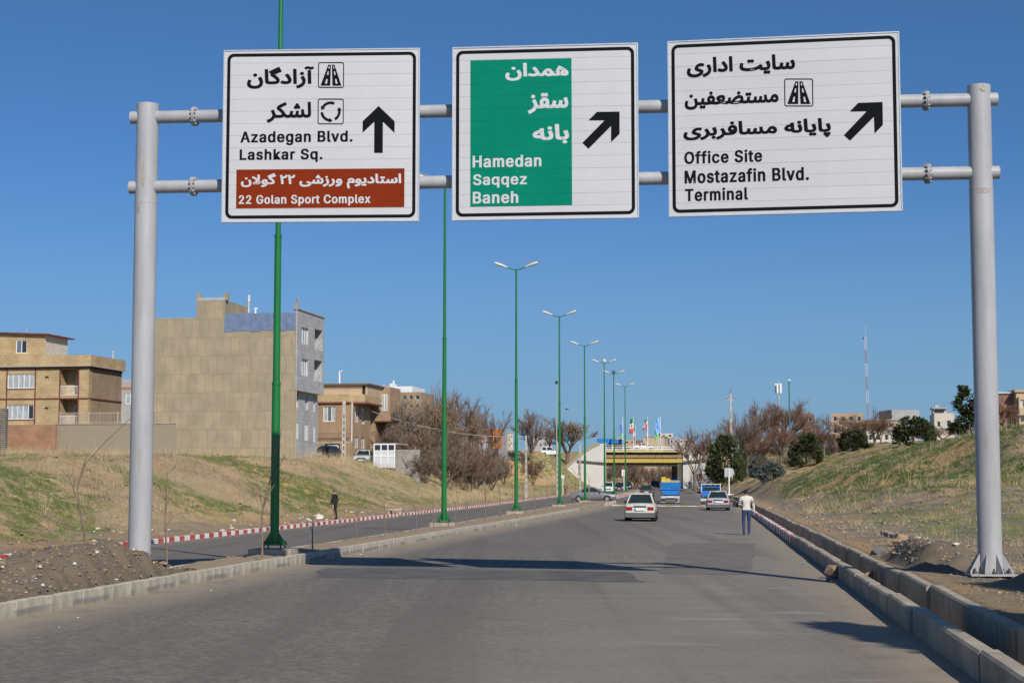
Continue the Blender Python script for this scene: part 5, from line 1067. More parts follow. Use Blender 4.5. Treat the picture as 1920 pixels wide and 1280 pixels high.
def crate(label, lx, ly, lz, w_=.36, h=.5, d=.5):
    p = pk.matrix_basis @ Vector((lx, ly, lz)); c = thing('plastic_crate', label, 'crate', p, radians(RY), 'yellow crates on the blue pickup')
    g = MB(); t_ = .03
    for b in ((-w_/2, w_/2, -d/2, -d/2+t_), (-w_/2, w_/2, d/2-t_, d/2), (-w_/2, -w_/2+t_, -d/2+t_, d/2-t_), (w_/2-t_, w_/2, -d/2+t_, d/2-t_)): g.box(b[0], b[1], b[2], b[3], .03, h)
    g.box(-w_/2, w_/2, -d/2, d/2, 0, .03); g.build('shell', YC, c)
    g = MB(); g.box(-w_/2-.015, w_/2+.015, -d/2-.015, -d/2, h-.06, h); g.box(-.06, .06, -d/2-.01, -d/2, h-.2, h-.14); g.build('rim', M('yellow_crate_edge', (.5, .34, .02), .5), c)
for i, (x, z, h) in enumerate(((-.62, 1.92, .56), (-.2, 1.92, .42), (.22, 1.72, .4), (.62, 1.72, .4))):
    crate(('tall yellow crate at the left of the blue pickup load', 'second yellow crate from the left on the blue pickup', 'third yellow crate showing just above the blue boards', 'rightmost yellow crate showing just above the blue boards')[i], x, -1.9, z, .38, h)
for i, x in enumerate((-.62, -.2)): crate(('yellow crate under the tall left one behind the boards', 'yellow crate under the second one behind the boards')[i], x, -1.9, 1.44, .38, .46)
for i, x in enumerate((.22, .62)): crate(('yellow crate lowest at right behind the boards, third from left', 'yellow crate lowest at far right behind the boards')[i], x, -1.9, 1.28, .38, .42)
pickup('low sided blue pickup half hidden by the silver saloon', 1333, 141, RY, False)
# ------------------------------------------------------------------ people
SKIN = M('skin', (.42, .24, .16), .6); HAIR = M('dark_hair', (.015, .012, .01), .7)
def person(label, loc, yaw, Hh, mats, zones, legs, arms, lean=0, head_pitch=0, parts=None, bulk=1.0):
    """legs: [(knee),(ankle),(toe)] left,right; arms: [(elbow),(wrist),(hand dir)] left,right, metres for a 1.75 m figure, y forward"""
    root = thing('person', label, 'person', loc, yaw, scale=Hh/1.75)
    V = []; E = []; R_ = []
    def add(p, r, frm=None):
        V.append(p); R_.append(r); 
        if frm is not None: E.append((frm, len(V)-1))
        return len(V)-1
    b = bulk
    pel = add((0, 0, .95), (.155*b, .115*b)); bel = add((0, .01+lean*.3, 1.08), (.145*b, .108*b), pel); ch = add((0, .0+lean*.7, 1.28), (.168*b, .12*b), bel); up = add((0, -.005+lean, 1.4), (.15*b, .1*b), ch); nk = add((0, .0+lean*1.1, 1.49), (.055, .058), up)
    jaw = add((0, .022+lean*1.2+head_pitch, 1.55), (.062, .07), nk); hd = add((0, .008+lean*1.25+head_pitch*1.3, 1.635), (.076, .094), jaw); tp = add((0, .0+lean*1.3+head_pitch*1.4, 1.7), (.06, .075), hd)
    nose = add((0, .112+lean*1.2+head_pitch*1.8, 1.59), (.014, .016), jaw)
    for s, (kn, an, to) in zip((-1, 1), legs):
        hp = add((s*.095, 0, .88), (.098*b, .1*b), pel); k = add(kn, (.064, .066), hp); md = add(tuple((Vector(kn)*.55+Vector(an)*.45)+Vector((0, -.015, 0))), (.058, .062), k); a = add(an, (.045, .05), md); add(tuple(Vector(an)+Vector((0, -.03, -.04))), (.042, .04), a); add(to, (.04, .028), a)
    for s, (el, wr, hv) in zip((-1, 1), arms):
        sh = add((s*.185*b, lean, 1.405), (.066, .07), up); e = add(el, (.05, .052), sh); w_ = add(wr, (.034, .036), e); hv = Vector(hv); pm = add(tuple(Vector(wr)+hv*.06), (.038, .024), w_)
        side = Vector((0, 1, 0)) if abs(hv.y) < .8 else Vector((1, 0, 0))
        for k in range(4):
            q = Vector(wr)+hv*.1+side*(.03-.02*k); f1 = add(tuple(q), (.0095, .0095), pm); f2 = add(tuple(q+hv*(.045-.006*abs(k-1.4))+Vector((-s*.008, 0, 0))), (.0085, .0085), f1); add(tuple(q+hv*.07+Vector((-s*.025, 0, 0))), (.008, .008), f2)
        tq = add(tuple(Vector(wr)+hv*.05+side*.045), (.012, .012), pm); add(tuple(Vector(wr)+hv*.095+side*.06), (.01, .01), tq)
    me = bpy.data.meshes.new('body'); me.from_pydata([tuple(v) for v in V], E, []); o = bpy.data.objects.new('body', me); COL.objects.link(o)
    o.modifiers.new('s', 'SKIN'); ss = o.modifiers.new('u', 'SUBSURF'); ss.levels = ss.render_levels = 3 if loc[1] < 70 else 2
    for i, r in enumerate(R_): me.skin_vertices[0].data[i].radius = r
    me.skin_vertices[0].data[0].use_root = True
    bpy.context.view_layer.update(); m2 = bpy.data.meshes.new_from_object(o.evaluated_get(bpy.context.evaluated_depsgraph_get())); bpy.data.objects.remove(o)
    m2.name = 'body'; m2.materials.clear()
    for m in mats: m2.materials.append(m)
    for p in m2.polygons: p.material_index = zones(p.center); p.use_smooth = True
    link('body', m2, root); return root
SW = M('cream_sweater', (.60, .57, .51), .9, .07, 9, .2, 40); BK = M('black_stripe', (.012, .012, .014), .9); JEAN = M('blue_jeans', (.025, .045, .11), .9, .2, 12); SHOE = M('teal_shoe', (.08, .25, .33), .7); SHB = M('dark_shoe', (.02, .02, .025), .7); BLKC = M('black_cloth', (.012, .011, .012), .9)
def z1_(c):
    x = abs(c.x)
    if c.z > 1.6 or (c.z > 1.545 and c.y < .03): return 4
    if c.z > 1.475: return 3
    if c.z < .085: return 5 if c.x > 0 else 6
    if x > .19 and c.z < 1.36 and c.z > .9:
        if (1.26 < c.z < 1.30) or (1.20 < c.z < 1.235): return 1
        if c.z < 1.0 and c.x > 0 and c.z < .86: return 3
        return 0
    if x > .2 and c.z <= .9: return 3
    return 0 if c.z > .955 else 2
Y = 66.3; x = at_y(1400, 1000, Y).x
wm = person('man in cream sweater with black sleeve stripes and blue jeans walking away along the kerb', (x, Y, road_z(x, Y)), radians(-4), 1.84, [SW, BK, JEAN, SKIN, HAIR, SHOE, SHB], z1_,
    [((-.11, .03, .5), (-.1, -.07, .1), (-.105, .05, .035)), ((.1, .06, .5), (.095, .09, .09), (.1, .22, .03))], [((-.275, -.03, 1.16), (-.25, .19, 1.1), (0, .8, .1)), ((.27, -.03, 1.14), (.285, .02, .9), (0, .1, -1))])
# jacket over his arm and small bag
g = MB(); rows = []
for i in range(9):
    z = 1.13-.44*i/8; k = i/8; rows.append([(-.27-.1*k*(j/5)-.02*sin(j*2+i), .02+.2*(j/5)+.02*sin(i*1.3+j), z-.06*(j/5)*k) for j in range(6)]+[(-.24-.03*k-.02*sin(j), .24-.2*(j/5), z) for j in range(6)])
jk = g.mesh('jacket', M('navy_jacket', (.025, .05, .11), .9, .2, 8), 60); jo = link('jacket', jk); jo.parent = None; jo.matrix_world = wm.matrix_basis.copy(); tag(jo, 'navy jacket hanging over the left arm of the man in the cream sweater', 'jacket')
so = jo.modifiers.new('thick', 'SOLIDIFY'); so.thickness = .015
g = MB(); g.prism([(-.12, 0), (.1, -.01), (.13, .1), (.09, .19), (-.09, .2), (-.13, .1)], -.08, .08, 'y'); bo = g.build('bag_body', M('black_bag', (.018, .018, .022), .7, .3, 8))
bg_ = thing('bag', 'small dark bag carried at the left forearm of the man in the cream sweater', 'bag'); bo.parent = bg_; bg_.matrix_world = wm.matrix_basis @ Matrix.Translation((-.38, .22, 1.06)); g = MB(); g.tube([(-.08, 0, .18), (-.04, 0, .25), (.04, 0, .25), (.08, 0, .18)], .012, 6); g.build('handle', BLKC, bg_)
def z2_(c):
    if c.z > 1.63 or (c.z > 1.56 and c.y < .03): return 2
    if c.z > 1.485: return 1
    if abs(c.x) > .17 and c.z < .86: return 1
    return 0
Y = 92.0; q = at_y(627, 973, Y); 
person('man in black jacket and trousers standing on the verge behind the left kerb', (q.x, Y, gz(q.x, Y)), radians(62), 1.68, [BLKC, SKIN, HAIR], z2_, [((-.12, .02, .5), (-.15, -.03, .09), (-.16, .12, .03)), ((.12, .0, .5), (.15, -.05, .09), (.16, .1, .03))], [((-.28, -.02, 1.14), (-.27, .1, .9), (0, .1, -1)), ((.28, -.04, 1.14), (.27, .04, .9), (0, .1, -1))], lean=.01, head_pitch=.03, bulk=1.08)
Y = 232; q = at_y(1060.5, 927, Y)
person('man in brown jacket and pale shirt walking towards us beside the far left kerb', (q.x, Y, road_z(q.x, Y)+.1), radians(170), 1.7, [M('brown_jacket', (.07, .045, .03), .9), SKIN, HAIR, BLKC, M('pale_shirt', (.4, .36, .3), .9)], lambda c: 2 if c.z > 1.63 else 1 if c.z > 1.485 or (abs(c.x) > .17 and c.z < .86) else 3 if c.z < .92 else 4 if abs(c.x) < .05 and c.y > .04 else 0, [((-.11, .1, .5), (-.1, .1, .1), (-.1, .23, .03)), ((.11, .02, .5), (.1, -.15, .12), (.1, -.03, .05))], [((-.28, -.05, 1.14), (-.3, -.02, .9), (0, 0, -1)), ((.28, .02, 1.14), (.3, .12, .9), (0, .2, -1))])
for lb, px, Y in (('person in dark clothes standing in the shade of the bridge abutment', 1283.5, 338), ('person in black coat walking away by the right bridge wall', 1293, 318)):
    q = at_y(px, 910, Y); zz_ = road_z(q.x, Y) if q.x-float(lampx(Y)) < float(Redge(Y))-.8 else gz(q.x, Y)
    person(lb, (q.x, Y, zz_), radians(-10), 1.72, [BLKC, SKIN, HAIR], z2_, [((-.11, .06, .5), (-.1, .06, .1), (-.1, .18, .03)), ((.11, .0, .5), (.1, -.12, .1), (.1, 0, .04))], [((-.27, -.05, 1.14), (-.27, .0, .9), (0, 0, -1)), ((.27, .02, 1.14), (.27, .08, .9), (0, .1, -1))], bulk=1.1)
# ------------------------------------------------------------------ trees
BARK = M('grey_brown_bark', (.17, .125, .09), .95, .3, 3); PALE = M('pale_bark', (.33, .27, .2), .95, .25, 3); TW_R = M('reddish_twigs', (.17, .105, .075), .9, .35, .6); TW_B = M('brown_twigs', (.175, .125, .09), .9, .35, .6); TW_G = M('grey_twigs', (.24, .2, .165), .9, .3, .6)
LF_T = M('tan_dry_leaves', (.29, .19, .1), .9, .35, .8); LF_R = M('rust_dry_leaves', (.21, .09, .04), .9, .35, .8); NEED = M('dark_needles', (.035, .055, .018), .85, .5, .9, col2=(.085, .105, .03)); NEEDB = M('bluish_needles', (.075, .1, .09), .85, .35, .9)
def gen_tree(seed, H=10., trunk=.25, forks=6, spread=.55, lv=4, nb=(5, 5, 6), twig=14, leaf=None, leafn=0, ls=.22, col=None, upb=.35, lenf=.62, tw=.035, r0=.2, bark=None):
    r = random.Random(seed); T = MB(); Cq = MB(); Lq = MB()
    def rot(d, ang):
        a = Vector((r.gauss(0, 1), r.gauss(0, 1), r.gauss(0, 1))); a = (a-d*a.dot(d)).normalized(); return (d*cos(ang)+a*sin(ang)).normalized()
    def tri(m, p, d, L, w_):
        s = d.cross(Vector((r.gauss(0, 1), r.gauss(0, 1), r.gauss(0, 1)))).normalized()*w_*.5; m.add([p-s, p+s, p+d*L], [(0, 1, 2)])
    def br_(p, d, L, rad, l):
        pts = [p]; dd = d; n = 4
        for k in range(n): dd = (dd+Vector((r.gauss(0, .12), r.gauss(0, .12), r.gauss(0, .1)+upb*.18))).normalized(); pts.append(pts[-1]+dd*(L/n))
        (T if l < 2 else Cq).tube(pts, [rad*(1-.55*k/n) for k in range(n+1)], 6 if l < 2 else 3, caps=False)
        if l >= lv-1:
            for k in range(twig):
                q = pts[0].lerp(pts[-1], r.uniform(.15, 1)); e = (rot(dd, r.uniform(.2, .9))+Vector((0, 0, upb*.6))).normalized(); tl = L*r.uniform(.35, .8); tri(Cq, q, e, tl, tw*r.uniform(.7, 1.2))
                if leaf:
                    for j in range(leafn):
                        c = q+e*tl*r.uniform(.2, 1); u = Vector((r.gauss(0, 1), r.gauss(0, 1), r.gauss(0, 1))).normalized(); v = rot(u, pi/2); z = ls*r.uniform(.5, 1.1); Lq.add([c-u*z*.5, c+v*z*.35, c+u*z*.5, c-v*z*.35], [(0, 1, 2, 3)])
            return
        for k in range(nb[min(l, len(nb)-1)]):
            f = r.uniform(.35, 1); i = min(int(f*n), n-1); q = pts[i].lerp(pts[i+1], f*n-i); br_(q, (rot(dd, r.uniform(.35, .85))+Vector((0, 0, upb*.5))).normalized(), L*lenf*r.uniform(.75, 1.15), rad*.5, l+1)
    th = H*trunk; T.tube([(0, 0, -.4), (.05, 0, th*.5), (0, .06, th)], [r0*1.3, r0*1.05, r0], 8, caps=False)
    for k in range(forks):
        a = 2*pi*k/forks+r.uniform(-.4, .4); sp = spread*r.uniform(.35, 1.1); br_(Vector((0, 0, th*r.uniform(.75, 1))), Vector((cos(a)*sp, sin(a)*sp, 1)).normalized(), H*.36*r.uniform(.8, 1.1), r0*.55, 1)
    zs = [v[2] for v in Cq.v]; top = max(zs); wx = np.percentile([abs(v[0]) for v in Cq.v], 97)
    return dict(t=T.mesh('trunk', bark or BARK, raw=True), c=Cq.mesh('crown', col or TW_B, raw=True), l=Lq.mesh('leaves', leaf, raw=True) if leaf else None, H=top, W=2*wx)
def gen_conifer(seed, H=4., W=3.2, n=2600, shape='bush', mat=None, size=.26, trunk=.12):
    r = random.Random(seed); T = MB(); Cq = MB(); T.tube([(0, 0, -.3), (0, 0, H*.55)], [trunk, trunk*.5], 7, caps=False)
    cl = [(r.uniform(0, 2*pi), r.uniform(.08, .97), r.uniform(.72, 1.06), r.uniform(.25, .5)) for _ in range(60)]
    for k in range(n):
        a0, f0, q, sz = r.choice(cl); a = a0+r.gauss(0, .22); f = min(max(f0+r.gauss(0, .055), .02), 1)
        R_ = {'bush': math.sqrt(max(0, 1-(abs(f-.38)/.64)**2.2)), 'cone': max(0, 1-f)**.8, 'pine': .35+.65*abs(sin(f*7))*(1-f*.7)}[shape]*W/2*q
        rr = R_*math.sqrt(r.uniform(.45, 1)); p = Vector((rr*cos(a), rr*sin(a), f*H)); d = Vector((cos(a), sin(a), r.uniform(.2, 1.2))).normalized()
        for j in range(2):
            e = (d+Vector((r.gauss(0, .5), r.gauss(0, .5), r.gauss(0, .4)))).normalized(); s = e.cross(Vector((r.gauss(0, 1), r.gauss(0, 1), r.gauss(0, 1)))).normalized(); L = size*r.uniform(.7, 1.5); Cq.add([p-s*L*.22, p+s*L*.22, p+e*L], [(0, 1, 2)])
    return dict(t=T.mesh('trunk', BARK, raw=True), c=Cq.mesh('crown', mat or NEED, raw=True), l=None, H=H*1.03, W=W)
PT = {
 'round': gen_tree(1, trunk=.12, forks=9, spread=.95, lv=4, nb=(5, 6, 8), twig=17, col=TW_R, upb=.3, r0=.2, tw=.028), 'round2': gen_tree(2, trunk=.14, forks=8, spread=.85, lv=4, nb=(5, 6, 8), twig=17, col=TW_R, upb=.34, r0=.19, tw=.028),
 'brown': gen_tree(3, trunk=.3, forks=6, spread=.8, lv=4, nb=(4, 5, 6), twig=14, col=TW_B, leaf=LF_R, leafn=1, ls=.12, upb=.2), 'tan': gen_tree(4, trunk=.28, forks=6, spread=.5, lv=4, nb=(4, 5, 6), twig=14, col=TW_G, leaf=LF_T, leafn=2, ls=.12, upb=.3, bark=PALE),
 'tan2': gen_tree(14, trunk=.22, forks=7, spread=.7, lv=4, nb=(4, 5, 6), twig=14, col=TW_B, leaf=LF_T, leafn=2, ls=.12, upb=.25), 'poplar': gen_tree(5, trunk=.2, forks=7, spread=.16, lv=4, nb=(5, 5, 5), twig=10, col=TW_G, upb=.9, bark=PALE, r0=.16, tw=.03),
 'thicket': gen_tree(6, H=8, trunk=.04, forks=11, spread=1.0, lv=4, nb=(4, 5, 6), twig=13, col=TW_B, upb=.3, r0=.1, tw=.04), 'thicket2': gen_tree(7, H=8, trunk=.04, forks=10, spread=1.1, lv=4, nb=(4, 5, 6), twig=13, col=TW_R, upb=.25, r0=.1, tw=.04),
 'rusty': gen_tree(8, trunk=.2, forks=7, spread=.6, lv=4, nb=(4, 5, 6), twig=14, col=TW_R, leaf=LF_R, leafn=1, ls=.17, upb=.15), 'sparse': gen_tree(9, trunk=.35, forks=5, spread=.6, lv=4, nb=(4, 5, 5), twig=12, col=TW_R, leaf=LF_R, leafn=1, ls=.16, upb=.3),
 'bush': gen_conifer(1), 'bush2': gen_conifer(2, n=2800), 'low': gen_conifer(3, 2, 3.4, 1500, 'bush', NEEDB), 'pine': gen_conifer(4, 9, 5, 3200, 'pine', NEED, .42, .2), 'cone': gen_conifer(5, 12, 6.5, 2300, 'cone', NEED, .6, .25)}
def tree(kind, label, px, base, top, wpx, Y, name='bare_tree', group=None, rz=None, cat='tree', sink=.15):
    p = PT[kind]; q = at_y(px, base, Y); z = gz(q.x, Y)-sink; tz = at_y(px, top, Y).z; s = (tz-z)/p['H']; sx = wpx*Y/FPX/p['W']
    o = thing(name, label, cat, (q.x, Y, z), rz if rz is not None else (px*.7) % 6.28, group, (sx, sx, s))
    link('trunk', p['t'], o); link('crown', p['c'], o)
    if p['l']: link('leaves', p['l'], o)
    return o
G1 = 'bare trees on the left bank'; G2 = 'trees on the right slope'
for a in [('tan', 'pale-trunked tree with tan leaves right behind the white gate', 752, 858, 738, 105, 186), ('tan2', 'tan-leaved tree left of the second green lamp pole', 800, 862, 728, 110, 192), ('brown', 'brown tree right of the second green lamp pole with spreading crown', 862, 855, 722, 95, 212), ('tan2', 'low tan tree right behind the second lamp pole', 838, 860, 745, 80, 200),
  ('brown', 'brown tree rising over the orange shop', 908, 850, 748, 62, 250), ('brown', 'dark spreading tree left of the third lamp pole on the bridge approach', 996, 838, 757, 62, 322), ('tan2', 'tan shrubby tree on the approach behind the fourth lamp pole', 1064, 838, 772, 78, 346), ('sparse', 'thin brown tree at the skyline right of the orange shop', 1030, 838, 790, 40, 350)]:
    tree(*a, name='leafy_tree', group=G1)
for a in [('poplar', 'tall thin grey poplar in front of the second lamp pole', 823, 850, 690, 32, 228), ('poplar', 'grey poplar right of the second lamp pole', 842, 850, 705, 30, 232), ('poplar', 'grey poplar beside the brown brick house', 712, 846, 722, 34, 222), ('poplar', 'second grey poplar from the brown brick house', 732, 846, 718, 34, 228), ('poplar', 'pale poplar leaning over the orange shop', 893, 850, 742, 30, 246), ('poplar', 'pale poplar stem just right of the white gate', 768, 850, 722, 36, 236), ('poplar', 'third grey poplar from the brown brick house, behind the gate', 747, 846, 716, 34, 238)]:
    tree(*a, name='poplar_tree', group=G1)
TH = [('thicket', 735, 872, 790, 70, 182), ('thicket2', 775, 880, 790, 80, 180), ('thicket', 815, 885, 790, 85, 184), ('thicket2', 855, 885, 800, 85, 190), ('thicket', 895, 885, 815, 80, 200), ('thicket2', 712, 866, 800, 50, 186), ('thicket', 922, 885, 838, 50, 214), ('thicket2', 880, 900, 830, 80, 182), ('thicket', 835, 900, 825, 80, 172), ('thicket', 790, 890, 830, 60, 168), ('thicket2', 1000, 880, 850, 40, 300), ('thicket', 945, 880, 848, 40, 290)]
od = ['first', 'second', 'third', 'fourth', 'fifth', 'sixth', 'seventh', 'eighth', 'ninth', 'tenth', 'eleventh', 'twelfth', 'thirteenth', 'fourteenth', 'fifteenth', 'sixteenth', 'seventeenth', 'eighteenth', 'nineteenth', 'twentieth', 'twenty-first', 'twenty-second']
for i, (k, *a) in enumerate(sorted(TH, key=lambda q: q[1])): tree(k, 'dark bare thicket on the left bank, %s from the white gate towards the bridge' % od[i], *a, name='bare_shrub', group='thickets on the left bank', cat='shrub')
for a in [('sparse', 'slim bare tree just right of the bridge abutment', 1303, 905, 790, 78, 300), ('sparse', 'leaning bare tree between bridge wall and round evergreen', 1333, 905, 786, 72, 286)]: tree(*a, group=G2)
for a in [('round', 'large round bare tree right of the concrete pole', 1400, 832, 741, 98, 318), ('round2', 'large round bare tree below the telecom antenna', 1470, 838, 738, 112, 322)]: tree(*a, group=G2)
for a in [('rusty', 'slender rusty brown tree standing in front of the round bare trees', 1462, 905, 768, 56, 182), ('rusty', 'rusty tree with fine crown left of the dark pine bush', 1640, 850, 772, 90, 205), ('brown', 'brown tree with bare top against the tan building', 1592, 845, 772, 78, 250), ('sparse', 'small brown tree on the skyline left of the tan building', 1540, 850, 768, 48, 290), ('rusty', 'reddish low tree between evergreen bush and brown tree', 1545, 858, 792, 70, 235), ('rusty', 'reddish brown shrubby tree right of the telecom antenna', 1498, 856, 790, 70, 255), ('sparse', 'bare tree showing over the rusty tree at the red and white mast', 1652, 830, 755, 40, 300), ('brown', 'brown tree below the white rooftop house', 1768, 846, 796, 60, 235), ('rusty', 'rusty tree in front of the house right of the gantry post', 1880, 812, 742, 72, 170), ('rusty', 'reddish shrubby tree left of the pine by the gantry post', 1742, 846, 800, 50, 215), ('brown', 'brown tree behind the dark pine bush', 1690, 845, 800, 60, 245), ('rusty', 'reddish tree low behind the concrete pole', 1425, 858, 800, 70, 262)]: tree(*a, name='rusty_tree', group=G2)
for a in [('bush2', 'round dark evergreen beside the bridge wing wall', 1360, 896, 815, 70, 252), ('bush', 'dark evergreen bush left of the red brown tree on the slope', 1512, 872, 811, 66, 186), ('bush2', 'smaller evergreen bush half hidden by bare shrubs', 1600, 860, 807, 62, 196), ('bush', 'largest dark evergreen bush on the crest', 1713, 850, 780, 78, 172), ('low', 'low bluish evergreen shrub at the foot of the rusty tree', 1447, 900, 868, 52, 176), ('low', 'grey blue shrub behind the left evergreen bush', 1545, 845, 816, 50, 240), ('low', 'low blue grey shrub right of the round evergreen', 1425, 880, 856, 44, 240), ('bush', 'small round evergreen below the left round bare tree', 1393, 838, 822, 18, 300)]: tree(*a, name='evergreen_bush', group='evergreens on the right slope', cat='bush')
tree('pine', 'dark pine peeking out left of the right gantry post', 1822, 835, 722, 92, 150, name='pine_tree')
for i, (px, w_) in enumerate(((1520, 40), (1570, 44), (1625, 44), (1665, 40), (1480, 36), (1440, 40))): tree('thicket2' if i % 2 else 'thicket', 'bare brown shrub on the right slope, %s' % ('below the telecom antenna', 'left of the smaller evergreen', 'under the rusty tree', 'beside the crest evergreen', 'left of the left evergreen', 'on the grass by the concrete pole')[i], px, 862 if i < 4 else 878, 826 if i < 4 else 852, w_, 200+6*i, name='bare_shrub', group='bare shrubs on the right slope', cat='shrub')
for i in range(9): tree(('thicket', 'brown', 'thicket2')[i % 3], 'brown tree seen through the underpass, %s from the left' % od[i], 1142+i*15.5, 912, 868-5*(i % 2), 34, 392+14*(i % 3), group='trees beyond the underpass', sink=.5)
# two conifers standing right of and behind the camera, whose shadow falls across the verge
for x, y, s, lb in ((9.9, 13.0, .76, 'conifer at the verge right of the viewer, casting shade on the road'), (14.2, 14.8, .9, 'taller conifer further right whose shade falls on the drain wall')):
    o = thing('conifer_tree', lb, 'tree', (x, y, gz(x, y)), 1, None, (s, s, s)); link('trunk', PT['cone']['t'], o); link('crown', PT['cone']['c'], o)
# saplings in the median
SAP = M('sapling_bark', (.2, .145, .1), .9, .3, 5)
def sapling(label, px, base, top, Y, bend=.15, forks=3, seed=0, r_=.016):
    r = random.Random(seed); q = at_y(px, base, Y); z0 = road_z(q.x, Y)+.15; h = at_y(px, top, Y).z-z0; o = thing('sapling', label, 'sapling', (q.x, Y, z0), 0, 'thin bare saplings along the median'); m = MB()
    pts = [Vector((bend*h*.25*sin(k*.9+seed)*(k/7)+bend*h*.35*(k/7)**2*(1 if seed % 2 else -1), .03*sin(k*1.3), h*k/7)) for k in range(8)]
    m.tube(pts, [r_*(1.25-1.0*k/7) for k in range(8)], 6); m.build('stem', SAP, o, smooth=60)
    for k in range(forks):
        i = 3+k % 4; p = pts[i]; d = Vector((r.uniform(-.5, .5), r.uniform(-.3, .3), 1)).normalized(); L = h*r.uniform(.15, .32); m = MB(); m.tube([p, p+d*L*.5+Vector((r.uniform(-.03, .03), 0, 0)), p+d*L], [r_*.55, r_*.4, r_*.18], 4)
        for j in range(3): e = (d+Vector((r.uniform(-.8, .8), r.uniform(-.4, .4), .2))).normalized(); m.tube([p+d*L*(.3+.2*j), p+d*L*(.3+.2*j)+e*L*.35], [r_*.3, r_*.12], 3)
        m.build('branch', SAP, o)
SP = [(148, 1022, 780, 31.0, .55, 2, .02), (312, 1060, 885, 33.5, .08, 3, .022), (492, 1037, 818, 38.2, .2, 5, .022), (586, 1026, 948, 43.5, .08, 2, .018), (668, 1014, 930, 50, .04, 2, .016), (722, 1004, 915, 54, .04, 2, .016), (780, 996, 920, 58, .05, 2, .016), (813, 990, 925, 62, .05, 2, .016), (854, 984, 915, 66, .04, 2, .016), (875, 981, 920, 70, .03, 2, .016), (909, 976, 900, 74, .1, 4, .02), (937, 972, 885, 78, .12, 4, .02), (982, 966, 905, 86, .05, 2, .018), (1003, 962, 900, 92, .04, 3, .018), (1025, 958, 900, 99, .04, 2, .018), (1062, 950, 880, 112, .05, 4, .02), (1078, 946, 880, 124, .06, 4, .02), (1105, 943, 885, 138, .06, 3, .02)]
for i, (px, b, t_, Y, bd, fk, rr) in enumerate(SP): sapling('thin bare sapling on the median, %s from the left gantry post outwards' % od[i] if i else 'long bent sapling rising from behind the soil heap', px, b, t_, Y, bd, fk, i+1, rr)
# ------------------------------------------------------------------ poles, masts, signs, wires
PCN = M('pole_concrete', (.40, .36, .31), .9, .15, 2)
def cpole(label, px, base, top, Y, w0=.34, w1=.2, arm=False):
    q = at_y(px, base, Y); tx = at_y(px, top, Y); z0 = min(q.z, gz(q.x, Y))-.2; h = tx.z-z0; o = thing('utility_pole', label, 'utility pole', (q.x, Y, z0), 0, 'concrete utility poles')
    g = MB(); g.add([(s*w, t*w*.8, z) for z, w in ((0, w0/2), (h, w1/2)) for s, t in ((-1, -1), (1, -1), (1, 1), (-1, 1))], [(0, 1, 5, 4), (1, 2, 6, 5), (2, 3, 7, 6), (3, 0, 4, 7), (4, 5, 6, 7)]); g.build('shaft', PCN, o)
    for k in range(7):
        z = h*(.12+.1*k); w = (w0+(w1-w0)*z/h)/2; g = MB(); g.box(-w*.35, w*.35, -w*.8-.004, -w*.75, z, z+h*.06); g.build('slot_shade', M('pole_slot_shade', (.13, .11, .1), .9), o)  # slots are dark plates on the face, shade put into the colour
    if arm:
        g = MB(); g.box(-.75, .75, -.1, .1, h-1.2, h-1.05); g.build('crossarm', PCN, o)
        for x in (-.7, 0, .7): g = MB(); g.tube([(x, 0, h-1.05 if x else h), (x, 0, h-.7 if x else h+.9)], .09, 6); g.build('insulator', M('insulator', (.2, .2, .2), .4), o)
    return o
cpole('slotted concrete pole by the left kerb, left of the fourth lamp pole', 986.5, 931, 816, 199); cpole('slotted concrete pole half hidden behind the fourth green lamp pole', 1045.5, 924, 829, 232); cpole('concrete pole in front of the white bridge wing wall', 1088, 925, 829, 255)
cpole('tall concrete pole in front of the brown brick house', 644.5, 866, 751, 160, .42, .3); cpole('concrete pole with insulators left of the round bare trees', 1371, 845, 738, 300, .5, .34, True)
o = thing('lamp_mast', 'thin grey mast with a dark cap left of the fourth lamp', 'mast', (at_y(1043.5, 720, 235).x, 235, 0)); g = MB(); zt_ = at_y(0, 718, 235).z; g.tube([(0, 0, 0), (0, 0, zt_)], [.12, .05], 8); g.build('pole', M('grey_pole', (.35, .36, .37), .5), o); g = MB(); g.tube([(0, 0, zt_-.1), (0, 0, zt_+.3)], .2, 8); g.build('cap', CHR, o)
o = thing('lamp_mast', 'tall thin green mast with small lamp right of the telecom antenna', 'mast', (at_y(1479.5, 720, 312).x, 312, 4)); g = MB(); zt_ = at_y(0, 714, 312).z-4; g.tube([(0, 0, 0), (0, 0, zt_)], [.17, .11], 8); g.build('pole', M('teal_pole', (.05, .14, .13), .5), o); g = MB(); g.box(-.25, .3, -.2, .2, zt_, zt_+.3); g.build('lamp_head', LH, o)
o = thing('antenna_mast', 'telecom mast with white panel antennas above the round bare trees', 'antenna', (at_y(1459.5, 720, 350).x, 350, 5)); zt_ = at_y(0, 719, 350).z-5; zb_ = at_y(0, 737, 350).z-5; g = MB(); g.tube([(0, 0, 0), (0, 0, zt_+.4)], [.3, .16], 8); g.build('pole', ALU, o)
for k in range(5): a = k*2*pi/5+.4; g = MB(); x, y = .58*cos(a), .58*sin(a); g.box(x-.16, x+.16, y-.1, y+.1, zb_, zt_); g.build('panel_antenna', RW, o)
for z in (zb_+.3, zt_-.4): g = MB(); g.tube([(.58*cos(k*pi/6), .58*sin(k*pi/6), z) for k in range(13)], .05, 4); g.build('ring_bracket', ALU, o)
o = thing('lattice_mast', 'slender red and white lattice radio mast on the skyline', 'radio mast', (at_y(1628.5, 760, 560).x, 560, 10)); zt_ = at_y(0, 631, 560).z-10; dx = at_y(1624.5, 640, 560).x-at_y(1628.5, 640, 560).x; n = 9
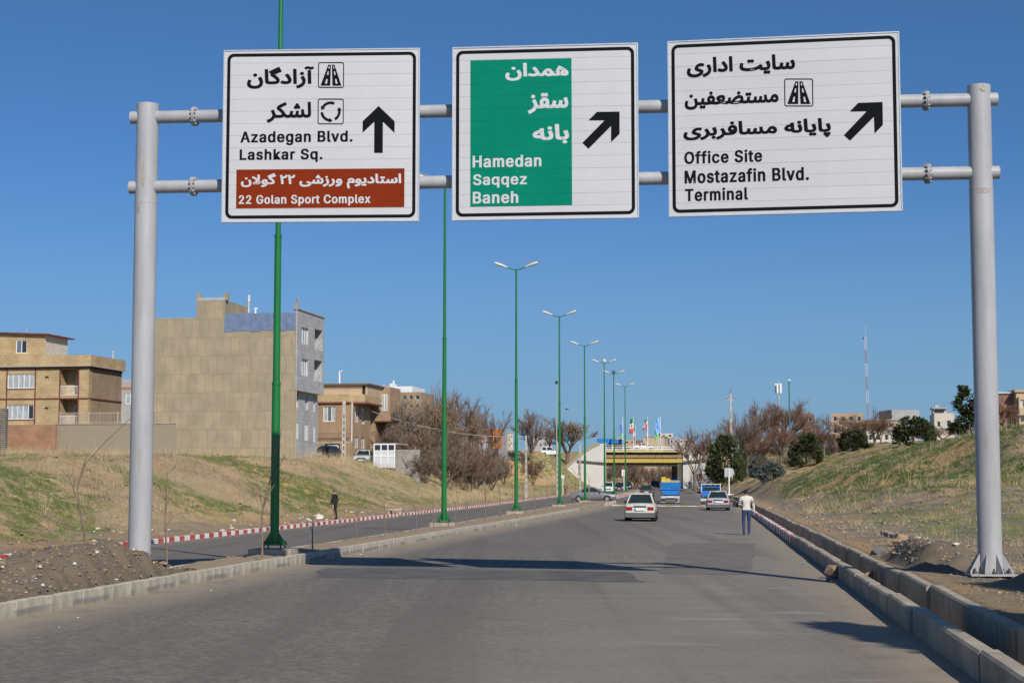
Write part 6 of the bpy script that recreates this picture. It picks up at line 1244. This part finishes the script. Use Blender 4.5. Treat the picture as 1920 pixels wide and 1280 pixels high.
RWM = [M('mast_white', (.6, .6, .62), .6), M('mast_red', (.4, .2, .2), .6)]
for k in range(n):
    g = MB(); z0, z1 = zt_*k/n, zt_*(k+1)/n
    for c in ((-.35, -.3), (.35, -.3), (0, .4)): g.tube([(c[0]+dx*z0/zt_, c[1], z0), (c[0]+dx*z1/zt_, c[1], z1)], .06, 4)
    for j in range(6): za, zc_ = z0+(z1-z0)*j/6, z0+(z1-z0)*(j+1)/6; s = 1 if j % 2 else -1; g.tube([(-.35*s+dx*za/zt_, -.3, za), (.35*s+dx*zc_/zt_, -.3, zc_)], .05, 3)
    g.build('lattice_section', RWM[k % 2], o)
g = MB(); g.tube([(dx, 0, zt_), (dx+.3, 0, zt_+4)], .05, 4); g.build('tip_rod', RWM[0], o); g = MB(); g.box(dx-.8, dx-.2, -.3, .3, zt_-.8, zt_-.2); g.build('dish', CHR, o)
def backsign(label, px, base, Y, poly, mat, pole=.06):
    q = at_y(px, base, Y); z0 = min(gz(q.x, Y), q.z) if q.x-float(lampx(Y)) > 9 or q.x-float(lampx(Y)) < -9.3 else road_z(q.x, Y)+.2; o = thing('road_sign', label, 'road sign', (q.x, Y, z0), 0); P = [at_y(a, b, Y) for a, b in poly]; pts = [(p.x-q.x, p.z-z0) for p in P]
    g = MB(); g.tube([(0, 0, -.3), (0, 0, max(p[1] for p in pts)-.1)], pole, 8); g.build('pole', RW, o); g = MB(); g.prism(pts, .07, .1, 'y'); g.build('board', mat, o); return o
SBK = M('sign_back', (.42, .43, .44), .5, .1, 2)
o = backsign('grey back of a pointed road sign on a white post by the right slope', 1367, 918, 196, [(1358.7, 877), (1372.5, 877), (1376, 881), (1376, 889), (1372, 893.5), (1358.7, 893.5)], SBK, .09); g = MB(); g.box(-.6, .6, -.4, .4, -.2, .12); g.build('base_block', RW, o)
backsign('white round sign seen from behind by the far left kerb', 1055.5, 925, 238, [(1055.5+3.4*cos(k*pi/8), 893.5+3.4*sin(k*pi/8)) for k in range(16)], RW); backsign('small white sign on a post in the far median', 1170, 920, 242, [(1166, 880), (1171.5, 880), (1171.5, 892), (1166, 892)], RW)
def wire(label, pts, r_=.02, sag=.0):
    P = [at_y(*p) for p in pts]; a, b = P[0], P[-1]; g = MB(); g.tube([a.lerp(b, k/14)-Vector((0, 0, sag*4*(k/14)*(1-k/14))) for k in range(15)], r_, 4); tag(g.build('overhead_wire', M('wire_grey', (.4, .4, .4), .6)), label, 'wire', 'overhead wires')
wire('dark cable sagging from the brown brick house to the slotted concrete pole', [(694, 770, 181), (986.5, 818, 199)], .035, .9); wire('upper pale wire running left from the insulator pole', [(1371, 737, 300), (860, 728, 330)], .012, 1.2); wire('lower pale wire running left from the insulator pole', [(1369, 742, 300), (860, 741, 330)], .012, 1.2); wire('thin wire low across the sky left of the insulator pole', [(1371, 763, 300), (925, 760, 300)], .014, .8); wire('thin wire across the sky right of the telecom antenna', [(1474, 755, 312), (1838, 750, 300)], .014, .6)
# bird
g = MB(); b = at_y(1062, 767.5, 120); g.tube([(-.22, 0, 0), (0, 0, .03), (.22, 0, .02), (.3, 0, .04)], [.01, .07, .06, .01], 6); g.add([(-.05, 0, .03), (.1, 0, .03), (-.1, .5, .16)], [(0, 1, 2)]); g.add([(-.05, 0, .03), (.1, 0, .03), (-.1, -.5, .2)], [(0, 1, 2)]); o = g.build('bird', CHR, smooth=60); o.location = b; o.scale = (.6, .6, .6); tag(o, 'small dark bird flying above the bridge approach', 'bird')
# ------------------------------------------------------------------ heaps, stones, loose things
HEAP = M('gravelly_soil', (.225, .17, .112), .97, .35, 3.2, 1.0, 16, col2=(.14, .108, .075)); STN = [M('brown_stone', (.26, .18, .115), .9, .25, 5, rnd=.2), M('grey_stone', (.15, .145, .14), .9, .25, 5, rnd=.2), M('pale_stone', (.5, .46, .4), .9, .2, 5, rnd=.15)]
STM = [[(lambda me: (me.materials.append(STN[m]), me)[1])(stone_mesh(10*m+k)) for k in range(3)] for m in range(3)]
def heap(label, hfun, x0, x1, y0, y1, n, nstone, seed, big=26, step=.09):
    nx, ny = int((x1-x0)/step), int((y1-y0)/step); rows = [[(x, y, hfun(x, y)) for x in np.linspace(x0, x1, nx+1)] for y in np.linspace(y0, y1, ny+1)]
    o = thing('soil_heap', label, 'heap', ((x0+x1)/2, (y0+y1)/2, 0)); m = MB().grid(rows); e = m.mesh('mound', HEAP, 60); e.transform(Matrix.Translation((-(x0+x1)/2, -(y0+y1)/2, 0))); link('mound', e, o)
    r = random.Random(seed); rest = [MB(), MB(), MB()]; k = 0; i = 0
    while i < nstone and k < 20*nstone:
        k += 1; x, y = r.uniform(x0, x1), r.uniform(y0, y1); z = hfun(x, y)
        if z < n: continue
        m_ = r.choices((0, 1, 2), (6, 3.6, .25))[0]; me = r.choice(STM[m_]); s = r.uniform(.05, .11) if i < big else .009+.042*r.random()**2
        mt = Matrix.Translation((x-(x0+x1)/2, y-(y0+y1)/2, z+s*.15)) @ Matrix.Rotation(r.uniform(0, 6.3), 4, 'Z') @ Matrix.Rotation(r.uniform(-.5, .5), 4, 'X') @ Matrix.Scale(s, 4)
        if i < big: q = link('stone', me, o); q.matrix_local = mt
        else: rest[m_].add([v.co for v in me.vertices], [tuple(p.vertices) for p in me.polygons], 0, mt)
        i += 1
    for j, m in enumerate(rest):
        if m.f: tag(m.build('loose_stones', STN[j], o), kind='stuff')
def hl(x, y):
    cx = float(medx(y))-1.15; d = (x-cx)
    h = .22*math.exp(-(d/1.5)**2)*float(1-sstep(30, 35, y))+.5*math.exp(-(d/1.35)**2-((y-29.6)/(2.0 if y < 29.6 else 2.0))**2); e = (float(medx(y))-.2-x)/.9; h = min(h, .02+max(0, e)*1.1)
    return (.2+h+(float(fbm(x*2.8, y*2.8, 6))-.47)*.46*min(1, h*4) if e > 0 else -.05) if h > .03 else -.08
heap('heap of gravelly brown soil at the foot of the left gantry post', hl, -12.2, -5.0, 17, 34, .24, 6500, 3, 34)
def hr_(x, y): h = (.6*math.exp(-((x-8.75)/.8)**2-((y-36.2)/2.6)**2)+.3*math.exp(-((x-9.0)/.9)**2-((y-33.6)/1.2)**2))*float(sstep(.1, .8, x-float(lampx(y))-14.4)); return gz(x, y)-.05+h+(float(fbm(x*2.6, y*2.6, 5))-.47)*.3*min(1, h*4)
heap('heap of brown soil and stones between drain wall and right gantry post', hr_, 7.75, 11.4, 31.4, 42.0, .36, 420, 5, 16)
def hq_(x, y): h = .55*math.exp(-((x-9.6)/.9)**2-((y-28.3)/1.2)**2)*float(sstep(.1, .8, x-float(lampx(y))-14.4)); return gz(x, y)-.05+h+(float(fbm(x*2.6, y*2.6, 5))-.47)*.25*min(1, h*4)
heap('dark mound of soil in front of the right gantry post base', hq_, 7.4, 12, 25.8, 30.4, .45, 500, 7, 20)
def single(name, label, cat, me_, p, s, rot=(0, 0, 0), mat=None):
    o = link(name, me_); o.location = p; o.scale = s if hasattr(s, '__len__') else (s,)*3; o.rotation_euler = rot; tag(o, label, cat); return o
p = at_z(1567, 1083, -.14); single('rock', 'angular tan rock lying on the road against the right kerb', 'rock', STM[0][0], (p.x, p.y, road_z(p.x, p.y)+.13), (.26, .24, .32), (.4, .3, .5))
p = at_z(1622, 1066, .1); single('rock', 'tan rock standing in the drain channel near the right post', 'rock', STM[0][1], (p.x, p.y, -.2), (.24, .2, .5), (.2, .6, .2))
p = at_z(1558, 1086, -.14); single('rock', 'small dark stone beside the angular tan rock', 'rock', STM[1][1], (p.x-.12, p.y-.3, road_z(p.x, p.y)+.03), .07)
SACK = M('white_sack_cloth', (.62, .62, .63), .8, .1, 6, .4, 14); me_ = stone_mesh(77, 2); me_.materials.append(SACK); p = at_z(1577, 1013, .35); single('sack', 'crumpled white sack lying beyond the drain wall', 'sack', me_, (p.x, p.y, gz(p.x, p.y)+.1), (.42, .3, .26), (0, .1, .4))
me_ = stone_mesh(81, 2); me_.materials.append(M('brown_block', (.36, .24, .15), .9, .2, 4)); p = at_z(1693, 1013, .4); single('rock', 'block of brown stone behind the right soil heap', 'rock', me_, (p.x, p.y, gz(p.x, p.y)+.15), (.32, .3, .34))
for lb, px, py, s, mi in (('grey boulder on the rubble left of the right soil heap', 1645, 1023, .24, 1), ('pale slab of rubble beyond the drain wall', 1612, 1020, .55, 2), ('dark stone on the flat ground left of the right post', 1785, 968, .2, 1), ('flat dark stone slab leaning behind the soil heap', 1808, 1028, .35, 1), ('pale boulder on the left verge near the kerb', 598, 962, .4, 2), ('tan boulder on the verge left of the man in black', 584, 960, .35, 0)):
    Y = 93 if px < 700 else None; p = at_y(px, py, Y) if Y else at_z(px, py, .45); single('rock', lb, 'rock', STM[mi][px % 3], (p.x, p.y, gz(p.x, p.y)+s*.2), (s*1.2, s, s*.7), (0, 0, px))
# broken concrete edging behind the heap
ed = thing('concrete_edging', 'broken line of concrete edging sunk in the soil behind the right heap', 'edging', (0, 0, 0)); A, B = at_z(1655, 992, .4), at_z(1860, 1046, .4)
for k in range(8):
    if k == 3: continue
    c = A.lerp(B, (k+.5)/8); d = (B-A); g = MB(); L = d.length/8*.94; g.box(-.09, .09, -L/2, L/2, -.3, .1+.02*(k % 3)); g.build('edging_length', CW, ed, loc=(c.x, c.y, gz(c.x, c.y)), rot=(.02*(k % 2), 0, -math.atan2(d.x, d.y)))
# culvert slab on the left bank and broken ledge
p = at_y(741, 947, 108); o = thing('concrete_slab', 'concrete slab resting on two blocks at the foot of the left bank', 'slab', (p.x, 108, gz(p.x, 108)), -.1); g = MB(); g.box(-.5, .5, -.4, .4, .22, .36); g.build('slab', CW, o)
for x in (-.38, .38): g = MB(); g.box(x-.1, x+.1, -.35, .35, -.1, .218); g.build('block', CW, o)
p = at_y(455, 885, 118); o = thing('broken_wall', 'broken end of a low stone wall on the left bank', 'wall', (p.x, 118, gz(p.x, 118))); r = random.Random(8)
for k in range(26): q = link('stone', STM[(0, 2, 2)[k % 3]][k % 3], o); q.location = (r.uniform(-1.6, .3), r.uniform(-.3, .3), r.uniform(-1.3, .35)*(1 if k > 8 else .2)); q.scale = (r.uniform(.2, .35), .25, r.uniform(.12, .2)); q.rotation_euler = (0, 0, r.uniform(0, 6))
g = MB(); g.box(-7, -.2, -.25, .1, .12, .3); g.build('capstone', CW, o)
p = at_y(622, 860, 172); o = link('bundle', stone_mesh(91, 2)); o.data.materials.append(FRD); o.data.materials.append(FWH)
for f_ in o.data.polygons: f_.material_index = 0 if f_.center.z > .15 else 1
p = at_y(629, 854, 168); o.location = (p.x, 168, gz(p.x, 168)+.6); o.scale = (.4, .4, .8); tag(o, 'red and white bundle hanging at the brown gate beside the black parked car', 'bundle')
# ------------------------------------------------------------------ grass, dry stalks, rubble, litter (uncountable)
rg = np.random.default_rng(4)
def blades(name, pts, hmin, hmax, wd, nb, mat, lean=.5, label=None):
    n = len(pts); base = np.repeat(pts, nb, 0); k = len(base); spread = (.10+.0016*base[:, 1])
    base = base.copy(); base[:, 0] += rg.normal(0, 1, k)*spread; base[:, 1] += rg.normal(0, 1, k)*spread
    base[:, 2] = hz(base[:, 0], base[:, 1])-.02
    h = rg.uniform(hmin, hmax, k); a = rg.uniform(0, 2*pi, k); l = rg.normal(0, lean, k); w_ = wd*(.6+base[:, 1]/90)
    up = np.stack([np.cos(a)*l, np.sin(a)*l, np.ones(k)], 1); up /= np.linalg.norm(up, axis=1)[:, None]
    b = rg.uniform(0, pi, k); s = np.stack([np.cos(b), np.sin(b)*.3, np.zeros(k)], 1)*(w_*.5)[:, None]
    V = np.stack([base-s, base+s, base+up*h[:, None]], 1).reshape(-1, 3); me = fast_mesh(name, V, np.arange(3*k).reshape(-1, 3)); me.materials.append(mat)
    o = link(name, me); tag(o, label, kind='stuff'); return o
def sample(n, pxr, yr, keep):
    px = rg.uniform(*pxr, n); Y = np.exp(rg.uniform(np.log(yr[0]), np.log(yr[1]), n)); x = (px-960)/FPX*Y; t = x-lampx(Y); k = keep(x, Y, t); return np.stack([x[k], Y[k], 0*Y[k]], 1)
GRS = M('green_grass', (.085, .15, .025), .8, .4, .5, world=True, col2=(.19, .235, .055)); DRY = M('dry_grass', (.54, .43, .25), .85, .3, .5, world=True, col2=(.4, .3, .17)); DRK = M('dark_weed', (.045, .078, .018), .85, .35, .7, world=True); RSW = M('rusty_weed', (.23, .16, .1), .9, .3, .6, world=True)
R0 = lambda x, y, t: t > Redge(y)+1.2
def kp(which, thr, side):
    def f(x, y, t):
        g, s, _ = cover(x, y); v = g if which == 'g' else s; fine = fbm(x*1.3, y*1.3+7, 3)
        return (v*fine*2 > rg.uniform(.15, thr, len(x))) & ((t < LEDGE-1.2) if side == 'l' else (t > Redge(y)+.8))
    return f
blades('green_grass', np.concatenate([sample(40000, (-60, 1000), (44, 180), kp('g', 1.1, 'l')), sample(12000, (1480, 1980), (22, 84), kp('g', 1.0, 'r'))]), .05, .17, .016, 8, GRS, .7)
blades('hill_grass', sample(34000, (1380, 1990), (80, 140), kp('g', 1.0, 'r')), .08, .24, .018, 8, DRK, .7)
blades('dry_grass', np.concatenate([sample(8000, (-60, 1000), (46, 235), kp('s', 1.2, 'l')), sample(3000, (1480, 1990), (24, 120), kp('s', 1.3, 'r'))]), .08, .36, .009, 9, DRY, .5)
tall = sample(5200, (-60, 1040), (100, 240), lambda x, y, t: (t < LEDGE-2.2) & (fbm(x*.2+9, y*.12, 4) > .46) & ((y > 138) | ((LEDGE-t > 14) & (y > 118))))
blades('tall_dry_reeds', tall, .35, 1.1, .013, 12, DRY, .28)
blades('rusty_weeds', sample(1300, (-60, 960), (60, 220), lambda x, y, t: (t < LEDGE-3) & (fbm(x*.25+31, y*.16, 4) > .57)), .25, .8, .02, 7, RSW, .4)
blades('green_tufts', np.concatenate([sample(1500, (-60, 900), (46, 150), kp('g', .9, 'l')), sample(900, (1480, 1990), (30, 125), kp('g', .9, 'r'))]), .08, .3, .016, 26, GRS, .6)
blades('dry_tufts', np.concatenate([sample(900, (-60, 960), (46, 160), lambda x, y, t: (t < LEDGE-2) & (fbm(x*.5, y*.4, 3) > .48)), sample(150, (1480, 1990), (30, 120), R0)]), .1, .42, .012, 26, DRY, .5)
SCR = M('brown_scrub', (.13, .095, .065), .9, .3, .6, world=True)
blades('brown_scrub', np.concatenate([sample(700, (0, 960), (55, 170), lambda x, y, t: (t < LEDGE-3) & (fbm(x*.22+60, y*.2+3, 4) > .54)), sample(120, (1480, 1990), (70, 130), lambda x, y, t: (t > 16) & (fbm(x*.3+60, y*.3+3, 4) > .5))]), .1, .42, .014, 30, SCR, .7)
st_ = np.concatenate([sample(2200, (1500, 1990), (84, 125), lambda x, y, t: (t > 15.5) & (fbm(x*.3+3, y*.3, 3) > .46)), sample(420, (60, 330), (60, 105), lambda x, y, t: t < LEDGE-4)])
blades('fallen_dry_stalks', st_, .4, 1.3, .015, 3, DRY, 2.6)
blades('median_weeds', np.concatenate([sample(260, (620, 1140), (44, 150), lambda x, y, t: (x > medl(y)+.2) & (x < medx(y)-.3))]), .04, .14, .02, 6, GRS, .7)
def pebbles(name, pts, smin, smax, mat, zf=None):
    me = STM[0][0]; vb = np.array([v.co for v in me.vertices]); fb = np.array([p.vertices for p in me.polygons]); k = len(pts); s = rg.uniform(smin, smax, k)*np.clip(pts[:, 1]/60, .35, 1.3); a = rg.uniform(0, 6.28, k)
    z = hz(pts[:, 0], pts[:, 1]) if zf is None else np.array([zf(x, y) for x, y in pts[:, :2]]); c, sn = np.cos(a), np.sin(a)
    V = np.stack([(vb[:, 0][None]*c[:, None]-vb[:, 1][None]*sn[:, None])*s[:, None]+pts[:, 0:1], (vb[:, 0][None]*sn[:, None]+vb[:, 1][None]*c[:, None])*s[:, None]+pts[:, 1:2], vb[:, 2][None]*s[:, None]*.7+z[:, None]+s[:, None]*.1], -1).reshape(-1, 3)
    F = (fb[None]+(np.arange(k)*len(vb))[:, None, None]).reshape(-1, 3); m = fast_mesh(name, V, F); m.materials.append(mat); tag(link(name, m), kind='stuff')
L_ = lambda x, y, t: t < LEDGE-.5; R_s = lambda x, y, t: t > Redge(y)+.3
pebbles('scattered_stones', np.concatenate([sample(900, (-50, 980), (44, 150), L_), sample(1500, (1430, 1990), (20, 110), R_s)]), .02, .11, STN[0]); pebbles('pale_rubble', np.concatenate([sample(420, (-50, 980), (44, 150), L_), sample(200, (1430, 1990), (22, 120), R_s)]), .015, .07, STN[2])
pebbles('kerbside_rubble', sample(500, (180, 900), (52, 110), lambda x, y, t: (t < LEDGE-.5) & (t > LEDGE-3.2) & (fbm(x*.4, y*.4, 3) > .47)), .03, .16, STN[2])
pebbles('road_grit', sample(900, (-50, 1100), (20, 120), lambda x, y, t: (x > medx(y)+.05) & (x < medx(y)+.75)), .008, .035, STN[0], road_z)
pebbles('median_stones', sample(420, (200, 1100), (32, 130), lambda x, y, t: (x > medl(y)+.2) & (x < medx(y)-.3)), .015, .06, STN[0], lambda x, y: road_z(x, y)+.22)
LIT = M('paper_litter', (.68, .68, .68), .8, .1, 5); pebbles('paper_litter', np.concatenate([sample(120, (-50, 980), (44, 140), L_), sample(70, (1430, 1990), (24, 110), R_s)]), .02, .06, LIT)
pebbles('road_litter', sample(60, (0, 1100), (20, 90), lambda x, y, t: (x > medx(y)+.1) & (x < medx(y)+1.2)), .02, .05, LIT, road_z)
p = at_z(1507, 1057, -.13); me_ = stone_mesh(55); me_.materials.append(M('teal_plastic', (.05, .45, .42), .5)); single('plastic_wrapper', 'crumpled teal plastic wrapper on the road near the right kerb', 'litter', me_, (p.x, p.y, road_z(p.x, p.y)+.03), (.07, .06, .05))
